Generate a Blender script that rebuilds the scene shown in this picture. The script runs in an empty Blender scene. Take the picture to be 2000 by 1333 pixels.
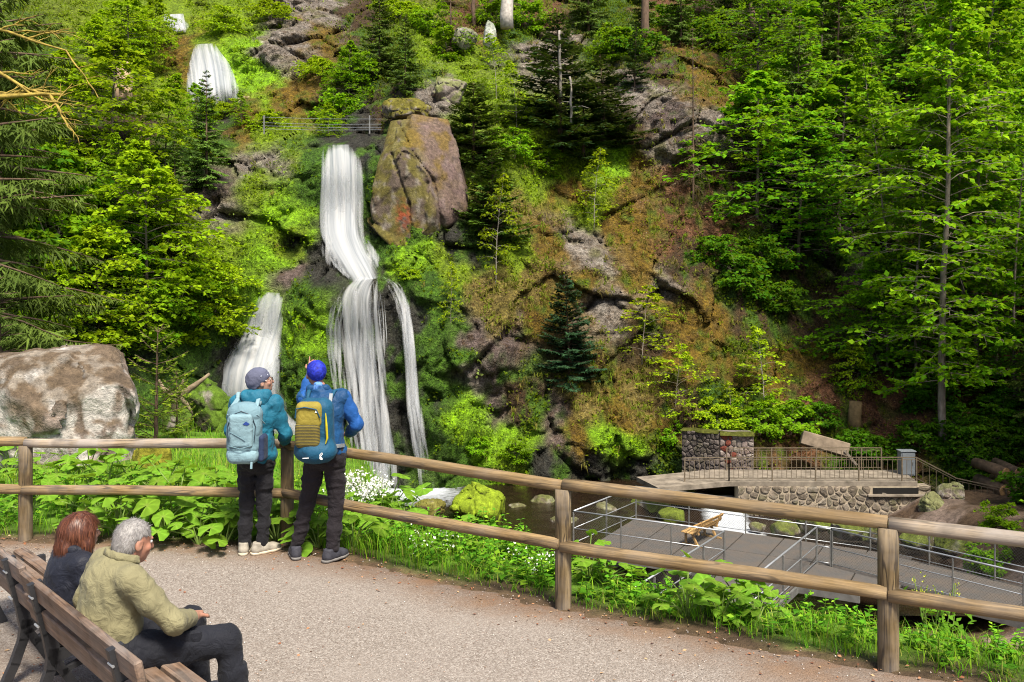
import bpy, bmesh, math, random
import numpy as np
from mathutils import Vector, Matrix

# ------------------------------------------------------------------ camera
S = bpy.context.scene
COL = S.collection
F, CX, CY, CH = 1750.0, 1000.0, 545.0, 2.55        # focal (px of the 2000 px wide photo), principal column, horizon row, eye height
cam_d = bpy.data.cameras.new('camera')
cam = bpy.data.objects.new('camera', cam_d)
COL.objects.link(cam)
cam.location = (0, 0, CH)
cam.rotation_euler = (math.radians(90), 0, 0)
cam_d.sensor_width = 36.0
cam_d.lens = 36.0 * F / 2000.0
cam_d.shift_y = -(666.5 - CY) / 2000.0
cam_d.clip_start = 0.1
cam_d.clip_end = 600
S.camera = cam

# ------------------------------------------------------------------ light
SUN_EL, SUN_AZ = 58.0, 24.0       # high, behind the viewer's right shoulder (degrees; azimuth from -Y towards -X)
W = bpy.data.worlds.new('World')
S.world = W
W.use_nodes = True
wn = W.node_tree.nodes
sky = wn.new('ShaderNodeTexSky')
sky.sky_type = 'NISHITA'
sky.sun_disc = False
sky.sun_elevation = math.radians(SUN_EL)
sky.sun_rotation = math.radians(180 - SUN_AZ)
sky.air_density = 0.7
sky.dust_density = 3.0
sky.ozone_density = 0.6
wn['Background'].inputs[1].default_value = 0.075
W.node_tree.links.new(sky.outputs[0], wn['Background'].inputs[0])
sl = bpy.data.lights.new('sun', 'SUN')
sl.energy = 2.7
sl.angle = math.radians(12)
sl.color = (1.0, 0.93, 0.80)
sun = bpy.data.objects.new('sun', sl)
COL.objects.link(sun)
_az = math.radians(SUN_AZ)
_el = math.radians(SUN_EL)
_to_sun = Vector((math.sin(_az) * math.cos(_el), -math.cos(_az) * math.cos(_el), math.sin(_el)))
sun.rotation_euler = _to_sun.to_track_quat('Z', 'Y').to_euler()
sun.location = (-20, -20, 40)
S.view_settings.view_transform = 'Standard'
S.view_settings.look = 'None'
S.view_settings.gamma = 1.0
S.view_settings.exposure = 1.52
S.cycles.max_bounces = 7
S.cycles.diffuse_bounces = 3
S.cycles.glossy_bounces = 3
S.cycles.transmission_bounces = 4
S.cycles.transparent_max_bounces = 16
S.cycles.use_denoising = True
S.cycles.denoising_prefilter = 'NONE'
S.cycles.pixel_filter_type = 'BLACKMAN_HARRIS'
S.cycles.filter_width = 1.1
S.cycles.caustics_reflective = False
S.cycles.caustics_refractive = False

rng = np.random.default_rng(7)
random.seed(7)

# ------------------------------------------------------------------ helpers
def P(px, py, d):
    """photo pixel + distance along the view axis -> world point"""
    return np.array([(px - CX) / F * d, d, CH + (CY - py) / F * d])

def ground(px, py, z=0.0):
    """photo pixel on a level surface at height z -> world point"""
    d = (CH - z) * F / (py - CY)
    return np.array([(px - CX) / F * d, d, z])

def tag(o, label=None, cat=None, group=None, kind=None):
    if label: o['label'] = label
    if cat: o['category'] = cat
    if group: o['group'] = group
    if kind: o['kind'] = kind
    return o

def empty(name, loc=(0, 0, 0), rz=0.0, parent=None):
    o = bpy.data.objects.new(name, None)
    COL.objects.link(o)
    o.location = loc
    o.rotation_euler = (0, 0, rz)
    o.empty_display_size = 0.2
    if parent: o.parent = parent
    return o

def add(name, me, material=None, parent=None, loc=None, rot=None, scale=None):
    o = bpy.data.objects.new(name, me)
    COL.objects.link(o)
    if material is not None and len(me.materials) == 0:
        me.materials.append(material)
    if parent is not None: o.parent = parent
    if loc is not None: o.location = loc
    if rot is not None: o.rotation_euler = rot
    if scale is not None: o.scale = scale if hasattr(scale, '__len__') else (scale,) * 3
    return o

def mesh(name, v, f, smooth=False, col=None, mats=None, midx=None):
    """v (n,3), f (m,k) int array or list of lists; col = per-vertex rgb"""
    me = bpy.data.meshes.new(name)
    v = np.asarray(v, dtype=np.float32)
    if isinstance(f, np.ndarray):
        m, k = f.shape
        me.vertices.add(len(v)); me.vertices.foreach_set('co', v.ravel())
        me.loops.add(m * k); me.loops.foreach_set('vertex_index', f.astype(np.int32).ravel())
        me.polygons.add(m)
        me.polygons.foreach_set('loop_start', np.arange(0, m * k, k, dtype=np.int32))
        me.polygons.foreach_set('loop_total', np.full(m, k, dtype=np.int32))
        me.update(calc_edges=True)
    else:
        me.from_pydata([tuple(map(float, p)) for p in v], [], [tuple(int(i) for i in q) for q in f])
    if smooth:
        me.polygons.foreach_set('use_smooth', np.ones(len(me.polygons), dtype=bool))
    if col is not None:
        c = np.ones((len(v), 4), dtype=np.float32)
        c[:, :3] = col
        a = me.attributes.new('Col', 'FLOAT_COLOR', 'POINT')
        a.data.foreach_set('color', c.ravel())
    for m_ in (mats or []): me.materials.append(m_)
    if midx is not None: me.polygons.foreach_set('material_index', np.asarray(midx, dtype=np.int32))
    me.validate(verbose=False)
    me.update()
    return me

class MB:
    """collects boxes, tubes, prisms into one mesh"""
    def __init__(s): s.v = []; s.f = []
    def raw(s, v, f):
        b = len(s.v)
        s.v.extend([tuple(map(float, p)) for p in v]); s.f.extend([[b + int(i) for i in q] for q in f])
        return s
    def box(s, c, size, R=None, taper=1.0, bev=0.0):
        hx, hy, hz = np.array(size) / 2.0
        if bev > 0:                                   # chamfered box: three slices of an octagon-like section along z
            b = min(bev, hx * .9, hy * .9, hz * .9)
            ring = [(hx - b, -hy), (hx, -hy + b), (hx, hy - b), (hx - b, hy), (-hx + b, hy), (-hx, hy - b), (-hx, -hy + b), (-hx + b, -hy)]
            vs = []
            for zz, k in ((-hz, b), (-hz + b, 0), (hz - b, 0), (hz, b)):
                for x, y in ring:
                    vs.append((x - math.copysign(min(k, abs(x)), x), y - math.copysign(min(k, abs(y)), y), zz))
            fs = [list(range(7, -1, -1)), [24 + i for i in range(8)]]
            for r in range(3):
                for i in range(8):
                    fs.append([r * 8 + i, r * 8 + (i + 1) % 8, r * 8 + 8 + (i + 1) % 8, r * 8 + 8 + i])
        else:
            vs = [(-hx, -hy, -hz), (hx, -hy, -hz), (hx, hy, -hz), (-hx, hy, -hz),
                  (-hx * taper, -hy * taper, hz), (hx * taper, -hy * taper, hz), (hx * taper, hy * taper, hz), (-hx * taper, hy * taper, hz)]
            fs = [(3, 2, 1, 0), (4, 5, 6, 7), (0, 1, 5, 4), (1, 2, 6, 5), (2, 3, 7, 6), (3, 0, 4, 7)]
        vs = np.array(vs)
        if R is not None: vs = vs @ np.array(R).T
        return s.raw(vs + np.array(c), fs)
    def bar(s, a, b, w, h, bev=0.0, up=(0, 0, 1)):
        """rectangular bar from a to b: w sideways, h along up"""
        a = np.array(a, float); b = np.array(b, float)
        d = b - a; L = np.linalg.norm(d); d /= L
        sd = np.cross(d, up); sd /= np.linalg.norm(sd)
        u = np.cross(sd, d)
        return s.box((a + b) / 2, (L, w, h), np.stack([d, sd, u], 1), bev=bev)
    def tube(s, pts, rad, n=8, cap=True, squash=None, jit=0.0, rg=None):
        pts = np.array(pts, float); m = len(pts)
        rad = np.full(m, rad) if np.isscalar(rad) else np.array(rad, float)
        T = np.gradient(pts, axis=0); T /= np.linalg.norm(T, axis=1)[:, None] + 1e-9
        ref = np.array([0, 0, 1.0]) if abs(T[0, 2]) < .9 else np.array([1.0, 0, 0])
        a = np.cross(ref, T[0]); a /= np.linalg.norm(a)
        vs = []
        th = np.arange(n) * 2 * math.pi / n
        for i in range(m):
            a = a - T[i] * a.dot(T[i]); a /= np.linalg.norm(a)
            b = np.cross(T[i], a)
            r = rad[i] * (1 + (rg.normal(0, jit, n) if jit else 0))
            vs.append(pts[i] + (np.cos(th) * r)[:, None] * a + (np.sin(th) * r)[:, None] * b * (squash or 1))
        vs = np.concatenate(vs)
        fs = []
        for i in range(m - 1):
            for k in range(n):
                fs.append([i * n + k, i * n + (k + 1) % n, (i + 1) * n + (k + 1) % n, (i + 1) * n + k])
        if cap:
            fs.append(list(range(n - 1, -1, -1))); fs.append([(m - 1) * n + k for k in range(n)])
        return s.raw(vs, fs)
    def prism(s, poly, z0, z1, R=None, c=(0, 0, 0)):
        n = len(poly)
        vs = np.array([(x, y, z0) for x, y in poly] + [(x, y, z1) for x, y in poly], float)
        if R is not None: vs = vs @ np.array(R).T
        fs = [list(range(n - 1, -1, -1)), list(range(n, 2 * n))] + [[i, (i + 1) % n, n + (i + 1) % n, n + i] for i in range(n)]
        return s.raw(vs + np.array(c), fs)
    def build(s, name, material, parent=None, smooth=False, **kw):
        me = mesh(name, np.array(s.v), s.f, smooth)
        return add(name, me, material, parent, **kw)

def rotz(a):
    c, s_ = math.cos(a), math.sin(a)
    return np.array([[c, -s_, 0], [s_, c, 0], [0, 0, 1.0]])

# value noise ------------------------------------------------------
def _h(ix, iy, iz, seed):
    n = (ix.astype(np.int64) * 374761393 + iy.astype(np.int64) * 668265263 + iz.astype(np.int64) * 2147483647 + seed * 974711) & 0xffffffff
    n = ((n ^ (n >> 13)) * 1274126177) & 0xffffffff
    n = ((n ^ (n >> 16)) * 2246822519) & 0xffffffff
    return ((n ^ (n >> 15)) & 0xffffff) / float(0xffffff)

def vnoise(p, seed=0):
    p = np.asarray(p, float)
    i = np.floor(p).astype(np.int64); f = p - i
    u = f * f * f * (f * (f * 6 - 15) + 10)
    x, y, z = i[..., 0], i[..., 1], i[..., 2]
    r = 0
    for dx in (0, 1):
        for dy in (0, 1):
            for dz in (0, 1):
                w = (u[..., 0] if dx else 1 - u[..., 0]) * (u[..., 1] if dy else 1 - u[..., 1]) * (u[..., 2] if dz else 1 - u[..., 2])
                r = r + w * _h(x + dx, y + dy, z + dz, seed)
    return r * 2 - 1

def fbm(p, oct=4, seed=0, gain=.5):
    p = np.asarray(p, float); r = 0; a = 1.0; t = 0
    for k in range(oct):
        r = r + a * vnoise(p * 2.03 ** k + 17.3 * k, seed + k * 31); t += a; a *= gain
    return r / t

def worley(p, seed=0):
    """distance to nearest and second feature point, and id of nearest"""
    p = np.asarray(p, float)
    i = np.floor(p).astype(np.int64)
    d1 = np.full(p.shape[:-1], 9.0); d2 = d1.copy(); idn = np.zeros(p.shape[:-1])
    for dx in (-1, 0, 1):
        for dy in (-1, 0, 1):
            for dz in (-1, 0, 1):
                c = i + np.array([dx, dy, dz])
                q = np.stack([c[..., 0] + _h(c[..., 0], c[..., 1], c[..., 2], seed),
                              c[..., 1] + _h(c[..., 0], c[..., 1], c[..., 2], seed + 1),
                              c[..., 2] + _h(c[..., 0], c[..., 1], c[..., 2], seed + 2)], -1)
                d = np.sqrt(((p - q) ** 2).sum(-1))
                idc = _h(c[..., 0], c[..., 1], c[..., 2], seed + 5)
                nearer = d < d1
                d2 = np.where(nearer, d1, np.minimum(d2, d))
                idn = np.where(nearer, idc, idn)
                d1 = np.where(nearer, d, d1)
    return d1, d2, idn

def sstep(a, b, x):
    t = np.clip((x - a) / (b - a), 0, 1)
    return t * t * (3 - 2 * t)

# signed-distance bodies -> one continuous surface (surface nets) -----
def s_cone(p, a, b, ra, rb):
    """round cone between a and b"""
    a = np.array(a, float); b = np.array(b, float)
    ba = b - a; pa = p - a
    t = np.clip((pa @ ba) / max(ba @ ba, 1e-9), 0, 1)
    return np.linalg.norm(pa - t[..., None] * ba, axis=-1) - (ra + (rb - ra) * t)

def s_ell(p, c, r, R=None):
    q = p - np.array(c, float)
    if R is not None: q = q @ np.array(R)
    r = np.array(r, float)
    k = np.linalg.norm(q / r, axis=-1)
    return (k - 1) * np.minimum.reduce(np.broadcast_arrays(r.min() * .5 + .5 * np.linalg.norm(q, axis=-1) / (k + 1e-6)))

def s_box(p, c, h, rad, R=None):
    q = p - np.array(c, float)
    if R is not None: q = q @ np.array(R)
    q = np.abs(q) - (np.array(h, float) - rad)
    return np.linalg.norm(np.maximum(q, 0), axis=-1) + np.minimum(q.max(-1), 0) - rad

def smin(a, b, k):
    h = np.clip(.5 + .5 * (b - a) / k, 0, 1)
    return b + (a - b) * h - k * h * (1 - h)

def smin_all(ds, k):
    r = ds[0]
    for d in ds[1:]: r = smin(r, d, k)
    return r

def nets(fn, lo, hi, h):
    lo = np.array(lo, float); hi = np.array(hi, float)
    n = np.ceil((hi - lo) / h).astype(int) + 1
    g = np.stack(np.meshgrid(*[lo[k] + h * np.arange(n[k]) for k in range(3)], indexing='ij'), -1)
    f = fn(g.reshape(-1, 3)).reshape(n)
    s = f < 0
    c = [(dx, dy, dz) for dx in (0, 1) for dy in (0, 1) for dz in (0, 1)]
    sl_ = lambda o, arr: arr[o[0]:n[0] - 1 + o[0], o[1]:n[1] - 1 + o[1], o[2]:n[2] - 1 + o[2]]
    cnt = sum(sl_(o, s).astype(int) for o in c)
    act = (cnt > 0) & (cnt < 8)
    idx = -np.ones(act.shape, dtype=np.int64); idx[act] = np.arange(act.sum())
    acc = np.zeros((act.sum(), 3)); num = np.zeros(act.sum())
    for i in range(8):
        for j in range(i + 1, 8):
            a, b = np.array(c[i]), np.array(c[j])
            if np.abs(a - b).sum() != 1: continue
            fa, fb = sl_(c[i], f)[act], sl_(c[j], f)[act]
            m = (fa < 0) != (fb < 0)
            t = np.where(m, fa / np.where(m, fa - fb, 1), 0)
            acc += np.where(m[:, None], a + t[:, None] * (b - a), 0); num += m
    vs = (np.argwhere(act) + acc / num[:, None]) * h + lo
    quads = []
    for ax in range(3):
        o1, o2 = (ax + 1) % 3, (ax + 2) % 3
        s0 = [slice(None)] * 3; s1 = [slice(None)] * 3
        s0[ax] = slice(0, n[ax] - 1); s1[ax] = slice(1, n[ax])
        a, b = s[tuple(s0)], s[tuple(s1)]
        e = np.argwhere(a != b)
        e = e[(e[:, o1] > 0) & (e[:, o2] > 0) & (e[:, o1] < n[o1] - 1) & (e[:, o2] < n[o2] - 1)]
        if not len(e): continue
        fl = a[tuple(e.T)]
        def cell(d1, d2):
            q = e.copy(); q[:, o1] -= d1; q[:, o2] -= d2
            return idx[tuple(q.T)]
        q = np.stack([cell(0, 0), cell(1, 0), cell(1, 1), cell(0, 1)], 1)
        q[~fl] = q[~fl][:, ::-1]
        quads.append(q[:, ::-1][:, ::-1])
    return vs, np.concatenate(quads)

# ------------------------------------------------------------------ materials
MATS = {}
class NT:
    def __init__(s, name):
        s.m = bpy.data.materials.new(name); s.m.use_nodes = True
        s.t = s.m.node_tree; s.n = s.t.nodes; s.n.clear()
        s.out = s.n.new('ShaderNodeOutputMaterial')
    def node(s, kind, **kw):
        n = s.n.new('ShaderNode' + kind)
        for k, v in kw.items():
            if k[0] == '_': setattr(n, k[1:], v)
            else: s.set(n, k, v)
        return n
    def set(s, n, key, v):
        key = key.replace('__', ' ')
        i = n.inputs[int(key[1:])] if key[0] == 'i' and key[1:].isdigit() else n.inputs[key]
        if isinstance(v, bpy.types.NodeSocket): s.t.links.new(v, i)
        elif hasattr(v, 'outputs'): s.t.links.new(v.outputs[0], i)
        else: i.default_value = v
    def coord(s, kind='Object', scale=(1, 1, 1)):
        tc = s.n.new('ShaderNodeTexCoord')
        mp = s.n.new('ShaderNodeMapping'); mp.inputs['Scale'].default_value = scale
        s.t.links.new(tc.outputs[kind], mp.inputs[0]); return mp.outputs[0]
    def pos(s, scale=(1, 1, 1)):
        g = s.n.new('ShaderNodeNewGeometry')
        mp = s.n.new('ShaderNodeMapping'); mp.inputs['Scale'].default_value = scale
        s.t.links.new(g.outputs['Position'], mp.inputs[0]); return mp.outputs[0]
    def noise(s, vec, scale, detail=4, rough=.55, dist=0.0):
        n = s.node('TexNoise', Scale=scale, Detail=detail, Roughness=rough, Distortion=dist)
        s.set(n, 'Vector', vec); return n.outputs[0]
    def vor(s, vec, scale, feature='F1', out=0):
        n = s.node('TexVoronoi', _feature=feature, Scale=scale); s.set(n, 'Vector', vec); return n.outputs[out]
    def ramp(s, fac, stops, interp='LINEAR'):
        n = s.n.new('ShaderNodeValToRGB'); n.color_ramp.interpolation = interp
        e = n.color_ramp.elements
        while len(e) < len(stops): e.new(.5)
        for q, (p_, c_) in zip(e, stops):
            q.position = p_; q.color = (c_, c_, c_, 1) if np.isscalar(c_) else (*c_[:3], 1)
        s.set(n, 'Fac', fac); return n.outputs[0]
    def mix(s, fac, a, b, mode='MIX'):
        n = s.n.new('ShaderNodeMix'); n.data_type = 'RGBA'; n.blend_type = mode
        s.set(n, 'i0', fac)
        for k, v in ((6, a), (7, b)):
            if isinstance(v, (tuple, list)): v = (*v[:3], 1)
            s.set(n, 'i%d' % k, v)
        return n.outputs[2]
    def math(s, op, a, b=0.0, c=None):
        n = s.n.new('ShaderNodeMath'); n.operation = op
        s.set(n, 'i0', a); s.set(n, 'i1', b)
        if c is not None: s.set(n, 'i2', c)
        return n.outputs[0]
    def bump(s, h, strength=.4, dist=.02, normal=None):
        n = s.node('Bump', Strength=strength, Distance=dist); s.set(n, 'Height', h)
        if normal is not None: s.set(n, 'Normal', normal)
        return n.outputs[0]
    def attr(s, name):
        n = s.n.new('ShaderNodeAttribute'); n.attribute_name = name; return n
    def bsdf(s, color, rough=.8, normal=None, spec=.3, metal=0.0, **kw):
        n = s.n.new('ShaderNodeBsdfPrincipled')
        if isinstance(color, (tuple, list)): color = (*color[:3], 1)
        s.set(n, 'Base Color', color); s.set(n, 'Roughness', rough)
        n.inputs['Specular IOR Level'].default_value = spec; n.inputs['Metallic'].default_value = metal
        if normal is not None: s.set(n, 'Normal', normal)
        for k, v in kw.items(): s.set(n, k, v)
        return n.outputs[0]
    def done(s, shader):
        s.t.links.new(shader, s.out.inputs[0]); MATS[s.m.name] = s.m; return s.m

def simple(name, c, rough=.7, var=.25, scale=6.0, bump=.0, bscale=30.0, spec=.3, metal=0.0, coord='Object', stretch=(1, 1, 1), bdist=.01):
    t = NT(name); v = t.coord(coord, stretch)
    n = t.noise(v, scale, 5, .6)
    lo = tuple(x * (1 - var) for x in c); hi = tuple(min(1, x * (1 + var)) for x in c)
    colr = t.ramp(n, [(.3, lo), (.7, hi)])
    nm = t.bump(t.noise(v, bscale, 4), bump, bdist) if bump else None
    return t.done(t.bsdf(colr, rough, nm, spec, metal))

def leafmat(name, trans=.4, rough=.7, jitter=.35, spec=.06):
    """leaf: vertex colour, a little object-to-object variation, light passing through"""
    t = NT(name)
    a = t.attr('Col').outputs['Color']
    oi = t.n.new('ShaderNodeObjectInfo')
    hs = t.node('HueSaturation'); t.set(hs, 'Color', a)
    t.set(hs, 'Value', t.math('MULTIPLY_ADD', oi.outputs['Random'], jitter, 1 - jitter / 2))
    t.set(hs, 'Hue', t.math('MULTIPLY_ADD', oi.outputs['Random'], .018, .491))
    c = hs.outputs[0]
    b = t.bsdf(c, rough, None, spec)
    tr = t.node('BsdfTranslucent'); t.set(tr, 'Color', t.mix(.35, c, (.34, .46, .008)))
    m = t.n.new('ShaderNodeMixShader'); m.inputs[0].default_value = trans
    t.t.links.new(b, m.inputs[1]); t.t.links.new(tr.outputs[0], m.inputs[2])
    return t.done(m.outputs[0])
# ================================================================== TERRAIN
# --- the far hillside: one steep sheet y = Y(x, z); control points = pixel + distance
CP = [(640,960,41),(700,960,40.8),(850,955,40.5),(950,940,41.5),(1060,930,42),(1200,925,42.5),(1320,915,43),
 (1400,880,42.5),(1480,880,42.5),(1600,850,44),(1700,850,43.5),(1850,870,42.5),(2000,900,41.5),(2200,900,41),(1900,960,40),(2100,980,39),
 (520,960,41.5),(400,960,40),(250,960,36),(0,960,31),(-300,960,26),
 (440,780,42),(500,800,42),(400,850,39.5),(300,850,36),(250,690,37),(100,690,33.5),(0,690,31.5),(-200,700,28),(300,800,36),(100,800,31.5),(350,700,39.5),
 (0,560,34),(150,560,36.5),(300,560,39.5),(420,560,42),(520,575,43.2),(600,560,43),(700,560,42.5),(850,560,42.4),(950,560,43.5),
 (1100,600,46),(1250,600,47),(1400,600,48),(1550,650,49),(1650,650,51),(1800,650,51),(2000,650,49),(2300,650,47),(1600,760,45.5),(1800,760,45.5),(2000,760,44.5),
 (600,760,41.6),(700,760,41.4),(800,760,41.2),(900,760,41.8),(1000,760,43),(1150,760,43.8),(1300,760,44.5),(1450,780,45),
 (640,640,42.2),(760,640,41.9),(860,660,41.7),
 (0,420,37),(200,420,40.5),(380,420,43.5),(500,430,45),(580,430,45.6),(660,420,46),(730,420,45.2),(850,430,45.2),(950,430,47),(1100,430,50),
 (1300,430,52),(1450,450,53),(1600,450,57),(1800,450,58),(2000,450,56),(2300,450,54),(600,500,44.4),(690,515,44.2),(760,515,43.8),
 (0,280,41),(200,280,46),(400,280,49),(520,310,48),(600,292,47.3),(665,287,47.2),(730,300,46.6),(850,260,47.8),(950,280,50.5),(1100,280,54),
 (1250,270,55.5),(1350,270,55.5),(1420,220,57),(1500,280,60),(1700,280,66),(2000,280,66),(2300,280,64),(665,250,51.5),(665,268,49.5),(560,262,50.5),(750,255,50),
 (0,150,48),(200,150,54),(350,190,56),(410,190,56.3),(470,190,56),(600,150,57),(750,170,54),(850,150,56),(1000,150,60),(1200,150,60),
 (1350,150,60),(1500,150,70),(1800,150,75),(2000,150,75),(2300,150,73),(410,92,58.2),(410,75,60.5),(300,80,61),(500,80,61),(350,62,62),(340,34,62.6),(340,18,66),
 (100,30,60),(-200,30,56),(600,30,66),(800,30,66),(1000,30,70),(1300,30,74),(1700,30,85),(2000,30,85),(2300,30,85),
 (-300,-120,70),(300,-120,80),(800,-120,84),(1300,-120,90),(2000,-120,100),(-300,420,34),(-300,280,37),(-300,560,31)]
_cp = np.array([P(*c) for c in CP])
_sc = 10.0
_A = _cp[:, [0, 2]] / _sc
def _phi(r2): return np.where(r2 > 0, r2 * np.log(r2 + 1e-12), 0) * .5
_n = len(_A)
_K = _phi(((_A[:, None] - _A[None]) ** 2).sum(-1)) + 0.004 * np.eye(_n)
_Pm = np.concatenate([np.ones((_n, 1)), _A], 1)
_M = np.block([[_K, _Pm], [_Pm.T, np.zeros((3, 3))]])
_sol = np.linalg.solve(_M, np.concatenate([_cp[:, 1], np.zeros(3)]))
def tps(x, z):
    q = np.stack([x, z], -1).reshape(-1, 2) / _sc
    out = np.empty(len(q))
    for i in range(0, len(q), 20000):
        b = q[i:i + 20000]
        out[i:i + 20000] = _phi(((b[:, None] - _A[None]) ** 2).sum(-1)) @ _sol[:_n] + _sol[_n] + b @ _sol[_n + 1:]
    return out.reshape(np.shape(x))

HX0, HX1, HZ0, HZ1, HS = -40.0, 54.0, -9.0, 38.0, 0.115
_gx = np.arange(HX0, HX1 + 1e-6, HS); _gz = np.arange(HZ0, HZ1 + 1e-6, HS)
GX, GZ = np.meshgrid(_gx, _gz, indexing='ij')
_cx = np.arange(HX0, HX1 + .5, .5); _cz = np.arange(HZ0, HZ1 + .5, .5)
_C = tps(*np.meshgrid(_cx, _cz, indexing='ij'))
def bil(A, x, z, x0=HX0, z0=HZ0, s=.5):
    u = np.clip((x - x0) / s, 0, A.shape[0] - 1.001); v = np.clip((z - z0) / s, 0, A.shape[1] - 1.001)
    i = u.astype(int); j = v.astype(int); a = u - i; b = v - j
    if A.ndim == 3: a = a[..., None]; b = b[..., None]
    return A[i, j] * (1 - a) * (1 - b) + A[i + 1, j] * a * (1 - b) + A[i, j + 1] * (1 - a) * b + A[i + 1, j + 1] * a * b
Y0 = bil(_C, GX, GZ)

# --- what covers the hillside where: (pixel, class) blended with noise
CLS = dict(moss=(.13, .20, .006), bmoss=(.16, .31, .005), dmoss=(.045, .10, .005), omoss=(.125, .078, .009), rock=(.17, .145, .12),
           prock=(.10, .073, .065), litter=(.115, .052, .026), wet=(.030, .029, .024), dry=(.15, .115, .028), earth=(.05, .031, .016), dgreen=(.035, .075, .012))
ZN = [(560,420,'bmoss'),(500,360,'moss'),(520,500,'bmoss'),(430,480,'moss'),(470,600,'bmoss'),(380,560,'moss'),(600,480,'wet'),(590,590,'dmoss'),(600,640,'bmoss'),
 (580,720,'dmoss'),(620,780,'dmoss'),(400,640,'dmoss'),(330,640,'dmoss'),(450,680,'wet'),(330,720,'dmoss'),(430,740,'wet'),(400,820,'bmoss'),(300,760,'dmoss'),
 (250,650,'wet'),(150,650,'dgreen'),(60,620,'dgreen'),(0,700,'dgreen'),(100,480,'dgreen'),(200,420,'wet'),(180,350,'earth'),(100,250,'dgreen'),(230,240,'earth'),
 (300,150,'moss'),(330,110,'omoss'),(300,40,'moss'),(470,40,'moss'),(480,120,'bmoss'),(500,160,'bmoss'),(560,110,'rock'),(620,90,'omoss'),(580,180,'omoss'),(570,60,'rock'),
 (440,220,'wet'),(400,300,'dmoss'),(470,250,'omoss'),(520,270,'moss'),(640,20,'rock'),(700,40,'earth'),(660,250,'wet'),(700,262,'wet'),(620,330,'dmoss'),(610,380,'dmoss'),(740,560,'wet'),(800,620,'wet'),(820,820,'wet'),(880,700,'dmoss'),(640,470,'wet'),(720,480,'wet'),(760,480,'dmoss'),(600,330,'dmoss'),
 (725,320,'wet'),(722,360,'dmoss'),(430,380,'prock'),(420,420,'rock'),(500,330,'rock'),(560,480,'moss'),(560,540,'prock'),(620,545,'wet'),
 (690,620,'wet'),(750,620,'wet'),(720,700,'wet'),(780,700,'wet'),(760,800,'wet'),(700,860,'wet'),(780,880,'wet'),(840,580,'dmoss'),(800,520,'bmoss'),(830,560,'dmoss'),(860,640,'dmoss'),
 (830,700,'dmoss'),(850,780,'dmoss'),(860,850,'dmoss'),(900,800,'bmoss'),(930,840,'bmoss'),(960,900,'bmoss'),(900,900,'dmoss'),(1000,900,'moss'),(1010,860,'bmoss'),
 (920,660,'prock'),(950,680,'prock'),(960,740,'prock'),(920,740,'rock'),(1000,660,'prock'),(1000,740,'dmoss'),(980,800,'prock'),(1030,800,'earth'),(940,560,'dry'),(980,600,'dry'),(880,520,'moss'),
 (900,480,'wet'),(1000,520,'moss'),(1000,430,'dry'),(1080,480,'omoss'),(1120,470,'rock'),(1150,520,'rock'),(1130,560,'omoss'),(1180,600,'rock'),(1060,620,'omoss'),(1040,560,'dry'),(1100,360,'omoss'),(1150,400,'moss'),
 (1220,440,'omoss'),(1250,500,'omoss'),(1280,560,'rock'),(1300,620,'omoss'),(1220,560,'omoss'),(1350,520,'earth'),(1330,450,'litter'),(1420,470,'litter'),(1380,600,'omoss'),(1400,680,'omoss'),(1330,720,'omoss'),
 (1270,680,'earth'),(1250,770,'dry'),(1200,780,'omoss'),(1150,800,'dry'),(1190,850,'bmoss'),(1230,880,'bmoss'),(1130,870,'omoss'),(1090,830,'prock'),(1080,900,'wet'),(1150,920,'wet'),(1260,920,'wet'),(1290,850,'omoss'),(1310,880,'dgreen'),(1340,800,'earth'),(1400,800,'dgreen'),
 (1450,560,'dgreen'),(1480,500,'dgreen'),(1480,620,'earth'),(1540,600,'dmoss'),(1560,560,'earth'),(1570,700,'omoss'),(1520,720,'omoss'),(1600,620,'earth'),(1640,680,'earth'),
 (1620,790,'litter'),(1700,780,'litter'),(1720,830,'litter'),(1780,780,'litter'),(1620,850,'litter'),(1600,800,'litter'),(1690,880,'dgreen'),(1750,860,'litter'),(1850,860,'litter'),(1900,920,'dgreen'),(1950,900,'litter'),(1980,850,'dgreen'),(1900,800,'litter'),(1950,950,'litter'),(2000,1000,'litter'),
 (1700,650,'earth'),(1800,650,'earth'),(1900,650,'litter'),(1990,680,'litter'),(1700,500,'wet'),(1650,440,'wet'),(1800,450,'earth'),(1950,450,'earth'),(1560,420,'wet'),(1600,330,'earth'),(1750,330,'earth'),(1900,300,'earth'),(1700,200,'litter'),(1850,150,'earth'),(1600,100,'earth'),  # wood: dark earth and wet tones put its shade into the ground colour
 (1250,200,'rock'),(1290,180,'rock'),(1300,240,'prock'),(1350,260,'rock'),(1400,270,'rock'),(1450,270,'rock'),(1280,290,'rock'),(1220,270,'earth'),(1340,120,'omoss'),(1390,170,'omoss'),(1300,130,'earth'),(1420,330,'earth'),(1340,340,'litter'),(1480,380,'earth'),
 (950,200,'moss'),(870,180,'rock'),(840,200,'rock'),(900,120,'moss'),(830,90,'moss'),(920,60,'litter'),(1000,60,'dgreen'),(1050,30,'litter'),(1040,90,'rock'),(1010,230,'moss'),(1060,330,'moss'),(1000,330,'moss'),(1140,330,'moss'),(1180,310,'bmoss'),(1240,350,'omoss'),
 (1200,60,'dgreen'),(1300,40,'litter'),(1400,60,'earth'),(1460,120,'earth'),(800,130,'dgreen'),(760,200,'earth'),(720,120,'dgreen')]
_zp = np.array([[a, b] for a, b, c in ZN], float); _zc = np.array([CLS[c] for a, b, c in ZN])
_rough = np.array([1.0 if c in ('rock', 'prock', 'wet') else 0.35 for a, b, c in ZN])
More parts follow.
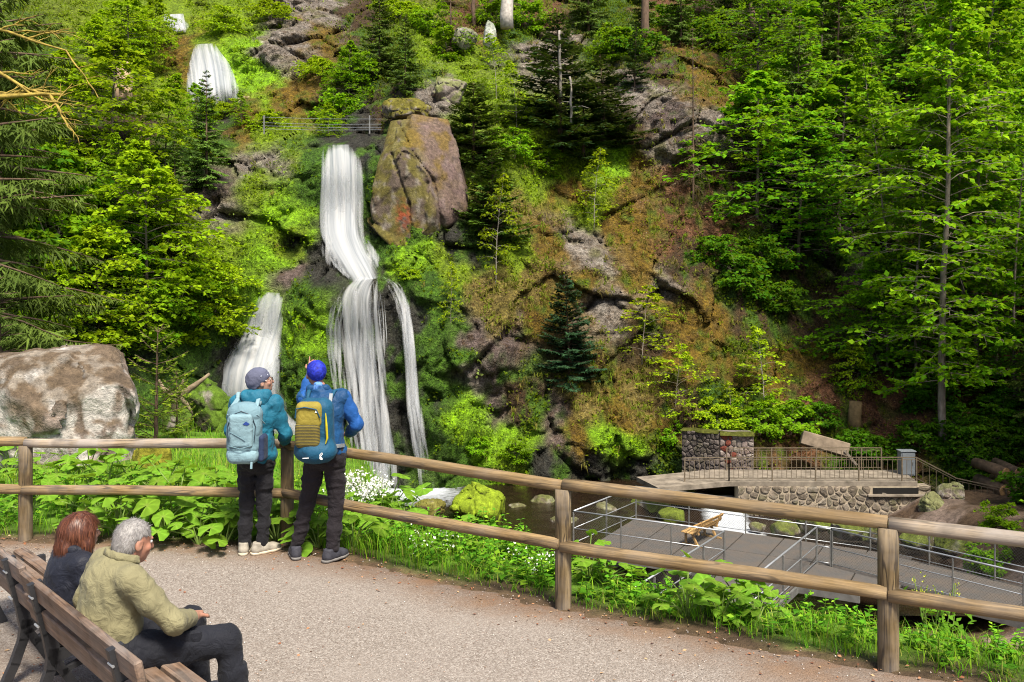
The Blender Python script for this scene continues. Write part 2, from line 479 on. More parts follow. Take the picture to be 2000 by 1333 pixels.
_dens = np.array([{'moss': .35, 'bmoss': .22, 'dmoss': .10, 'omoss': .35, 'rock': .08, 'prock': .08, 'litter': .45, 'wet': .03, 'dry': 1.0, 'earth': .45, 'dgreen': .9}[c] for a, b, c in ZN])
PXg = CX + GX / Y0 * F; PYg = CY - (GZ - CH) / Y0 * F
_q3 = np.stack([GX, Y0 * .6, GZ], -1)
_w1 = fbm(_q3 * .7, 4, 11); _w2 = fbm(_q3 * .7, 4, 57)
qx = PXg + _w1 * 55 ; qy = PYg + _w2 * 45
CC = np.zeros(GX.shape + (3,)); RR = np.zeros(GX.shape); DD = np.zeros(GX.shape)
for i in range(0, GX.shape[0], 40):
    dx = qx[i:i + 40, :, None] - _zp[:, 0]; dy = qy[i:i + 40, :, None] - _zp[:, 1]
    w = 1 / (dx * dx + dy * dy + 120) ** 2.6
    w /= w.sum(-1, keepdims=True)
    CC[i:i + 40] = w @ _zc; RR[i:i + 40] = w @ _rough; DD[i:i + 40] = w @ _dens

# --- relief: slabs and blocks of rock, softened where moss or soil lies on them
q = np.stack([GX, Y0, GZ * 1.15], -1)
qr = q @ np.array([[.93, 0, .36], [0, 1, 0], [-.36, 0, .93]])       # strata dip towards the falls
_vm = (PXg > -430) & (PXg < 2460) & (PYg > -270)
def mworley(p, seed):
    r = [np.full(p.shape[:-1], .5) for _ in range(3)]
    for a_, b_ in zip(r, worley(p[_vm], seed)): a_[_vm] = b_
    return r
e1, e2, id1 = mworley(qr * np.array([.33, .15, .28]) + fbm(q * .25, 2, 5)[..., None] * .35, 3)
b1, b2, id2 = mworley(qr * np.array([.85, .4, .75]) + fbm(q * .6, 2, 8)[..., None] * .3, 9)
crack1 = 1 - sstep(.0, .16, e2 - e1); crack2 = 1 - sstep(.0, .2, b2 - b1)
disp = (id1 - .5) * 1.5 * (.45 + .55 * RR) + (id2 - .5) * .55 * (.35 + .65 * RR) + crack1 * .55 * RR + crack2 * .22 * (.3 + .7 * RR)
disp += fbm(q * .45, 3, 21) * .55 + fbm(q * 1.7, 4, 22) * .22 + np.abs(fbm(q * 3.2, 4, 25)) * .20
# the courses of the falls: (pixel column, row, half width in pixels)
FALLS = {
 'main': [(663,283,34),(664,300,39),(665,330,41),(666,380,42),(666,430,43),(668,460,46),(680,490,47),(697,520,43),(712,548,34)],
 'centre': [(716,543,28),(702,562,40),(696,585,47),(698,630,47),(706,690,45),(715,760,42),(724,840,40),(733,900,38),(738,962,38)],
 'strand': [(676,572,16),(660,600,15),(652,640,15),(655,700,14),(663,760,12),(668,800,10)],
 'thin': [(738,540,14),(768,552,15),(786,590,13),(795,640,11),(801,700,10),(807,780,11),(818,850,14),(828,910,17),(833,960,20)],
 'branch': [(533,572,22),(523,610,29),(512,650,37),(498,690,46),(487,725,54),(482,765,60),(500,800,60),(540,828,50),(575,862,40)],
 'upper': [(400,86,20),(402,100,26),(408,125,40),(412,155,48),(418,205,52)],
 'top': [(338,28,20),(340,40,21),(346,52,19),(352,64,14)]}
chan = np.zeros(GX.shape)
for _k, pts in FALLS.items():
    for (a0, b0, r0), (a1, b1, r1) in zip(pts[:-1], pts[1:]):
        ex, ey = a1 - a0, b1 - b0
        tt = np.clip(((PXg - a0) * ex + (PYg - b0) * ey) / (ex * ex + ey * ey), 0, 1)
        dd = np.hypot(PXg - a0 - tt * ex, PYg - b0 - tt * ey)
        rr = (r0 + (r1 - r0) * tt) * 1.0 + 4
        chan = np.maximum(chan, 1 - sstep(rr, rr + 12, dd))
disp = disp * (1 - .75 * chan) + .25 * chan + .10 * fbm(q * 2.2, 3, 27) * chan
def bulge(px, py, rx, ry, amt, pw=1.0):
    g_ = np.exp(-(np.abs((PXg - px + _w1 * 14) / rx) ** 2.6 + np.abs((PYg - py + _w2 * 14) / ry) ** 2.6)); return -amt * g_
for b_ in ((588, 690, 46, 115, .9), (648, 582, 55, 45, .8), (845, 760, 42, 130, .8), (1170, 860, 110, 70, 1.3), (940, 700, 60, 80, .8), (985, 660, 60, 60, .5), (1290, 200, 70, 45, 1.4), (1390, 265, 80, 45, 1.3), (1270, 290, 50, 28, 1.2),
           (430, 385, 55, 32, 1.2), (450, 450, 60, 40, .8), (590, 450, 40, 25, .7), (560, 90, 70, 40, 1.2), (590, 20, 60, 30, 1.0), (480, 215, 30, 28, 1.0), (1000, 895, 60, 30, .8), (830, 210, 40, 20, .8), (875, 190, 40, 25, .8), (1130, 520, 40, 60, .5), (1290, 590, 50, 60, .5)):
    disp += bulge(*b_)
YH = Y0 + disp * sstep(-12, 3, GZ + 9)
def hill_y(x, z): return bil(YH, np.asarray(x, float), np.asarray(z, float), s=HS)
def hit(px, py, d0=24.0, d1=110.0):
    """where the ray through a photo pixel meets the hillside"""
    d = np.arange(d0, d1, .1)
    x = (px - CX) / F * d; z = CH + (CY - py) / F * d
    ok = np.where(hill_y(x, z) <= d)[0]
    k = ok[0] if len(ok) else len(d) - 1
    return np.array([x[k], d[k], z[k]])

# colour: pale lichen on rock, dark cracks are left to the light; soil and moss patches
lich = sstep(.12, .42, fbm(q * 1.5, 5, 71)) * sstep(.45, .8, RR) * sstep(.09, .16, CC.mean(-1))
pale = np.array([.33, .30, .26])
CC = CC * (1 - .6 * lich[..., None]) + pale * .6 * lich[..., None]
mossn = sstep(.08, .45, fbm(q * .9 + 40, 5, 77)) * RR * .55 * sstep(.05, .12, CC.mean(-1))
CC = CC * (1 - mossn[..., None]) + np.array([.10, .105, .012]) * mossn[..., None]
CC *= (1 + .55 * fbm(q * 2.6, 4, 91))[..., None]
_wm = sstep(.10, .04, CC.mean(-1)) * sstep(.0, .35, fbm(q * np.array([1.6, 1, .7]), 4, 93)) * .8
CC = CC * (1 - _wm[..., None]) + np.array([.05, .115, .005]) * _wm[..., None]
CC = np.clip(CC, .008, .6)

_nx, _nz = GX.shape
_idx = np.arange(_nx * _nz).reshape(_nx, _nz)
_f = np.stack([_idx[:-1, :-1], _idx[1:, :-1], _idx[1:, 1:], _idx[:-1, 1:]], -1).reshape(-1, 4)
_v = np.stack([GX, YH, GZ], -1).reshape(-1, 3)
_vis = ((PXg > -420) & (PXg < 2450) & (PYg > -260)).reshape(-1)
_f = _f[_vis[_f].all(1)]

t = NT('hillside_rock_and_moss')
vc = t.attr('Col').outputs['Color']; p_ = t.pos()
n1 = t.noise(p_, 5.5, 8, .65); n2 = t.noise(p_, 19, 5, .6); n3 = t.vor(p_, 9)
c_ = t.mix(.9, vc, t.ramp(n1, [(.30, .12), (.5, .5), (.70, 1.0)]), 'OVERLAY')
c_ = t.mix(.6, c_, t.ramp(n2, [(.35, .2), (.65, .85)]), 'OVERLAY')
sp1 = t.ramp(t.noise(p_, 11, 5, .75), [(.58, 0), (.66, 1)]); sp2 = t.ramp(t.noise(p_, 1.1, 4, .6), [(.48, 0), (.62, .75)])
warm = t.node('SeparateColor', Color=vc)
isw = t.ramp(t.math('SUBTRACT', warm.outputs[0], warm.outputs[1]), [(.0, .12), (.03, 1)])
c_ = t.mix(t.math('MULTIPLY', t.math('MULTIPLY', sp1, sp2), isw), c_, (.30, .27, .23))
sp3 = t.ramp(t.noise(p_, 2.6, 6, .7), [(.52, 0), (.64, .7)])
c_ = t.mix(t.math('MULTIPLY', sp3, isw), c_, (.075, .04, .012))
hgt = t.math('ADD', t.math('MULTIPLY', n1, 1.0), t.math('MULTIPLY', n2, .4))
hgt = t.math('ADD', hgt, t.math('MULTIPLY', n3, .25))
hill_mat = t.done(t.bsdf(c_, t.ramp(n2, [(.3, .6), (.7, .95)]), t.bump(hgt, 1.0, .28), .2))
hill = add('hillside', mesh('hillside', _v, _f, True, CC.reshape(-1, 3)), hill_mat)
tag(hill, 'steep rocky hillside covered in moss and leaf litter around the waterfall', 'hillside', kind='structure')

# --- near ground: path, bank beyond the rail fence, valley floor
FP = [ground(-560, 1044), ground(50, 1052), ground(561, 1060), ground(1100, 1185), ground(1735, 1303)]
FP = [np.array([p[0], p[1]]) for p in FP]
FP.append(FP[-1] + (FP[-1] - FP[-2]) * 1.15)
FP.append(FP[-1] + np.array([3.5, -2.6]))
def fence_dist(x, y):
    """signed distance to the fence line, positive on the valley side; also distance along it"""
    best = np.full(np.shape(x), 1e9); sg = np.ones(np.shape(x)); al = np.zeros(np.shape(x)); acc = 0
    for a, b in zip(FP[:-1], FP[1:]):
        d = b - a; L = np.hypot(*d); u = d / L
        tt = np.clip((x - a[0]) * u[0] + (y - a[1]) * u[1], 0, L)
        ex = x - a[0] - tt * u[0]; ey = y - a[1] - tt * u[1]
        dd = np.hypot(ex, ey); m = dd < best
        best = np.where(m, dd, best); sg = np.where(m, np.sign(-u[1] * (x - a[0]) + u[0] * (y - a[1])), sg); al = np.where(m, acc + tt, al)
        acc += L
    return best * sg, al
WATER_Z = -7.0
def bank_z(x, y):
    t_, al = fence_dist(x, y)
    k = sstep(-3.6, -.8, x)                                   # left part of the bank is wide, right part narrow
    tc = 8.5 * (1 - k) + (1.6 - .75 * sstep(-.8, 1.2, x)) * k
    lean = .05 * (1 - k) + .10 * k
    z = -lean * np.clip(t_ - .2, 0, None) - (.62 * (1 - k) + .55 * k - lean) * np.clip(t_ - tc, 0, None)
    q = np.stack([x, y, 0 * x], -1)
    z = z + (fbm(q * .8, 3, 5) * .10 + fbm(q * 2.5, 3, 6) * .035) * sstep(.1, 1.2, t_)
    bed = -7.25 - .9 * sstep(3, 7, x) * sstep(39, 37, y) + fbm(q * .5, 3, 44) * .22 + sstep(14.5, 18, x) * 1.9 * sstep(38.6, 37.2, y)
    return np.where(t_ < -.05, 0, np.maximum(z, bed) - .012 * sstep(-.05, .1, t_))
def grid(x0, x1, y0, y1, s):
    X, Y = np.meshgrid(np.arange(x0, x1 + 1e-6, s), np.arange(y0, y1 + 1e-6, s), indexing='ij')
    i = np.arange(X.size).reshape(X.shape)
    return X, Y, np.stack([i[:-1, :-1], i[1:, :-1], i[1:, 1:], i[:-1, 1:]], -1).reshape(-1, 4)
X, Y, f_ = grid(-34, 46, 4.2, 47, .16)
Z = bank_z(X, Y)
td, _ = fence_dist(X, Y)
Z = np.where(td < -.12, -.06, Z)
q = np.stack([X, Y, 0 * X], -1)
soil = np.array([.075, .05, .028]); grs = np.array([.075, .15, .012]); bedc = np.array([.07, .045, .028]); gravel = np.array([.26, .2, .17])
gk = sstep(.05, .5, td + fbm(q * 2, 3, 3) * .35)[..., None]
gk = gk * sstep(8.5, 5.0, td)[..., None] + gk * sstep(-2.5, -4, X)[..., None] * sstep(5, 8.5, td)[..., None]
bc = soil * (1 - gk) + grs * gk
bk = sstep(-5.5, -6.9, Z)[..., None]
gv = sstep(.05, .3, fbm(q * .9, 4, 9))[..., None]
bc = bc * (1 - bk) + (bedc * (1 - gv * .5) + gravel * gv * .5) * bk
bc = bc * (1 + .5 * fbm(q * 3, 4, 12))[..., None]
t = NT('bank_soil')
vc = t.attr('Col').outputs['Color']; p_ = t.pos()
n1 = t.noise(p_, 7, 8, .65); n2 = t.noise(p_, 45, 4, .6)
c_ = t.mix(.7, vc, t.ramp(n1, [(.3, .2), (.7, .95)]), 'OVERLAY')
bank_mat = t.done(t.bsdf(c_, .9, t.bump(t.math('ADD', n1, t.math('MULTIPLY', n2, .5)), .8, .05), .2))
bank = add('bank_ground', mesh('bank_ground', np.stack([X, Y, Z], -1).reshape(-1, 3), f_, True, np.clip(bc, .01, .5).reshape(-1, 3)), bank_mat)
tag(bank, 'grassy bank falling from the path to the stream bed', 'ground', kind='structure')

# path: slightly uneven gravel sheet
X, Y, f_ = grid(-16, 14, -14, 9.6, .15)
td, _ = fence_dist(X, Y)
q = np.stack([X, Y, 0 * X], -1)
Z = .012 * fbm(q * .7, 3, 2) - sstep(-.15, .28, td + .1 * fbm(q * 1.8, 3, 4)) * .10
t = NT('path_gravel')
p_ = t.pos()
big = t.noise(p_, .7, 5, .6); md = t.noise(p_, 3.2, 5, .6)
st = t.node('TexVoronoi', _feature='F1', Scale=85.0); t.set(st, 'Vector', p_)
st2 = t.node('TexVoronoi', _feature='F1', Scale=190.0); t.set(st2, 'Vector', p_)
stone = t.ramp(t.math('FRACT', t.math('MULTIPLY', t.node('SeparateColor', Color=st.outputs['Color']).outputs[0], 7.3)),
               [(0, (.115, .092, .075)), (.35, (.205, .175, .149)), (.7, (.29, .255, .222)), (1, (.42, .385, .345))])
fine = t.ramp(t.node('SeparateColor', Color=st2.outputs['Color']).outputs[1], [(0, (.115, .092, .075)), (.5, (.22, .19, .162)), (1, (.34, .302, .265))])
c_ = t.mix(.5, stone, fine)
c_ = t.mix(t.ramp(big, [(.42, 0), (.68, .55)]), c_, (.275, .24, .208))
vc = t.attr('Col').outputs['Color']
dirt = t.mix(t.ramp(md, [(.3, 0), (.7, .6)]), (.10, .06, .038), (.25, .15, .085))
edge = t.math('MULTIPLY', vc, t.ramp(md, [(.25, .35), (.62, 1)]))
c_ = t.mix(edge, c_, dirt)
litter = t.ramp(t.noise(p_, 26, 3, .7), [(.60, 0), (.66, 1)])
c_ = t.mix(t.math('MULTIPLY', litter, t.math('MULTIPLY_ADD', vc, .5, .15)), c_, (.16, .085, .05))
h_ = t.math('ADD', t.math('MULTIPLY', st.outputs[0], -1.0), t.math('MULTIPLY', st2.outputs[0], -.5))
path_mat = t.done(t.bsdf(c_, .92, t.bump(h_, .6, .010), .1))
_keep = (td.reshape(-1)[f_] < .34).all(1); f_ = f_[_keep]
edgew = sstep(-.75, -.05, td + .25 * fbm(q * 1.1, 3, 14)) 
edgew = np.clip(edgew + .55 * sstep(-1.6, -3.4, X) * sstep(7.0, 5.2, Y), 0, 1)
path = add('path', mesh('path', np.stack([X, Y, Z], -1).reshape(-1, 3), f_, True, np.repeat(edgew.reshape(-1, 1), 3, 1)), path_mat)
tag(path, 'gravel path in front of the wooden rail fence', 'path', kind='structure')

# ------------------------------------------------------------------ pool and stream
X, Y, f_ = grid(-14, 26, 27, 45, .16)
q = np.stack([X, Y, 0 * X], -1)
Z = WATER_Z + .03 * fbm(q * np.array([1.2, 2.2, 1]), 3, 61)
def near_(px, py, rad):
    g = ground(px, py, WATER_Z); return np.exp(-(((X - g[0]) / rad) ** 2 + ((Y - g[1]) / (rad * 1.1)) ** 2))
foam = .8 * near_(735, 958, 1.5) + .75 * near_(835, 957, .8) + .4 * near_(750, 975, 2.2) + .38 * near_(850, 972, 2.6) + .3 * near_(900, 965, 2.0) + near_(480, 870, 1.6) + .9 * near_(560, 860, 1.4)
for a_, b_, r_, k_ in ((1418, 978, .8, 1.2), (1425, 995, .9, 1.3), (1435, 1012, 1.0, 1.3), (1460, 1028, 1.1, 1.1), (1405, 985, .8, .9), (1490, 1040, .9, .6)):
    foam = foam + .78 * k_ * near_(a_, b_, r_)
foam = np.clip(foam, 0, 1.4)
Z = Z + foam * (.05 * fbm(q * 3, 3, 62) + .02) 
_mst = sstep(3.5, 7.5, X) * sstep(38.5, 37.3, Y) * .62
Z = Z - _mst + np.where(np.abs(X - 9.2) < 3.0, foam * .10, 0)
t = NT('pool_water')
vc = t.attr('Col').outputs['Color']; p_ = t.pos((1, 1.7, 1))
n1 = t.noise(p_, 2.6, 7, .68, 1.4); n2 = t.noise(p_, 9, 4, .6)
fm = t.ramp(t.math('ADD', t.math('MULTIPLY', n1, 1.1), t.math('SUBTRACT', vc, .98)), [(.0, 0), (.55, .93)])
water = t.bsdf((.016, .010, .006), .06, t.bump(t.math('ADD', n1, t.math('MULTIPLY', n2, .4)), .25, .05), .5)
white = t.bsdf((.44, .47, .50), .6, t.bump(n1, .5, .06), .2)
m = t.n.new('ShaderNodeMixShader'); t.set(m, 'i0', fm); t.t.links.new(water, m.inputs[1]); t.t.links.new(white, m.inputs[2])
pool_mat = t.done(m.outputs[0])
pool = add('pool_water', mesh('pool_water', np.stack([X, Y, Z], -1).reshape(-1, 3), f_, True, np.repeat(foam.reshape(-1, 1), 3, 1)), pool_mat)
tag(pool, 'dark brown pool and foaming stream below the waterfall', 'water', kind='structure')
# ================================================================== WATERFALLS
t = NT('falling_water')
at = t.attr('Col'); sp = t.node('SeparateColor', Color=at.outputs['Color'])
cb = t.node('CombineXYZ'); t.set(cb, 'X', sp.outputs[0]); t.set(cb, 'Y', sp.outputs[1])
mp1 = t.node('Mapping', Scale=(4.6, .12, 1)); t.set(mp1, 'Vector', cb)
mp2 = t.node('Mapping', Scale=(11.0, .12, 1)); t.set(mp2, 'Vector', cb)
s1 = t.noise(mp1.outputs[0], 1.0, 4, .6, .3); s2 = t.noise(mp2.outputs[0], 1.0, 3, .6)
st_ = t.math('ADD', t.math('MULTIPLY', s1, .85), t.math('MULTIPLY', s2, .15))
al = t.math('ADD', st_, t.math('SUBTRACT', sp.outputs[2], .5))
alpha = t.ramp(al, [(.22, 0), (.80, 1)])
cw = t.ramp(st_, [(.36, (.30, .33, .37)), (.49, (.48, .50, .52)), (.62, (.66, .66, .655))])
b = t.bsdf(cw, .55, t.bump(st_, .06, .04), .25)
tr = t.node('BsdfTranslucent', Color=(.8, .82, .84, 1))
mx = t.n.new('ShaderNodeMixShader'); mx.inputs[0].default_value = .45
t.t.links.new(b, mx.inputs[1]); t.t.links.new(tr.outputs[0], mx.inputs[2])
tp = t.node('BsdfTransparent')
m2 = t.n.new('ShaderNodeMixShader'); t.set(m2, 'i0', alpha)
t.t.links.new(tp.outputs[0], m2.inputs[1]); t.t.links.new(mx.outputs[0], m2.inputs[2])
fall_mat = t.done(m2.outputs[0])

def fall_layer(pts, off, dens, wid=1.12, seed=0, nu=26, step=5.0, edge=.30, topfade=0.0, botfade=0.0):
    pts = np.array(pts, float)
    L = np.concatenate([[0], np.cumsum(np.hypot(*np.diff(pts[:, :2], axis=0).T))])
    s = np.arange(0, L[-1], step)
    c = np.stack([np.interp(s, L, pts[:, k]) for k in range(3)], 1)
    for _ in range(3): c[1:-1] = (c[:-2] + 2 * c[1:-1] + c[2:]) / 4
    u = np.linspace(-1, 1, nu)
    tx = np.gradient(c[:, 0]); ty = np.gradient(c[:, 1]); n = np.hypot(tx, ty)
    PX = c[:, 0, None] + u * c[:, 2, None] * wid * np.clip((ty / n), .6, 1)[:, None]
    PY = c[:, 1, None] - u * c[:, 2, None] * wid * (tx / n * .25)[:, None]
    D = np.zeros(PX.shape)
    for i in range(PX.shape[0]):
        for j in range(0, nu):
            D[i, j] = hit(PX[i, j], PY[i, j], 38.0 if PY[i, j] > 230 else 50.0)[1]
    row = np.percentile(D, 12, axis=1); k3 = np.pad(row, 4, mode='edge')
    row = np.min([k3[i_:i_ + len(row)] for i_ in range(9)], 0)
    for _ in range(40): row[1:-1] = (row[:-2] + row[1:-1] * 2 + row[2:]) / 4
    D = row[:, None] + 0 * D
    rel = vnoise(np.stack([u[None] * 4 + 0 * PX + seed, s[:, None] * .012 + 0 * PX, 0 * PX], -1), seed)
    D = D - off - .04 * vnoise(np.stack([u[None] * 7 + 0 * PX + seed, s[:, None] * .004 + 0 * PX, 0 * PX], -1), seed) - .15 * (1 - u ** 2)
    pos_ = np.stack([(PX - CX) / F * D, D, CH + (CY - PY) / F * D], -1)
    al_ = dens + .08 - edge * 1.7 * sstep(.35, 1.0, np.abs(u))[None] ** 1.3 + 0 * PX + .12 * vnoise(np.stack([u[None] * 3 + 0 * PX, s[:, None] * .02 + 0 * PX, 0 * PX + seed], -1), seed + 3)
    if topfade: al_ -= (topfade + .25) * (1 - sstep(0, 1, s[:, None] / (24 + 16 * vnoise(np.stack([u * 4, 0 * u, 0 * u + seed], -1), 5))[None]))
    if botfade: al_ -= botfade * sstep(s[-1] - 45, s[-1], s)[:, None]
    m_per = D.mean() / F
    col = np.stack([u[None] * c[:, 2, None] * m_per + 3.1 * seed + 20, s[:, None] * m_per + 0 * PX, al_], -1)
    i = np.arange(PX.size).reshape(PX.shape)
    f = np.stack([i[:-1, :-1], i[:-1, 1:], i[1:, 1:], i[1:, :-1]], -1).reshape(-1, 4)
    return pos_.reshape(-1, 3), f, col.reshape(-1, 3)

def fall_strands(pts, n, seed, off=.25, wr=(.03, .12), dens=(.45, .75), spread=.88, lens=(.25, .9), drift=.25, jump=0.0):
    """many soft separate threads of water inside one course"""
    g = np.random.default_rng(seed); pts = np.array(pts, float)
    L = np.concatenate([[0], np.cumsum(np.hypot(*np.diff(pts[:, :2], axis=0).T))]); tot = L[-1]
    st = np.linspace(0, tot, 60); c = np.stack([np.interp(st, L, pts[:, k]) for k in range(3)], 1)
    for _ in range(3): c[1:-1] = (c[:-2] + 2 * c[1:-1] + c[2:]) / 4
    us = np.linspace(-1.15, 1.15, 13); D = np.zeros((60, 13))
    for i_ in range(60):
        for j_ in range(13): D[i_, j_] = hit(c[i_, 0] + us[j_] * c[i_, 2], c[i_, 1], 38.0 if c[i_, 1] > 230 else 50.0)[1]
    row = np.percentile(D[:, 1:-1], 12, axis=1); k3 = np.pad(row, 2, mode='edge'); row = np.min([k3[i_:i_ + 60] for i_ in range(5)], 0)
    for _ in range(12): row[1:-1] = (row[:-2] + row[1:-1] * 2 + row[2:]) / 4
    D = np.repeat(row[:, None], 13, 1) - .10 - .15 * np.clip(1 - us ** 2, 0, 1)[None]
    vs, fs, cs = [], [], []; b = 0
    for k in range(n):
        u0 = g.uniform(-1, 1) * spread; ln = g.uniform(*lens); s0 = g.uniform(-.05, 1 - ln + .05)
        s_ = np.linspace(max(0, s0), min(1, s0 + ln), 22)
        u = u0 + drift * g.normal(0, .35) * (s_ - s_[0]) + .04 * np.sin(s_ * 9 + k)
        f_ = s_ * 59; i_ = np.clip(f_.astype(int), 0, 58); a_ = f_ - i_
        cc = c[i_] * (1 - a_)[:, None] + c[i_ + 1] * a_[:, None]
        uj = np.clip((u + 1.15) / 2.3 * 12, 0, 11.99); j_ = uj.astype(int); w_ = uj - j_
        Dk = (D[i_, j_] * (1 - w_) + D[i_, j_ + 1] * w_) * (1 - a_) + (D[i_ + 1, j_] * (1 - w_) + D[i_ + 1, j_ + 1] * w_) * a_
        Dk = Dk - off * g.uniform(.4, 1.2)
        px = cc[:, 0] + u * cc[:, 2]; py = cc[:, 1]
        p = np.stack([(px - CX) / F * Dk, Dk, CH + (CY - py) / F * Dk], 1)
        w = g.uniform(*wr) * (.5 + .7 * np.sin(np.linspace(.15, 2.9, 22)))
        q = np.stack([p - np.array([1, 0, 0]) * w[:, None], p - np.array([.35, .05, 0]) * w[:, None], p + np.array([.35, -.05, 0]) * w[:, None], p + np.array([1, 0, 0]) * w[:, None]], 1)
        dn = g.uniform(*dens); fade = np.sin(np.linspace(.1, math.pi - .1, 22)) ** .5
        al_ = np.stack([0 * fade, dn * fade, dn * fade, 0 * fade], 1) + .02
        col = np.stack([np.stack([px * .026 - w, px * .026 - .35 * w, px * .026 + .35 * w, px * .026 + w], 1) + 40, np.repeat((s_ * tot * .026)[:, None], 4, 1) + k, al_], -1)
        ii = np.arange(88).reshape(22, 4) + b
        vs.append(q.reshape(-1, 3)); cs.append(col.reshape(-1, 3)); fs.append(np.stack([ii[:-1, :-1], ii[:-1, 1:], ii[1:, 1:], ii[1:, :-1]], -1).reshape(-1, 4)); b += 88
    return np.concatenate(vs), np.concatenate(fs), np.concatenate(cs)

def waterfall(name, layers, strands, label):
    vs, fs, cs = [], [], []; b = 0
    for v, f, c in [fall_layer(**L) for L in layers] + [fall_strands(**L) for L in strands]:
        vs.append(v); fs.append(f + b); cs.append(c); b += len(v)
    o = add(name, mesh(name, np.concatenate(vs), np.concatenate(fs), True, np.concatenate(cs)), fall_mat)
    return tag(o, label, 'waterfall', 'falls of the cascade')
FM, FC = FALLS['main'], FALLS['centre']
waterfall('waterfall', [dict(pts=FM, off=.14, dens=.80, edge=.46, wid=1.0, seed=1, topfade=.2)],
          [dict(pts=FM, n=46, seed=2, off=.12, wr=(.12, .34), dens=(.2, .5), lens=(.3, .95)), dict(pts=FM[5:], n=34, seed=3, off=.2, wr=(.14, .40), dens=(.25, .55), spread=1.05, lens=(.3, .8))],
          'broad white main waterfall beside the big grey rock below the cable handrail')
waterfall('waterfall', [dict(pts=FC, off=.10, dens=.52, wid=1.0, seed=3, edge=.48)],
          [dict(pts=FC, n=80, seed=4, off=.12, wr=(.05, .20), dens=(.2, .55), lens=(.15, .7), drift=.5), dict(pts=FC[2:], n=26, seed=5, off=.15, wr=(.10, .26), dens=(.25, .55), spread=.55, lens=(.4, 1.0)),
           dict(pts=FALLS['strand'], n=40, seed=6, off=.12, wr=(.03, .11), dens=(.2, .5), lens=(.2, .8), drift=.8), dict(pts=[(738, 548, 14), (742, 590, 16), (748, 650, 12), (752, 700, 8)], n=14, seed=7, off=.15, wr=(.012, .04), dens=(.35, .6), lens=(.2, .7))],
          'tall streaked lower waterfall dropping into the foaming pool')
waterfall('waterfall', [], [dict(pts=FALLS['thin'], n=60, seed=8, off=.12, wr=(.05, .15), dens=(.25, .55), lens=(.25, .9), drift=.4)],
          'thin single strand of water on dark mossy rock beside the lower fall')
waterfall('waterfall', [dict(pts=FALLS['branch'], off=.08, dens=1.1, edge=.5, wid=1.08, seed=8, topfade=.5)], [dict(pts=FALLS['branch'], n=60, seed=9, off=.12, wr=(.14, .45), dens=(.35, .65), lens=(.25, .8))],
          'solid white side waterfall sliding down behind the hikers')
waterfall('waterfall', [dict(pts=FALLS['upper'], off=.12, dens=.84, seed=10, wid=1.0, edge=.25, topfade=.15, botfade=.7)], [dict(pts=FALLS['upper'], n=60, seed=11, off=.15, wr=(.08, .3), dens=(.3, .6), lens=(.3, .95))],
          'fanned upper waterfall high on the hillside above the conifer tip')
waterfall('waterfall', [dict(pts=FALLS['top'], off=.15, dens=.84, seed=12, wid=1.0, edge=.2)], [dict(pts=FALLS['top'], n=24, seed=13, off=.15, wr=(.08, .25), dens=(.4, .7), lens=(.4, 1.0))],
          'small topmost waterfall at the highest ledge of the cascade')
# ================================================================== RAIL FENCE
def woodmat(name, dark, light, grey=0.0, scale=1.0, axis=0, rough=.75, knots=True):
    t = NT(name)
    st = [14, 14, 14]; st[axis] = .9
    v = t.coord('Object', tuple(x * scale for x in st))
    oi = t.n.new('ShaderNodeObjectInfo')
    av = t.n.new('ShaderNodeVectorMath'); av.operation = 'ADD'; t.set(av, 'i0', v)
    cbx = t.node('CombineXYZ'); t.set(cbx, 'X', t.math('MULTIPLY', oi.outputs['Random'], 37)); t.set(cbx, 'Y', t.math('MULTIPLY', oi.outputs['Random'], 91)); t.set(av, 'i1', cbx)
    v = av.outputs[0]
    g = t.noise(v, 1.0, 6, .65, 1.2); g2 = t.noise(v, 3.2, 4, .6, .4)
    c = t.ramp(g, [(.28, dark), (.5, tuple((a + b) / 2 for a, b in zip(dark, light))), (.72, light)])
    c = t.mix(.75, c, t.ramp(g2, [(.35, .2), (.65, .85)]), 'OVERLAY')
    cst = [5, 5, 5]; cst[axis] = .35
    ck = t.noise(t.coord('Object', tuple(x * scale for x in cst)), 1.7, 3, .5, .3)
    c = t.mix(t.ramp(ck, [(.484, 0), (.494, .85), (.506, .85), (.516, 0)]), c, tuple(x * .28 for x in dark))
    v2 = t.coord('Object', (1.5, 1.5, 1.5))
    pt = t.noise(v2, 1.6, 4, .6)
    if grey:
        c = t.mix(t.ramp(pt, [(.4, 0), (.65, grey)]), c, (.32, .29, .27))
    c = t.mix(t.ramp(t.noise(v2, 3.0, 3, .5), [(.62, 0), (.75, .45)]), c, (.06, .045, .03))
    if knots:
        kn = t.node('TexVoronoi', _feature='F1', Scale=1.0, Randomness=1.0)
        ks = [5.5] * 3; ks[axis] = 1.9
        t.set(kn, 'Vector', t.coord('Object', tuple(ks)))
        c = t.mix(t.ramp(kn.outputs[0], [(.06, .8), (.14, 0)]), c, (.045, .025, .014))
    c = t.mix(t.math('MULTIPLY', oi.outputs['Random'], .35), c, tuple(x * .62 for x in light))
    return t.done(t.bsdf(c, rough, t.bump(t.math('ADD', g, t.math('MULTIPLY', g2, .4)), .5, .01), .25))
wood_rail = woodmat('peeled_log_rail', (.085, .05, .02), (.285, .195, .09), .25)
wood_top = woodmat('weathered_log_rail', (.14, .10, .06), (.33, .26, .175), .7)
wood_post = woodmat('log_post', (.062, .04, .019), (.20, .145, .073), .3, axis=2)

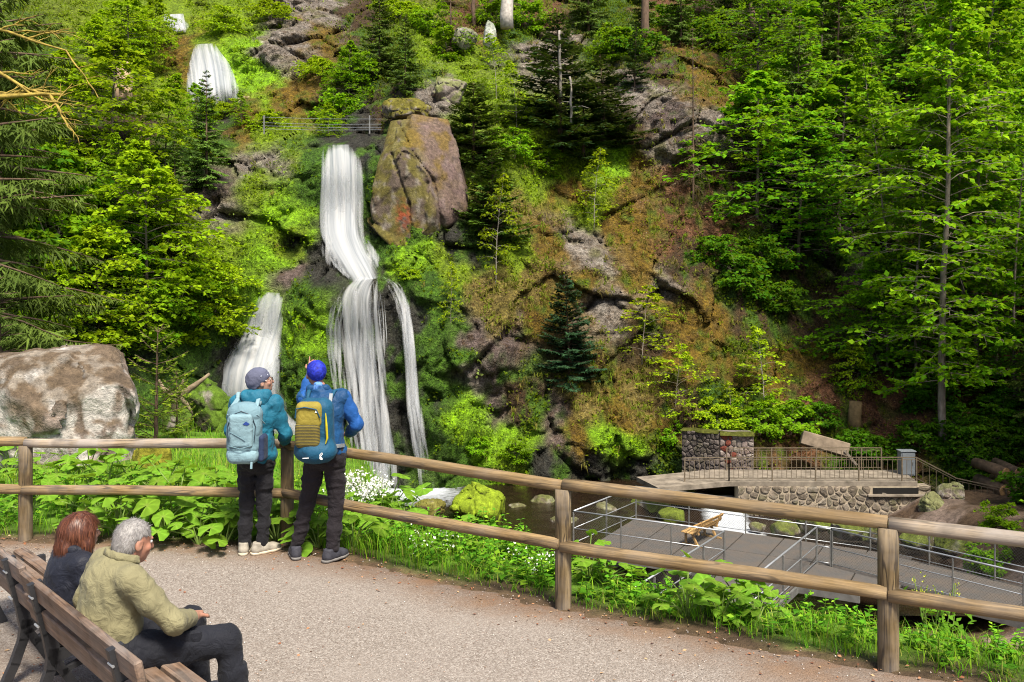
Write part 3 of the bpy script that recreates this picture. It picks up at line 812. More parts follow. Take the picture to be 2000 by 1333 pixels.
def log(name, a, b, r, material, parent, seed, n=14, squash=1.0, flat=None):
    """slightly crooked round timber from a to b, modelled along its own X axis"""
    g = np.random.default_rng(seed)
    a = np.array(a, float); b = np.array(b, float); d = b - a; L = np.linalg.norm(d)
    m = max(6, int(L / .16)); x = np.linspace(0, L, m)
    th = np.arange(n) * 2 * math.pi / n
    q = np.stack([x[:, None] * .9 + 0 * th, np.cos(th)[None] * 1.1 + 0 * x[:, None], np.sin(th)[None] * 1.1 + seed * 3.7 + 0 * x[:, None]], -1)
    rr = r * (1 + .06 * fbm(q, 3, seed) + .03 * np.sin(x * 1.3 + seed)[:, None])
    cy = .010 * np.sin(x * 1.1 + seed); cz = .008 * np.cos(x * 1.6 + seed * 2)
    v = np.stack([x[:, None] + 0 * rr, cy[:, None] + rr * np.cos(th), cz[:, None] + rr * squash * np.sin(th)], -1)
    if flat is not None: v[..., 2] = np.maximum(v[..., 2], -r * flat)
    v[0, :, 1:] *= .96; v[-1, :, 1:] *= .96
    i = np.arange(m * n).reshape(m, n)
    f = [list(q_) for q_ in np.stack([i[:-1], np.roll(i[:-1], -1, 1), np.roll(i[1:], -1, 1), i[1:]], -1).reshape(-1, 4)]
    # rounded end caps
    vv = [*v.reshape(-1, 3), v[0].mean(0), v[-1].mean(0)]
    for k in range(n):
        f.append([i[0, (k + 1) % n], i[0, k], m * n]); f.append([i[-1, k], i[-1, (k + 1) % n], m * n + 1])
    me = mesh(name, np.array(vv), f, True)
    o = add(name, me, material, parent)
    e = (d / L)
    yaw = math.atan2(e[1], e[0]); pitch = -math.asin(e[2])
    o.rotation_euler = (0, pitch, yaw); o.location = a
    return o

fence = empty('rail_fence', (FP[2][0], FP[2][1], 0))
tag(fence, 'rustic log rail fence with two rails along the gravel path', 'fence')
fl_ = np.array([FP[2][0], FP[2][1], 0])
def post_log(p, h, r, seed):
    g = np.random.default_rng(seed); n = 16; m = 9
    z = np.linspace(-.25, h, m); th = np.arange(n) * 2 * math.pi / n
    q = np.stack([np.cos(th)[None] + 0 * z[:, None], np.sin(th)[None] + seed * 2.1 + 0 * z[:, None], z[:, None] * 1.2 + 0 * th], -1)
    rr = r * (1 + .05 * fbm(q, 3, seed))
    v = np.stack([rr * np.cos(th), rr * np.sin(th), z[:, None] + 0 * rr], -1)
    i = np.arange(m * n).reshape(m, n)
    f = [list(q_) for q_ in np.stack([i[:-1], np.roll(i[:-1], -1, 1), np.roll(i[1:], -1, 1), i[1:]], -1).reshape(-1, 4)] + [list(i[-1])]
    o = add('post', mesh('post', v.reshape(-1, 3), f, True), wood_post, fence, loc=(p[0] - fl_[0], p[1] - fl_[1], 0))
    return o
for k, p in enumerate(FP[:-1]):
    post_log(p, .915, .064 if k != 4 else .066, 40 + k)
toc = lambda p: -p / np.linalg.norm(p)                # towards the path side, for notched rails
for k in range(len(FP) - 2):
    a, b = FP[k], FP[k + 1]
    u = (b - a) / np.linalg.norm(b - a); nrm = np.array([u[1], -u[0]])
    A = np.array([*(a + u * .004), .945]) - fl_; B = np.array([*(b - u * .004), .945 + (.008 if k == 3 else 0)]) - fl_
    log('rail', A, B, .047, wood_top if k in (1, 4) else wood_rail, fence, 60 + k)
    o_ = nrm * .045
    A = np.array([*(a + u * .004 + o_), .485]) - fl_; B = np.array([*(b - u * .004 + o_), .492]) - fl_
    log('rail', A, B, .047, wood_rail, fence, 80 + k)

# ================================================================== STEEL VIEWING PLATFORM
steel = simple('galvanised_steel', (.40, .42, .44), .45, .2, 3, .1, 40, .5, .6)
steel_dark = simple('weathered_steel', (.20, .20, .19), .55, .3, 4, .1, 40, .5, .5)
wire_mat = simple('wire_mesh', (.16, .16, .15), .5, .2, 3, 0, 30, .5, .5)
t = NT('deck_grating')
v = t.coord('Object')
wv = t.node('TexWave', _wave_type='BANDS', _bands_direction='X', Scale=9.0, Distortion=.0); t.set(wv, 'Vector', v)
wv2 = t.node('TexWave', _wave_type='BANDS', _bands_direction='Y', Scale=9.0, Distortion=.0); t.set(wv2, 'Vector', v)
n1 = t.noise(v, 1.3, 6, .65)
g_ = t.math('MAXIMUM', t.ramp(wv.outputs[1], [(.5, 0), (.8, 1)]), t.ramp(wv2.outputs[1], [(.5, 0), (.8, 1)]))
c_ = t.mix(g_, (.045, .042, .039), (.13, .122, .115))
c_ = t.mix(t.ramp(n1, [(.42, 0), (.62, .75)]), c_, (.13, .105, .085))
deck_mat = t.done(t.bsdf(c_, .7, t.bump(g_, .4, .01), .3, .2))
conc = simple('concrete', (.20, .17, .135), .9, .45, 2.2, .5, 14, .1)
PZ = -5.8
RT = -4.7
def top(px, py): return ground(px, py, RT)[:2]
c1, c2 = top(1120, 998), top(1242, 950)          # far side corners of the main deck
c3, c4 = top(1700, 1006), top(1415, 1037)
c5 = top(1595, 1029)
dirA = (c3 - c2) / np.linalg.norm(c3 - c2); dirB = np.array([-dirA[1], dirA[0]])      # along the deck / away from the viewer
ramp_dir = np.array([.655, -.755]); ramp_dir /= np.linalg.norm(ramp_dir)
walk_dir = -(dirB * .97 + dirA * .08); walk_dir /= np.linalg.norm(walk_dir)
plat = empty('viewing_platform', (*c1, PZ))
tag(plat, 'galvanised steel viewing platform with mesh railings over the stream', 'platform')
po = np.array([*c1, PZ])
def poly_panel(name, pts, z0, z1, mat_):
    m = MB(); pts = np.array(pts); c = pts.mean(0)
    m.prism([tuple(p - c) for p in pts], z0, z1)
    return m.build(name, mat_, plat, loc=(c[0] - po[0], c[1] - po[1], 0))
LA = np.linalg.norm(c3 - c2); WB = abs((c2 - c1) @ dirB)
base = c2 - dirB * WB
nseg = 7; wseg = (LA + 1.2) / nseg
for i in range(nseg):                               # grating panels, side by side with narrow joints
    a0 = i * wseg + .022; a1 = (i + 1) * wseg - .022
    for k_, (b0, b1) in enumerate(((0, WB * .5 - .01), (WB * .5 + .01, WB))):
        q_ = [base + dirA * a0 + dirB * b0, base + dirA * a1 + dirB * b0, base + dirA * a1 + dirB * b1, base + dirA * a0 + dirB * b1]
        poly_panel('deck_panel', q_, -.05, 0, deck_mat)
wA, wB = c4, c5
wlen = 7.0
for i in range(5):                                  # walkway towards the near bank
    s0, s1 = i * wlen / 5 + .01, (i + 1) * wlen / 5 - .01
    poly_panel('deck_panel', [wA + walk_dir * s0, wB + walk_dir * s0, wB + walk_dir * s1, wA + walk_dir * s1], -.052, -.004, deck_mat)
rn = np.array([-ramp_dir[1], ramp_dir[0]])
r0 = c5 + dirA * .35
for i in range(7):                                  # walkway leaving along the stream
    s0, s1 = i * 1.6 + .01, (i + 1) * 1.6 - .01
    if i == 0: pts = [r0, r0 + ramp_dir * s1, r0 + ramp_dir * s1 + rn * 2.45, c3 + dirA * .05]
    else: pts = [r0 + ramp_dir * s0, r0 + ramp_dir * s1, r0 + ramp_dir * s1 + rn * 2.45, r0 + ramp_dir * s0 + rn * 2.45]
    poly_panel('deck_panel', pts, -.056, -.008, deck_mat)
def beam(a, b, z=-.17, h=.2, w=.1):
    m = MB(); m.bar((*(a - po[:2]), z), (*(b - po[:2]), z), w, h); m.build('beam', steel_dark, plat)
beam(base, base + dirA * (LA + .3)); beam(base + dirB * WB, base + dirB * WB + dirA * LA); beam(base, base + dirB * WB)
beam(wA, wA + walk_dir * wlen, -.18); beam(wB, wB + walk_dir * wlen, -.18); beam(r0, r0 + ramp_dir * 11, -.19); beam(r0 + rn * 2.45, r0 + rn * 2.45 + ramp_dir * 11, -.19)
for p in (base + dirA * .3 + dirB * .4, base + dirA * .3 + dirB * (WB - .4), base + dirA * (LA - .6) + dirB * (WB - .5), base + dirA * (LA - 1.2) + dirB * .3, wB + walk_dir * 3, r0 + ramp_dir * 5 + rn * 1.2):
    m = MB(); m.bar((*(p - po[:2]), -1.9), (*(p - po[:2]), -.06), .16, .16); m.build('support_leg', steel_dark, plat)
_wire = {}
def railing(a, b, posts=None, zoff=0.0):
    """posts, tube handrail, lower rail and a wire mesh infill per bay, from a to b"""
    a = np.array(a); b = np.array(b); L = np.linalg.norm(b - a); u = (b - a) / L
    n = posts or max(1, round(L / 1.75))
    for i in range(n + 1):
        p = a + u * L * i / n - po[:2]
        m = MB(); m.bar((*p, -.22), (*p, 1.05), .055, .035, .006, up=(u[0], u[1], 0)); m.build('railing_post', steel_dark, plat)
    for z, r, nm in ((1.09, .026, 'handrail'), (.55, .016, 'middle_rail'), (.09, .013, 'lower_rail')):
        m = MB(); m.tube([(*(a - po[:2]), z), (*((a + b) / 2 - po[:2]), z), (*(b - po[:2]), z)], r, 8); m.build(nm, steel, plat, True)
    key = round(L / n, 2)
    if key not in _wire:                           # diamond mesh of thin wires
        w_, h_ = L / n, .95; vs, fs = [], []; s_ = .085; r_ = .0020
        for sg in (1, -1):
            x0 = -h_
            while x0 < w_ + h_:
                pa = np.array([x0, 0.]); pb = np.array([x0 + h_, h_])
                if sg < 0: pa, pb = np.array([x0 + h_, 0.]), np.array([x0, h_])
                d_ = pb - pa
                ts = [0., 1.]
                lo_, hi_ = sorted(((0 - pa[0]) / d_[0], (w_ - pa[0]) / d_[0]))
                t0_, t1_ = max(0, lo_), min(1, hi_)
                if t1_ - t0_ > .01:
                    A_, B_ = pa + d_ * t0_, pa + d_ * t1_
                    nn = np.array([-d_[1], d_[0]]) / np.linalg.norm(d_) * r_
                    bI = len(vs); yy = .003 * sg
                    for q_, o_ in ((A_, nn), (A_, -nn), (B_, -nn), (B_, nn)): vs.append((q_[0] + o_[0], yy, q_[1] + o_[1]))
                    fs.append([bI, bI + 1, bI + 2, bI + 3])
                x0 += s_
        _wire[key] = mesh('wire_mesh', np.array(vs), np.array(fs))
    for i in range(n):
        p = a + u * L * i / n - po[:2]
        add('wire_mesh', _wire[key], wire_mat, plat, loc=(p[0], p[1], .09), rot=(0, 0, math.atan2(u[1], u[0])))
railing(c1, c2, 2); railing(c1, c4, 3); railing(c2, c3, 4)
railing(c4, c4 + walk_dir * 6.2, 4); railing(c5, c5 + walk_dir * 6.2, 4)
railing(c5, r0 + ramp_dir * .05, 1); railing(r0 + ramp_dir * .1, r0 + ramp_dir * 8.6, 5)
railing(c3, c3 + ramp_dir * 9.0, 5)

# bench on the platform
bw = woodmat('pale_bench_wood', (.28, .15, .05), (.55, .36, .15), 0, 1, 0, knots=False)
def slat_bench(name, mats, L, prof, frames_at, frame_fn, slat_len=None):
    r = empty(name)
    for (y, z, w, h, ang) in prof:
        R = np.array([[1, 0, 0], [0, math.cos(ang), -math.sin(ang)], [0, math.sin(ang), math.cos(ang)]])
        m = MB(); m.box((0, 0, 0), (L, w, h), bev=.008)
        m.build('slat', mats[0], r, loc=(0, y, z), rot=(ang, 0, 0))
    for x in frames_at: frame_fn(x, r, mats[1])
    return r
def wood_frame(x, r, mt):
    m = MB(); m.bar((x, -.20, 0), (x, .02, .42), .07, .06, up=(0, 1, 0)); m.bar((x, .22, 0), (x, .22, .42), .07, .06, up=(0, 1, 0))
    m.bar((x, -.24, .40), (x, .26, .40), .06, .06); m.bar((x, -.18, .38), (x, -.36, .80), .06, .05, up=(0, 1, 0)); m.bar((x, -.38, .03), (x, .34, .03), .07, .05)
    m.build('frame', mt, r)
prof = [(.20, .455, .13, .035, 0), (.06, .45, .13, .035, 0), (-.08, .445, .13, .035, 0), (-.24, .58, .035, .12, .4), (-.30, .73, .035, .12, .4)]
pb = slat_bench('platform_bench', (bw, bw), 1.75, prof, (-.62, .62), wood_frame)
g1, g2 = ground(1350, 1066, PZ), ground(1384, 1050, PZ)
dirb = (g2 - g1)[:2] / np.linalg.norm((g2 - g1)[:2])
pb.location = (*((g1 + g2)[:2] / 2 + np.array([.05, .0])), PZ)
pb.rotation_euler = (0, 0, math.atan2(dirb[1], dirb[0]))
tag(pb, 'pale wooden slatted bench standing on the steel platform', 'bench')

# ================================================================== CONCRETE FOOTBRIDGE, STONE WALLS
BZ = -6.0
bridge = empty('footbridge', (12, 38, BZ))
tag(bridge, 'low concrete footbridge with brown bar railing across the stream', 'bridge')
bo = np.array([12, 38, BZ])
e_l, e_m, e_r = ground(1285, 953, BZ)[:2], ground(1425, 941, BZ)[:2], ground(1792, 941, BZ)[:2]
deckp = [e_l, e_m, e_r, e_r + np.array([.3, 2.3]), e_m + np.array([-.2, 2.4]), e_l + np.array([-.6, 2.0])]
m = MB(); m.prism([tuple(p - bo[:2]) for p in deckp], -.20, 0); m.build('deck', conc, bridge)
rail_br = simple('brown_painted_steel', (.16, .125, .085), .6, .3, 5, 0, 30, .4, .3)
def bar_railing(pts, parent, org, hgt=1.0, sp=.205, z=0.0, zs=None, postevery=9, matl=None):
    pts = [np.array(p) for p in pts]; zs = zs or [z] * len(pts)
    cnt = 0
    for (a, za), (b, zb) in zip(zip(pts[:-1], zs[:-1]), zip(pts[1:], zs[1:])):
        L = np.linalg.norm(b - a); n = max(2, round(L / sp))
        m = MB()
        A = np.array([*(a - org[:2]), za]); B = np.array([*(b - org[:2]), zb])
        m.bar(A + (0, 0, hgt), B + (0, 0, hgt), .05, .035); m.build('top_rail', matl, parent)
        m = MB(); m.bar(A + (0, 0, hgt - .10), B + (0, 0, hgt - .10), .03, .02); m.bar(A + (0, 0, .12), B + (0, 0, .12), .03, .02); m.build('lower_rail', matl, parent)
        for i in range(n + 1):
            q = A + (B - A) * i / n
            big = i in (0, n) or i % postevery == 0
            m = MB(); w = .05 if big else .018
            m.bar(q + (0, 0, -.1 if big else .12), q + (0, 0, hgt - .018 if big else hgt - .10), w, w, up=(0, 1, 0))
            m.build('post' if big else 'baluster', matl, parent)
i_l = ground(1338, 942, BZ)[:2] + (0, .08)
bar_railing([i_l, e_m + (0, .10), e_r + (0, .10)], bridge, bo, matl=rail_br)
bar_railing([e_r + (0, .12), e_r + np.array([1.4, -.5]), e_r + np.array([3.6, -1.2])], bridge, bo, zs=[0, -.75, -1.15], matl=rail_br, sp=.24, postevery=8)
# far-side handrail
bar_railing([e_m + (.4, 2.2), e_r + (-.6, 2.25)], bridge, bo, matl=rail_br, sp=.22)

# voronoi masonry -----------------------------------------------------
def clip_poly(poly, n, d):
    out = []
    for i in range(len(poly)):
        a, b = poly[i], poly[(i + 1) % len(poly)]
        da, db = a @ n - d, b @ n - d
        if da <= 0: out.append(a)
        if da * db < 0: out.append(a + (b - a) * da / (da - db))
    return out
def masonry(w, h, nx, nz, gap, seed, depth=.10, jitter=.38, skip=None):
    """irregular stones filling a w x h face; returns list of (centre, mesh data)"""
    g = np.random.default_rng(seed); pts = []
    for j in range(nz):
        for i in range(nx):
            pts.append([(i + .5 + (.5 if j % 2 else 0) * .8 - .2 + g.uniform(-jitter, jitter)) * w / nx, (j + .5 + g.uniform(-jitter, jitter) * .8) * h / nz])
    pts = np.array(pts); res = []
    for i, p in enumerate(pts):
        if not (0 <= p[0] <= w and 0 <= p[1] <= h): continue
        poly = [np.array(q, float) for q in ((0, 0), (w, 0), (w, h), (0, h))]
        for j, o in enumerate(pts):
            if j == i or abs(o[0] - p[0]) > 3 * w / nx or abs(o[1] - p[1]) > 3 * h / nz: continue
            n = o - p; L = np.linalg.norm(n); n /= L
            poly = clip_poly(poly, n, ((o + p) / 2) @ n - gap)
            if len(poly) < 3: break
        if len(poly) < 3: continue
        poly = np.array(poly); c = poly.mean(0)
        if skip and skip(c): continue
        # round the outline: cut each corner
        rp = []
        for k in range(len(poly)):
            a, b, d = poly[k - 1], poly[k], poly[(k + 1) % len(poly)]
            rp += [b + (a - b) * .22, b + (d - b) * .22]
        rp = np.array(rp); k = len(rp)
        dep = depth * g.uniform(.6, 1.25); tilt = g.normal(0, .06, 2)
        vs = []
        for s_, y in ((1.0, .06), (1.0, -dep * .35), (.86, -dep * .85), (.5, -dep * 1.05)):
            for q in rp:
                e = (q - c) * s_; vs.append((e[0], y + (e @ tilt if s_ < 1 else 0) + g.normal(0, .006), e[1]))
        fs = [[r * k + i_, r * k + (i_ + 1) % k, (r + 1) * k + (i_ + 1) % k, (r + 1) * k + i_] for r in range(3) for i_ in range(k)] + [[3 * k + i_ for i_ in range(k)]]
        res.append((c, np.array(vs), fs))
    return res
def stonemat(name, cols, moss=.3, lich=.3, redstain=False):
    t = NT(name); v = t.pos(); oi = t.n.new('ShaderNodeObjectInfo')
    c = t.ramp(oi.outputs['Random'], [(i / (len(cols) - 1), q) for i, q in enumerate(cols)])
    n1 = t.noise(v, 6, 6, .65); n2 = t.noise(v, 1.7, 4, .6)
    c = t.mix(.7, c, t.ramp(n1, [(.3, .2), (.7, .9)]), 'OVERLAY')
    c = t.mix(t.ramp(n2, [(.5, 0), (.72, moss)]), c, (.085, .09, .015))
    c = t.mix(t.ramp(t.noise(v, 3.3, 5, .7), [(.55, 0), (.72, lich)]), c, (.5, .46, .4))
    return t.done(t.bsdf(c, .85, t.bump(n1, .6, .05), .25))
stone_mat = stonemat('wall_stone', [(.11, .088, .065), (.16, .13, .10), (.21, .17, .13), (.14, .12, .095)], .5, .3)
mortar = simple('lime_mortar', (.36, .30, .22), .95, .2, 5, .5, 20)
dark_stone = stonemat('dark_wall_stone', [(.06, .05, .045), (.10, .082, .072), (.08, .066, .06)], .4, .2)
pier_stone = stonemat('pier_stone', [(.12, .095, .085), (.19, .155, .14), (.15, .11, .10), (.22, .19, .17)], .3, .5)

def stone_wall(name, a, b, z0, z1, nx, nz, mat_s, mat_m, label, seed, gap=.022, thick=.6, top_fn=None, slot=None, depth=.055, parent=None):
    a = np.array(a, float); b = np.array(b, float); L = np.linalg.norm(b - a); u = (b - a) / L; ang = math.atan2(u[1], u[0])
    if parent is None:
        r = empty(name, (a[0], a[1], z0), ang); tag(r, label, 'wall')
        m = MB(); m.box((L / 2, thick / 2, (z1 - z0) / 2), (L, thick, z1 - z0)); m.build('mortar_core', mat_m, r)
        off = np.zeros(3)
    else: r = parent
    for c, vs, fs in masonry(L, z1 - z0, nx, nz, gap, seed, depth, .52, skip=slot):
        me = mesh('stone', vs, fs, False)
        add('stone', me, mat_s, r, loc=(c[0], 0, c[1]))
    return r
wl = e_m + np.array([.35, -.02]); wr = e_r + np.array([.55, -.02])
Lw = np.linalg.norm(wr - wl)
sx0, sx1 = Lw * .70, Lw * .935
sw = stone_wall('stone_wall', wl, wr, -8.0, BZ - .205, 22, 7, stone_mat, mortar, 'pale rubble stone wall with thick mortar joints under the footbridge', 5,
                slot=lambda c: sx0 - .15 < c[0] < sx1 + .15 and c[1] > 1.38)
black = simple('slot_shade_black', (.012, .011, .01), .9, .2)
m = MB(); m.box(((sx0 + sx1) / 2, .02, 1.62), (sx1 - sx0, .10, .24)); m.build('slot_shade', black, sw)  # solid near-black block stands in for the shade inside the slot
m = MB(); m.box(((sx0 + sx1) / 2, -.05, 1.43), (sx1 - sx0 + .5, .22, .10), bev=.02); m.build('slot_sill', conc, sw)
# pier and retaining wall behind the bridge
pa, pb_ = ground(1335, 905, -6.05)[:2], ground(1403, 908, -6.05)[:2]
pa = P(1332, 900, 41.6)[:2]; pb_ = P(1405, 900, 40.6)[:2]; pc = P(1472, 900, 40.4)[:2]
stone_wall('retaining_wall', pa, pb_, -6.6, -4.45, 8, 9, dark_stone, simple('dark_mortar', (.09, .075, .065), .9), 'dark moss topped stone retaining wall beside the rock foot', 8, gap=.012, depth=.07)
pier = stone_wall('stone_pier', pb_ + (.03, 0), pc, -6.6, -4.5, 6, 8, pier_stone, simple('pier_mortar', (.17, .145, .13), .9), 'lichen spotted stone pier with red stains behind the footbridge', 9, gap=.014, thick=1.2, depth=.07)
redst = simple('red_stain_stone', (.13, .035, .022), .9, .5, 9, .4, 20)
for o in [c for c in pier.children if c.name.startswith('stone')]:
    if .15 < o.location.x < .62 and random.random() < .4:
        o.data.materials.clear(); o.data.materials.append(redst)
mossm = simple('moss_cushion', (.06, .065, .012), .95, .5, 8, .8, 25, .1, bdist=.03)
def lumpy_strip(name, a, b, z, w, h, matl, parent, seed):
    a = np.array(a); b = np.array(b); L = np.linalg.norm(b - a); n = max(6, int(L / .12)); m_ = 6
    s_ = np.linspace(0, L, n); th = np.linspace(0, math.pi, m_)
    q = np.stack([s_[:, None] * 2 + 0 * th, th[None] * 1.0 + 0 * s_[:, None], 0 * s_[:, None] + seed + 0 * th], -1)
    k = 1 + .5 * fbm(q, 3, seed)
    v = np.stack([s_[:, None] + 0 * k, -np.cos(th) * w * k + w * .6, np.sin(th) * h * k - .03], -1)
    i = np.arange(n * m_).reshape(n, m_)
    f = np.stack([i[:-1, :-1], i[:-1, 1:], i[1:, 1:], i[1:, :-1]], -1).reshape(-1, 4)
    me = mesh(name, v.reshape(-1, 3), f, True)
    u = (b - a) / L
    return me, (a[0], a[1], z), math.atan2(u[1], u[0])
for (A_, B_, zz, sd) in ((pa, pb_, -4.45, 3), (pb_, pc, -4.5, 4)):
    me, lc, an = lumpy_strip('moss_cap', A_, B_, zz, .35, .12, mossm, None, sd)
    o = add('moss_cap', me, mossm, loc=lc, rot=(0, 0, an))
    root = pier if sd == 4 else next(x for x in bpy.data.objects if x.name == 'retaining_wall')
    o.parent = root; o.location = (0, 0, zz - (-6.6)); o.rotation_euler = (0, 0, 0)

# fallen concrete slab, cabinet, log pile --------------------------------
def hp(px, py, up=0.0):
    p = hit(px, py); return np.array([p[0], p[1], p[2] + up])
p = P(1610, 868, 41.5)
m = MB(); m.box((0, 0, 0), (2.1, 1.0, .62), bev=.03)
o = m.build('concrete_slab', simple('old_concrete', (.20, .155, .11), .9, .35, 3, .5, 15), None, loc=p, rot=(math.radians(-14), math.radians(14), math.radians(-16)))
tag(o, 'tilted concrete slab lying on the leaf littered slope', 'slab')
p = P(1657, 893, 41.0)
m = MB(); m.box((0, 0, 0), (.9, .5, .12), bev=.015)
o = m.build('stone_slab', simple('grey_slab', (.20, .17, .14), .9, .35, 3, .5, 15), None, loc=p, rot=(.1, math.radians(48), .2))
tag(o, 'small flat slab leaning below the tilted concrete slab', 'slab')
cab = empty('utility_cabinet', P(1770, 928, 39.3))
tag(cab, 'grey metal utility cabinet behind the bridge railing', 'cabinet')
cabm = simple('grey_cabinet_paint', (.16, .18, .20), .5, .15, 2, 0, 20, .4)
m = MB(); m.box((0, 0, .52), (.62, .4, 1.04), bev=.015); m.build('body', cabm, cab)
m = MB(); m.box((0, -.212, .52), (.52, .02, .92), bev=.006); dr = m.build('door', cabm, cab)
m = MB(); m.box((.18, -.235, .55), (.03, .03, .12)); m.build('handle', steel_dark, dr)
m = MB(); m.box((0, 0, 1.065), (.70, .48, .05), bev=.01); m.build('lid', cabm, cab)
bark = simple('log_bark', (.13, .085, .05), .9, .4, 5, .7, 16)
cut = simple('cut_wood', (.42, .25, .11), .8, .3, 8, .2, 30)
for i, (px, py, r, sw_) in enumerate(((1962, 960, .27, .2), (1992, 955, .25, .15), (1965, 925, .24, .3), (1990, 925, .22, .1), (2012, 938, .25, .2))):
    p = P(px, py, 36.8); lr = empty('cut_log', p, sw_)
    m = MB(); m.tube([(0, 0, 0), (.1, .8, .05), (.2, 1.8, .08)], [r, r * .97, r * .94], 12, jit=.03, rg=rng); m.build('bark', bark, lr, True)
    m = MB(); m.tube([(0, -.006, 0), (0, -.03, 0)], [r * .93, r * .9], 12); m.build('cut_face', cut, lr)
    tag(lr, ['bottom sawn log of the pile at its end towards the cabinet', 'bottom sawn log in the middle of the pile', 'upper sawn log of the pile at its end towards the cabinet', 'upper sawn log in the middle of the pile', 'sawn log at the outer end of the pile'][i], 'log', 'pile of sawn logs')
# cable handrail above the main fall
cb_ = empty('cable_handrail', P(630, 258, 50.0))
tag(cb_, 'thin steel cable handrail strung across the gully above the main fall', 'railing')
co = P(630, 258, 50.0)
for k, (y0, y1) in enumerate(((229, 233), (240, 243), (246, 249), (252, 254))):
    m = MB(); a = P(512, y0, 50.0) - co; b = P(745, y1, 49.4) - co
    m.tube([a, (a + b) / 2 - (0, 0, .05), b], .010, 5); m.build('cable', steel, cb_)
for px in (516, 722):
    m = MB(); a = P(px, 262, 49.8) - co; b = P(px, 226, 49.8) - co; m.bar(a, b, .07, .07, up=(0, 1, 0)); m.build('post', steel_dark, cb_)
# ================================================================== PLANT GENERATORS
leaf_soft = leafmat('fresh_leaf', .42, .7, .4)
needle_mat = leafmat('conifer_needle', .12, .7, .35, .06)
herb_mat = leafmat('herb_leaf', .38, .7, .25)
bark_grey = simple('grey_bark', (.23, .19, .155), .9, .45, 7, .7, 22, stretch=(1, 1, .35))
bark_brown = simple('brown_bark', (.115, .075, .05), .9, .45, 6, .7, 22, stretch=(1, 1, .35))
bark_pale = simple('pale_bark', (.30, .265, .225), .9, .45, 5, .5, 22, stretch=(1, 1, .35))
lichen_bark = simple('yellow_lichen_bark', (.30, .22, .045), .9, .5, 9, .5, 22)
dead_wood = simple('dead_twigs', (.17, .125, .085), .9, .4, 7, .2)

def nrm(v): return v / (np.linalg.norm(v, axis=-1, keepdims=True) + 1e-9)
def leaves(pos, d, up, L, w, fold=.15):
    """n leaf blades as folded rhombi -> verts (n*4,3), quads"""
    d = nrm(d); s = nrm(np.cross(d, up)); n = np.cross(s, d)
    L = np.broadcast_to(L, (len(pos),))[:, None]; w = np.broadcast_to(w, (len(pos),))[:, None]
    m = pos + d * L * .45
    v = np.stack([pos, m + s * w + n * w * fold, pos + d * L - n * L * .12, m - s * w + n * w * fold], 1).reshape(-1, 3)
    return v, np.arange(len(pos) * 4).reshape(-1, 4)

class Bark:
    """many thin tapered tubes, built vectorised"""
    def __init__(s): s.v = []; s.f = []; s.b = 0
    def tubes(s, A, n=4):
        """A: list of (pts (m,3), radii (m,))"""
        th = np.arange(n) * 2 * math.pi / n
        for pts, r in A:
            m = len(pts); T = nrm(np.gradient(pts, axis=0))
            ref = np.where(np.abs(T[:, 2:3]) < .9, np.array([[0, 0, 1.0]]), np.array([[1.0, 0, 0]]))
            a = nrm(np.cross(ref, T)); b = np.cross(T, a)
            v = pts[:, None] + r[:, None, None] * (np.cos(th)[None, :, None] * a[:, None] + np.sin(th)[None, :, None] * b[:, None])
            i = np.arange(m * n).reshape(m, n) + s.b
            s.v.append(v.reshape(-1, 3)); s.f.append(np.stack([i[:-1], np.roll(i[:-1], -1, 1), np.roll(i[1:], -1, 1), i[1:]], -1).reshape(-1, 4)); s.b += m * n
    def mesh(s, name, mat_): return mesh(name, np.concatenate(s.v), np.concatenate(s.f), True, mats=[mat_])

def curve(a, d0, L, bend, m, g, wob=.06):
    """polyline from a, starting direction d0, bending by vector 'bend' over its length"""
    t_ = np.linspace(0, 1, m)[:, None]
    p = a + d0 * L * t_ + np.array(bend) * L * t_ ** 2
    w = g.normal(0, wob * L / m, (m, 3)); w[0] = 0
    return p + np.cumsum(w, 0) * .6

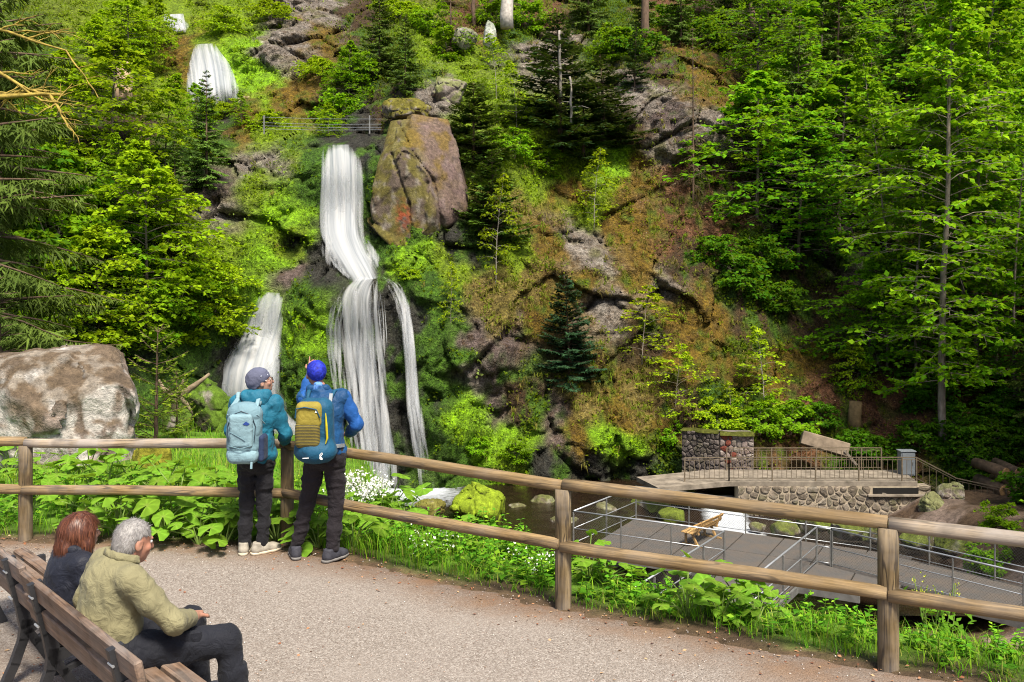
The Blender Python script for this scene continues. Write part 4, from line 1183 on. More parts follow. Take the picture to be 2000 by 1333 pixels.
def broadleaf(seed, H, R, clear=.25, limbs=26, tw=7, nl=9, leaf=.085, col=(.12, .21, .012), tip=(.19, .27, .015), rise=.35, droop=-.25, trunk_r=None, bark=None, flat=.75, top=.35, lean=.0, stems=1, limb_r=.33):
    """trunk, limbs and flat leafy sprays; returns (wood mesh, leaf mesh)"""
    g = np.random.default_rng(seed); B = Bark(); lp, ld, lu, lc, ll = [], [], [], [], []
    tr = trunk_r or H * .011
    for si in range(stems):
        az0 = si * 2.4 + g.uniform(0, 6); sp = (0.0 if stems == 1 else .32)
        d0 = nrm(np.array([math.cos(az0) * sp + lean, math.sin(az0) * sp, 1.0]))
        h_ = H * (1 if si == 0 else g.uniform(.65, .95))
        T = curve(np.zeros(3), d0, h_, (g.normal(0, .05), g.normal(0, .05), 0), 12, g, .05)
        B.tubes([(T, np.linspace(tr, tr * .15, 12))], 7)
        nlb = max(4, limbs // stems)
        for k in range(nlb):
            f = clear + (1 - clear) * (k + g.uniform(0, 1)) / nlb
            base = np.array([np.interp(f * 11, np.arange(12), T[:, c]) for c in range(3)])
            az = k * 2.399 + g.normal(0, .35) + seed
            prof = math.sin(math.pi * min(1, (f - clear) / (1 - clear) * .86 + .14)) ** .7 * (1 - (1 - top) * max(0, (f - .55) / .45))
            L = R * prof * g.uniform(.65, 1.15)
            el = rise + (f - .5) * .9 + g.normal(0, .12)
            d = np.array([math.cos(az) * math.cos(el), math.sin(az) * math.cos(el), math.sin(el)])
            pts = curve(base, d, L, (0, 0, droop - max(0, el) * .35), 7, g, .12)
            B.tubes([(pts, np.linspace(tr * limb_r, tr * .05, 7))], 4)
            hz = nrm(np.array([d[0], d[1], 0])); sd = np.array([-hz[1], hz[0], 0])
            for j in range(tw):
                tt = .22 + .78 * (j + g.uniform(0, 1)) / tw
                p0 = np.array([np.interp(tt * 6, np.arange(7), pts[:, c]) for c in range(3)])
                s_ = 1 if j % 2 else -1
                td = nrm(hz * g.uniform(.45, 1.0) + sd * s_ * g.uniform(.4, 1.1) + np.array([0, 0, g.normal(.02, .22)]))
                tl = L * .42 * (1.15 - .6 * tt) * g.uniform(.6, 1.3) + .12
                q = curve(p0, td, tl, (0, 0, -.12), 4, g, .1)
                B.tubes([(q, np.linspace(tr * .09, tr * .03, 4))], 3)
                n = max(4, int(nl * g.uniform(.6, 1.4)))
                u = g.uniform(.08, 1.05, n)
                pp = np.stack([np.interp(u * 3, np.arange(4), q[:, c]) for c in range(3)], 1)
                ss = np.where(np.arange(n) % 2, 1, -1)[:, None]
                side = np.array([-td[1], td[0], 0])
                dd = td * g.uniform(.3, .9, (n, 1)) + side * ss * g.uniform(.3, 1.1, (n, 1)) + g.normal(0, .22, (n, 3)) - np.array([0, 0, .12])
                uu = np.array([0, 0, 1.0]) * flat + g.normal(0, .42, (n, 3))
                pp = pp + side * ss * g.uniform(0, .06, (n, 1)) + g.normal(0, .03, (n, 3))
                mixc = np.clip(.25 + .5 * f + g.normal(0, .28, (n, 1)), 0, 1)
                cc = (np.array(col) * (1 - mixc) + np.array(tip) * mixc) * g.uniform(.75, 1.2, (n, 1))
                lp.append(pp); ld.append(dd); lu.append(uu); lc.append(cc); ll.append(leaf * g.uniform(.6, 1.25, n))
    lp, ld, lu, lc, ll = map(np.concatenate, (lp, ld, lu, lc, ll))
    v, f = leaves(lp, ld, lu, ll, ll * .34)
    return B.mesh('trunk', bark or bark_grey), mesh('crown', v, f, False, np.repeat(lc, 4, 0), [leaf_soft])

def conifer(seed, H, R, dens=1.0, droop=.15, hang=.2, col=(.028, .062, .014), tip=(.06, .115, .02), bark=None, start=.06, curl=.12, tw_len=.40, dead=False, needle_w=.034, step=.046, power=.8):
    g = np.random.default_rng(seed); B = Bark(); V, Fq, Cq = [], [], []; nb = 0
    tr = H * .011 + .02
    T = curve(np.zeros(3), np.array([0, 0, 1.0]), H, (g.normal(0, .015), g.normal(0, .015), 0), 12, g, .015)
    B.tubes([(T, np.linspace(tr, .008, 12))], 7)
    nw = int(H / (.34 if H > 5 else .22) * dens)
    for k in range(nw):
        f = start + (1 - start) * (k + .5) / nw
        base = np.array([np.interp(f * 11, np.arange(12), T[:, c]) for c in range(3)])
        Lb = R * ((1 - f) ** power) * 1.02 + .12
        for j in range(g.integers(4, 7)):
            az = g.uniform(0, 2 * math.pi); L = Lb * g.uniform(.62, 1.12)
            el = .45 * f - droop * (1 - f) * 2 + g.normal(0, .09)
            d = np.array([math.cos(az) * math.cos(el), math.sin(az) * math.cos(el), math.sin(el)])
            m = 6; pts = curve(base, d, L, (0, 0, curl - droop), m, g, .05)
            B.tubes([(pts, np.linspace(tr * .22, .004, m))], 3)
            n = max(5, int(L / step))
            u = (np.arange(n) + g.uniform(0, 1, n)) / n * .93 + .08
            pp = np.stack([np.interp(np.minimum(u, 1) * (m - 1), np.arange(m), pts[:, c]) for c in range(3)], 1)
            hz = nrm(np.array([d[0], d[1], 0.0])); sd = np.array([-hz[1], hz[0], 0]); ss = np.where(np.arange(n) % 2, 1, -1)[:, None]
            fr = np.sin(np.clip(u, 0, 1) * math.pi * .82 + .42)[:, None]
            tl = (tw_len * fr * g.uniform(.6, 1.25, (n, 1)) * min(1.2, .5 + L * .45))
            dd = hz * g.uniform(.5, 1.0, (n, 1)) + sd * ss * g.uniform(.55, 1.05, (n, 1)) + np.array([0, 0, -1.0]) * hang * g.uniform(.2, 1.6, (n, 1)) + d[2] * np.array([0, 0, .6])
            uu = np.array([0, 0, 1.0]) + g.normal(0, .35, (n, 3))
            dn = nrm(dd); s1 = nrm(np.cross(dn, uu)); nn = np.cross(s1, dn)
            w = needle_w * g.uniform(.8, 1.5, (n, 1))
            # each twig: a spine blade and two side sprigs
            kc = np.clip(.15 + .75 * u[:, None] * g.uniform(.3, 1.2, (n, 1)), 0, 1)
            c0 = (np.array(col) * (1 - kc) + np.array(tip) * kc) * g.uniform(.7, 1.25, (n, 1))
            def blade(p, dv, up_, l, w_, c):
                nonlocal nb
                s_ = nrm(np.cross(dv, up_)); 
                V.append(np.stack([p - s_ * w_ * .8, p + dv * l * .55 - s_ * w_, p + dv * l - up_ * l * .08, p + dv * l * .55 + s_ * w_], 1).reshape(-1, 3))
                k_ = len(p); Fq.append(np.arange(k_ * 4).reshape(-1, 4) + nb); nb += k_ * 4; Cq.append(np.repeat(c, 4, 0))
            blade(pp, dn, nn, tl, w, c0)
            if not dead:
                for sg in (1, -1):
                    d2 = nrm(dn * .75 + s1 * sg * .7 - nn * .1)
                    blade(pp + dn * tl * g.uniform(.25, .5, (n, 1)), d2, nn, tl * .55, w * .9, c0 * g.uniform(.85, 1.15))
    v = np.concatenate(V); f = np.concatenate(Fq); c = np.concatenate(Cq)
    return B.mesh('trunk', bark or bark_brown), mesh('crown', v, f, False, c, [needle_mat])

KINDS = {}
def kind(key, pair): KINDS[key] = pair
dk = simple('dark_grey_bark', (.10, .085, .065), .9, .45, 7, .7, 22, stretch=(1, 1, .35))  # darker grey bark of the beeches and leafy green trees
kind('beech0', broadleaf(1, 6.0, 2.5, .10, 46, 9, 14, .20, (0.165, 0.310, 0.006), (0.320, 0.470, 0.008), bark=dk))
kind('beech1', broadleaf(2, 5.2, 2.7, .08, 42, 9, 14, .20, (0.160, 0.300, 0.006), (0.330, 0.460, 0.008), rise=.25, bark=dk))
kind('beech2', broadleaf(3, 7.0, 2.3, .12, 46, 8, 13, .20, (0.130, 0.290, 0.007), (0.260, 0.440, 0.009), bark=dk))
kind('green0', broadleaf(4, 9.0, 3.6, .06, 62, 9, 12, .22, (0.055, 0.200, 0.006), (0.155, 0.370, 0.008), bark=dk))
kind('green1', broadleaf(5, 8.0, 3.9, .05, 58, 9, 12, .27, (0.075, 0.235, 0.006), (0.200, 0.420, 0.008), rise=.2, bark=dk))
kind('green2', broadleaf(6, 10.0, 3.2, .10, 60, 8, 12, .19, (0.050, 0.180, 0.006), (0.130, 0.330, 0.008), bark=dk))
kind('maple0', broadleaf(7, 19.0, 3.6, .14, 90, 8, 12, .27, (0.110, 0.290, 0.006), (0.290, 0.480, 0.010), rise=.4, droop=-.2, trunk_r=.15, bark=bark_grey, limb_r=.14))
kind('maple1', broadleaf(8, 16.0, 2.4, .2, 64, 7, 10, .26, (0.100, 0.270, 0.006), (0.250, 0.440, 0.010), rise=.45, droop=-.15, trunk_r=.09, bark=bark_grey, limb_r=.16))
kind('sapling0', broadleaf(9, 4.5, 1.1, .2, 26, 5, 8, .15, (0.180, 0.300, 0.007), (0.330, 0.430, 0.010), rise=.6, trunk_r=.025, bark=bark_pale))
kind('sapling1', broadleaf(10, 5.0, 1.7, .15, 28, 6, 9, .155, (0.200, 0.310, 0.007), (0.360, 0.450, 0.010), rise=.45, trunk_r=.03, bark=bark_grey))
kind('bush0', broadleaf(11, 1.9, 1.3, .05, 44, 7, 12, .15, (0.100, 0.260, 0.006), (0.220, 0.400, 0.010), rise=.6, stems=5, trunk_r=.02))
kind('bush1', broadleaf(12, 1.6, 1.5, .05, 44, 7, 12, .15, (0.180, 0.310, 0.006), (0.340, 0.440, 0.010), rise=.5, stems=5, trunk_r=.02))
kind('bush2', broadleaf(13, 1.7, 1.4, .05, 44, 7, 12, .17, (0.035, 0.130, 0.006), (0.095, 0.235, 0.008), rise=.5, stems=5, trunk_r=.02))
kind('fir0', conifer(21, 7.0, 2.1, 1.15, .05, .12, (.022, .058, .018), (.055, .105, .028)))
kind('fir1', conifer(22, 6.0, 2.0, 1.2, .04, .12, (.024, .060, .018), (.058, .110, .030)))
kind('fir2', conifer(23, 4.6, 1.6, 1.35, .02, .1, (.028, .070, .014), (.11, .20, .020), curl=.2))
kind('bluefir', conifer(26, 5.0, 1.75, 1.6, .06, .10, (.018, .052, .024), (.040, .092, .040), power=.7))
kind('spruce0', conifer(24, 9.0, 2.3, 1.1, .14, .45, (0.057, 0.099, 0.018), (0.128, 0.195, 0.030)))
kind('spruce1', conifer(25, 8.0, 1.9, 1.15, .12, .40, (0.057, 0.111, 0.018), (0.135, 0.225, 0.030)))
kind('spruce_near', conifer(31, 9.0, 2.3, 1.1, .16, .7, (0.05, 0.085, 0.016), (0.115, 0.165, 0.026), needle_w=.013, step=.024, tw_len=.34))
kind('young', conifer(27, 2.2, .95, 1.1, -.05, .02, (.07, .13, .012), (.22, .30, .015), tw_len=.24, needle_w=.014, step=.035))
kind('dead', conifer(28, 8.0, 1.7, .8, .18, .5, (.15, .105, .065), (.21, .16, .10), dead=True, needle_w=.008))

def tree(name, key, loc, scale, label, cat='tree', group=None, rz=None, tilt=(0, 0)):
    r = empty(name, loc, random.uniform(0, 6.28) if rz is None else rz)
    sc = scale if hasattr(scale, '__len__') else (scale, scale, scale)
    r.scale = sc
    r.rotation_euler[0], r.rotation_euler[1] = tilt
    w, c = KINDS[key]
    for me, nm in ((w, 'trunk' if cat == 'tree' else 'stem'), (c, 'crown' if cat == 'tree' else 'foliage')):
        o = bpy.data.objects.new(nm, me); COL.objects.link(o); o.parent = r
    return tag(r, label, cat, group)
HEIGHT = {'beech0': 6, 'beech1': 5.2, 'beech2': 7, 'green0': 9, 'green1': 8, 'green2': 10, 'maple0': 19, 'maple1': 16, 'sapling0': 4.5, 'sapling1': 5, 'bush0': 2.0, 'bush1': 1.7, 'bush2': 1.8,
          'fir0': 7, 'fir1': 6, 'fir2': 4.6, 'bluefir': 5, 'spruce0': 9, 'spruce1': 8, 'spruce_near': 9, 'young': 2.2, 'dead': 8}
def on_hill(name, key, px, py, toppy, label, cat='tree', group=None, wide=1.0, d=None, sink=.3, **kw):
    """plant rooted where pixel (px, py) meets the hillside, as tall as its top row says"""
    p = hit(px, py) if d is None else P(px, py, d)
    h = (py - toppy) / F * p[1]
    s = h / HEIGHT[key]
    return tree(name, key, (p[0], p[1] + .15, p[2] - sink * min(1, h / 4)), (s * wide, s * wide, s), label, cat, group, **kw)
# ================================================================== TREES AND SHRUBS ON THE HILLSIDE
G_CON, G_BRO, G_SH, G_FOR = 'conifers on the rocky slope', 'young broadleaved trees on the slope', 'shrubs on the slope', 'trees of the shaded wood'
con = [
 ('fir_tree', 'fir0', 1095, 300, 20, 'tall dark fir behind the orange mossy slope with a pale bare stem', 1.7),
 ('fir_tree', 'fir1', 1180, 290, 95, 'broad dark fir pressed against the grey cliff', 1.6),
 ('fir_tree', 'fir1', 1140, 312, 150, 'lower dark fir filling the gap between two taller firs', 1.7),
 ('fir_tree', 'fir2', 925, 325, 150, 'fresh tipped fir growing over the top of the big grey rock', 1.5),
 ('fir_tree', 'fir2', 962, 470, 285, 'fir on the slope just under the fresh tipped fir', 1.4),
 ('fir_tree', 'bluefir', 1112, 748, 528, 'dense blue green fir standing alone on the dry grassy rock', 1.0),
 ('spruce_tree', 'spruce1', 402, 365, 125, 'spruce whose tip stands in front of the upper waterfall', 1.0),
 ('spruce_tree', 'spruce1', 340, 420, 250, 'small spruce below the upper waterfall beside bright beech leaves', 1.0),
 ('spruce_tree', 'spruce1', 790, 185, 20, 'spruce behind the big grey rock', 1.1),
 ('spruce_tree', 'spruce1', 740, 150, -60, 'tall shaded spruce above the cable handrail', 1.0),
 ('spruce_tree', 'dead', 880, 110, -80, 'dead brown spruce with drooping bare branches', 1.1),
 ('spruce_tree', 'spruce0', 1150, 70, -150, 'spruce at the top of the slope behind the dark firs', 1.0),
 ('spruce_tree', 'spruce0', 1258, 105, -120, 'spruce with a bare lower trunk on top of the grey cliff', .8),
 ('spruce_tree', 'spruce0', 1330, 90, -120, 'dark spruce behind the orange moss cap of the cliff', .9),
 ('spruce_tree', 'spruce0', 1430, 100, -160, 'dark spruce where the wood begins above the cliff', 1.0),
 ('spruce_tree', 'fir0', 1240, 180, 40, 'small fir growing on the edge of the grey cliff', 1.0),
 ('spruce_tree', 'dead', 1355, 400, 40, 'bare dying spruce in front of the grey cliff', .55),
]
for nm, k, px, py, tp, lb, w in con: on_hill(nm, k, px, py, tp, lb, 'tree', G_CON, w)
bro = [
 ('beech_tree', 'beech0', 285, 640, 270, 'tall bright beech with layered sprays above the lichened boulder', 1.0),
 ('beech_tree', 'beech1', 215, 330, 60, 'yellow green beech below the topmost waterfall beside the spruce', 1.1),
 ('beech_tree', 'beech0', 250, 150, -40, 'yellow green beech on the high ground beside the topmost waterfall', 1.1),
 ('beech_tree', 'beech2', 320, 330, 130, 'slender beech beside the upper waterfall', .9),
 ('beech_tree', 'beech1', 350, 600, 420, 'low spreading beech on the mossy rock next to the side waterfall', 1.0),
 ('beech_tree', 'beech1', 190, 660, 430, 'round bright beech behind the lichened boulder', 1.0),
 ('beech_tree', 'beech2', 240, 430, 250, 'beech above a dark rock cleft', 1.0),
 ('beech_tree', 'green1', 680, 215, 65, 'bright green bushy tree beside the gully of the main fall', .8),
 ('beech_tree', 'sapling1', 1255, 720, 545, 'sparse yellow green sapling next to the blue green fir', 1.35),
 ('beech_tree', 'sapling1', 1320, 820, 660, 'yellow green sapling over the moss topped retaining wall', 1.3),
 ('beech_tree', 'sapling0', 1495, 830, 630, 'thin leafy sapling behind the stone pier', 1.2),
 ('beech_tree', 'beech1', 1665, 775, 650, 'small bright beech above a short stump', .8),
 ('sapling_tree', 'sapling0', 1160, 460, 280, 'thin sapling high on the orange mossy slope', 1.0),
 ('sapling_tree', 'sapling0', 970, 200, 60, 'slender pale green sapling beside the pale beech trunk', 1.2),
 ('sapling_tree', 'sapling0', 1010, 270, 110, 'slender sapling between the pale trunk and the dark firs', 1.1),
 ('sapling_tree', 'sapling0', 968, 560, 330, 'thin pale stemmed sapling in front of the fir under the big rock', .8),
 ('sapling_tree', 'sapling1', 880, 640, 500, 'small sapling at the mossy edge of the wet rock', .6),
 ('sapling_tree', 'sapling0', 1430, 840, 740, 'small sapling beside the stone pier', 1.2),
 ('sapling_tree', 'beech2', 470, 250, 170, 'small beech at the foot of the upper waterfall', .9),
 ('sapling_tree', 'beech1', 640, 265, 195, 'leafy bush hanging over the cable handrail', 1.0),
]
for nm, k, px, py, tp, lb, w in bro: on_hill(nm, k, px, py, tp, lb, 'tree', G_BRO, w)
# shaded wood
big = [
 ('maple_tree', 'maple0', 1845, 872, -120, 'tall pale trunked maple rising behind the utility cabinet', 1.0),
 ('maple_tree', 'maple1', 1885, 740, -60, 'thin trunked maple next to the tall pale trunked maple', 1.0),
 ('maple_tree', 'maple1', 1912, 745, -160, 'second thin trunked maple close to the tall pale trunked maple', .9),
 ('maple_tree', 'maple1', 1790, 770, 120, 'slim maple leaning over the stump', .9),
 ('maple_tree', 'maple1', 1735, 720, 60, 'slim maple at the rim of the dark hollow', .8),
 ('maple_tree', 'maple1', 1985, 780, 80, 'slim maple directly above the log pile', .8),
 ('maple_tree', 'maple1', 1925, 650, 0, 'slim maple standing behind the thin trunked maples', .8),
 ('maple_tree', 'maple1', 1950, 730, -100, 'slim maple among the shaded trunks above the log pile', .9),
]
for nm, k, px, py, tp, lb, w in big: on_hill(nm, k, px, py, tp, lb, 'tree', 'maples above the footbridge', w)
wood = [(1480,430,120,'green1',1.2),(1560,520,210,'green0',1.2),(1640,470,110,'green1',1.2),(1800,740,470,'green1',1.2),
 (1700,720,480,'green1',1.1),(1760,330,20,'green0',1.1),(1600,250,-40,'green1',1.3),(1480,200,-60,'green0',1.2),(1540,330,60,'green1',1.1),(1690,200,-80,'green2',1.2),
 (1990,560,200,'green1',1.2),(1960,380,60,'green0',1.2),(1880,300,0,'green1',1.2),(2040,700,380,'green1',1.2),(2040,420,60,'green0',1.2),(1830,200,-80,'green2',1.2),(1970,220,-60,'green1',1.3),
 (1920,760,600,'green1',1.2),(1990,790,620,'green0',1.2),(1400,60,-120,'green0',1.0),(1550,120,-120,'green2',1.1),(1760,100,-160,'green0',1.2),(2060,150,-150,'green0',1.2),(1450,330,190,'beech1',1.3),(1500,260,120,'beech0',1.3)]
places = ['at the edge of the grey cliff', 'above the dark hollow in the slope', 'deep in the shade up the slope', 'among the maples above the log pile']
wood_objs = []
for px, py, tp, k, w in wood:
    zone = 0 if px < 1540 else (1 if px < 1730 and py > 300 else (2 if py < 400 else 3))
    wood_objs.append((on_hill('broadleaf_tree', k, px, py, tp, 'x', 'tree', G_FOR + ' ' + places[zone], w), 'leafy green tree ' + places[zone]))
sp_objs = []
# darker conifers high in the wood, crowns above the picture, that keep light out of it
for i, (px, py, h) in enumerate(((1500,90,16),(1600,60,18),(1700,120,18),(1800,60,18),(1900,120,18),(2000,60,18),(1640,330,15),(1780,380,15),(1900,420,15),(2060,300,16),(1560,420,13),(1700,480,13),(2120,560,15),(2150,760,14),(2100,900,13))):
    p = hit(px, py); s = h / 9.0
    sp_objs.append((tree('spruce_tree', 'spruce0', (p[0], p[1] + .5, p[2] - .3), (s * .95, s * .95, s), 'x', 'tree', 'tall spruces of the shaded wood'), 'tall dark spruce in the wood above the footbridge'))
for px, py, tp, k, w, lb in ((385, 270, 150, 'beech2', 1.1, 'slender beech whose leaves overlap the foot of the upper waterfall'), (130, 300, 90, 'beech1', 1.1, 'yellow green beech half hidden by the drooping spruce'), (330, 520, 330, 'beech1', .9, 'bright beech over the dark rock cleft beside the spruce'), (180, 200, 20, 'beech0', 1.0, 'yellow green beech next to the pale broken stump'), (420, 640, 520, 'sapling1', 1.3, 'yellow leaved sapling leaning to the side waterfall'), (110, 640, 500, 'beech1', .9, 'low bright beech behind the bushy spruce'), (300, 110, -20, 'beech1', .8, 'small yellow beech under the topmost waterfall')):
    on_hill('beech_tree', k, px, py, tp, lb, 'tree', G_BRO, w)
# unseen spruces added beyond the edge of the picture to shade the wood
for x_, y_, h_ in ((22.5, 20, 25), (26, 26, 27), (31, 31, 26), (24.5, 31.5, 24), (36, 36, 26), (29, 20, 24), (34, 27, 26), (40, 42, 26), (27.5, 36.5, 24)):
    tree('spruce_tree', 'spruce0', (x_, y_, -6.0), (h_ / 9 * .85, h_ / 9 * .85, h_ / 9), 'unseen spruce added on the bank beyond the view to shade the wood', 'tree', 'unseen spruces added for shade')
# shrubs
sh = [('bush1',400,228,.9),('bush1',445,224,.8),('bush1',150,640,1.6),('bush0',60,690,1.5),('bush0',270,660,1.6),('bush0',330,620,1.5),('bush1',400,640,1.4),('bush1',430,560,1.2),('bush0',230,520,1.6),('bush0',180,560,1.7),('bush1',300,440,1.5),
 ('bush0',660,240,1.3),('bush1',620,150,1.2),('bush0',700,170,1.4),('bush1',800,545,.5),('bush0',930,890,.6),('bush0',1010,895,.6),
 ('bush0',880,110,1.5),('bush0',1030,55,1.6),('bush0',960,50,1.4),('bush2',1240,110,1.6),('bush0',1200,110,1.5),('bush2',1440,560,1.5),('bush2',1480,520,1.4),('bush2',1400,510,1.2),('bush2',1520,600,1.2),
 ('bush0',1480,850,1.2),('bush0',1540,850,1.3),('bush1',1400,830,1.1),('bush0',1300,870,.8),('bush2',1600,830,.9),('bush2',1680,890,1.0),('bush2',1720,900,.9),('bush2',1800,880,1.1),('bush2',1880,870,1.2),('bush2',1930,890,1.2),('bush2',1980,880,1.2),('bush2',1900,930,1.0),('bush2',1960,840,1.3),('bush2',1820,800,1.2),
 ('bush1',520,250,1.0),('bush1',440,60,1.3),('bush1',530,40,1.4),('bush1',270,90,1.6),('bush0',150,400,1.8),('bush0',100,470,1.8),('bush1',110,560,1.5),('bush2',20,560,1.8),('bush2',60,400,2.0),('bush0',1060,340,1.2),('bush0',1000,310,1.2),('bush1',780,40,1.5),('bush0',840,70,1.5),('bush2',1380,90,1.6),('bush2',1310,60,1.6)]
near_what = [(0,400,480,'behind the lichened boulder'),(0,0,480,'beside the upper waterfalls'),(480,300,860,'on the wet rock beside the main fall'),(480,0,1080,'above the big grey rock'),
             (860,450,1080,'on the mossy rock next to the pool'),(1080,300,1380,'on the orange mossy slope'),(1080,0,1500,'at the top of the grey cliff'),(1380,400,1560,'at the dark end of the slope'),(1380,780,2100,'behind the footbridge')]
ORD = ['nearest to', 'second from', 'third from', 'fourth from', 'fifth from', 'sixth from', 'seventh from', 'eighth from', 'ninth from', 'tenth from', 'eleventh from', 'twelfth from', 'thirteenth from', 'fourteenth from', 'fifteenth from', 'sixteenth from', 'seventeenth from', 'eighteenth from', 'nineteenth from', 'twentieth from']
def ordered(items, mark, name):
    """items: (object, label); alike labels get their rank by distance from a landmark"""
    by = {}
    for o, lb in items: by.setdefault(lb, []).append(o)
    for lb, os_ in by.items():
        os_.sort(key=lambda o: (o.location - Vector(mark)).length)
        for r_, o in enumerate(os_):
            o['label'] = lb if len(os_) == 1 else '%s, %s %s' % (lb, ORD[r_] if r_ < 20 else 'far from', name)
mk = []
for k, px, py, s in sh:
    w = next((q for q in near_what if q[0] <= px < q[2] and py >= q[1]), near_what[-1])
    p = hit(px, py)
    col_ = {'bush0': 'green', 'bush1': 'yellow green', 'bush2': 'dark green'}[k]
    lb = '%s shrub %s' % (col_, w[3])
    mk.append((tree('shrub', k, (p[0], p[1] + .1, p[2] - .35 * s), s, lb, 'shrub', col_ + ' shrubs ' + w[3]), lb))
ordered(mk, tuple(P(665, 285, 47)), 'the main fall')
ordered(sp_objs, tuple(P(1440, 880, 40.5)), 'the stone pier')
ordered(wood_objs, tuple(P(1440, 880, 40.5)), 'the stone pier')

for i, (x_, y_, k, s_) in enumerate(((17.4, 32.0, 'bush0', .6), (19.5, 31.5, 'bush0', .9), (16.0, 30.2, 'bush0', .7), (17.6, 29.2, 'bush0', .8), (20.5, 34.6, 'bush2', 1.1))):
    z_ = bank_z(np.array([x_]), np.array([y_]))[0]
    tree('shrub', k, (x_, y_, z_ - .2), s_, 'low %s shrub on the stream bank beyond the steel walkway' % ('green' if k == 'bush0' else 'dark green'), 'shrub', 'low' + (' green' if k == 'bush0' else ' dark green') + ' shrubs on the stream bank')
# near spruces at the left edge of the view
r = tree('spruce_tree', 'spruce_near', (-12.4, 20.5, -3.6), (1.7, 1.7, 2.0), 'big drooping spruce beside the upper waterfalls with hanging dark branches', 'tree', None, 1.0)
tree('spruce_tree', 'spruce_near', (-14.6, 25.5, -3.5), (1.6, 1.6, 2.2), 'second drooping spruce standing behind the big drooping spruce', 'tree', None, 2.0)
tree('spruce_tree', 'spruce_near', (-10.6, 18.6, -2.6), (.8, .8, .58), 'low bushy spruce just behind the lichened boulder', 'tree', None, .4)
tree('spruce_tree', 'young', P(305, 880, 15.2), .95, 'young pale tipped spruce between the boulder and the mossy stones', 'tree', None, .4)
tree('spruce_tree', 'young', P(345, 865, 16.5), .6, 'smallest pale tipped spruce beside the young spruce', 'tree', None, 1.4)

# bare trunks and stubs
def trunk_only(name, px, y0, y1, d, r, matl, label, cat='tree'):
    a, b = P(px, y0, d), P(px + random.uniform(-4, 4), y1, d)
    m = MB(); n = 10
    pts = [a + (b - a) * k / (n - 1) + np.array([random.gauss(0, .03), 0, 0]) for k in range(n)]
    m.tube(np.array(pts) - a, np.linspace(r * 1.25, r, n), 12, jit=.03, rg=rng)
    e = empty(name, a); m.build('trunk', matl, e, True)
    for k in range(7):
        m = MB(); z = random.uniform(.25, .95); q = (np.array(pts[int(z * (n - 1))]) - a); az = random.uniform(0, 6.28); L = random.uniform(.3, 1.1)
        m.tube([q, q + np.array([math.cos(az) * L * .6, math.sin(az) * L * .6, .05]), q + np.array([math.cos(az) * L, math.sin(az) * L, -.1])], [.03, .02, .008], 5); m.build('branch', matl, e)
    return tag(e, label, cat)
trunk_only('beech_tree', 990, 55, -160, 64, .38, simple('pale_beech_bark', (.46, .42, .37), .8, .4, 4, .2), 'thick pale beech trunk at the top of the slope')
trunk_only('bare_tree', 957, 30, -160, 67, .2, bark_brown, 'slim brown trunk next to the pale beech trunk')
trunk_only('bare_tree', 1260, 100, -160, 63, .24, bark_brown, 'brown bare trunk on top of the grey cliff')
trunk_only('bare_tree', 1470, 60, -160, 70, .22, bark_brown, 'brown bare trunk at the edge of the shaded wood')
trunk_only('bare_tree', 1625, 130, -160, 72, .22, bark_brown, 'brown bare trunk deep in the shaded wood')
trunk_only('bare_tree', 925, 60, -160, 66, .12, bark_brown, 'thin brown stem beside the dead spruce')
trunk_only('bare_tree', 1095, 190, 60, 53, .07, bark_pale, 'thin pale bare stem against the tall dark fir')
trunk_only('bare_tree', 1115, 240, 150, 52.5, .06, bark_pale, 'short pale bare stem in front of the lower dark fir')
stub = simple('broken_wood', (.50, .34, .23), .85, .35, 6, .6, 14, stretch=(1, 1, .25))
a = P(242, 205, 47.5); e = empty('tree_stump', a)
m = MB(); m.tube([(0, 0, -.3), (0, 0, .8), (.03, 0, 1.7), (.03, 0, 2.3)], [.5, .46, .42, .40], 14, jit=.05, rg=rng); m.build('trunk', stub, e, True)
tag(e, 'pale broken tree stump among yellow green beech leaves', 'stump')
a = hit(1668, 825); e = empty('tree_stump', a - np.array([0, .1, .2]))
m = MB(); m.tube([(0, 0, -.2), (0, 0, .5), (.05, 0, 1.25)], [.42, .33, .30], 12, jit=.06, rg=rng); m.build('trunk', simple('mossy_stump', (.16, .11, .05), .9, .4, 5, .6), e, True)
tag(e, 'short brown stump on the leaf litter under the small bright beech', 'stump')
a = P(345, 775, 24.0); e = empty('driftwood_root', a)
m = MB()
for d_, L, r_ in (((.8, .1, .5), .7, .12), ((.5, -.2, .9), .5, .09), ((-.7, .2, .3), .8, .11), ((.9, 0, -.3), .5, .10), ((-.2, 0, -.8), .8, .15), ((.3, -.3, .3), .5, .08)):
    q = curve(np.zeros(3), nrm(np.array(d_)), L, (rng.normal(0, .3), 0, rng.normal(0, .3)), 6, rng, .2)
    m.tube(q, np.linspace(r_, r_ * .3, 6), 8, jit=.1, rg=rng)
m.build('root', simple('grey_root_wood', (.21, .16, .10), .9, .4, 6, .6), e, True)
tag(e, 'gnarled dead root snag on the mossy stones', 'root')
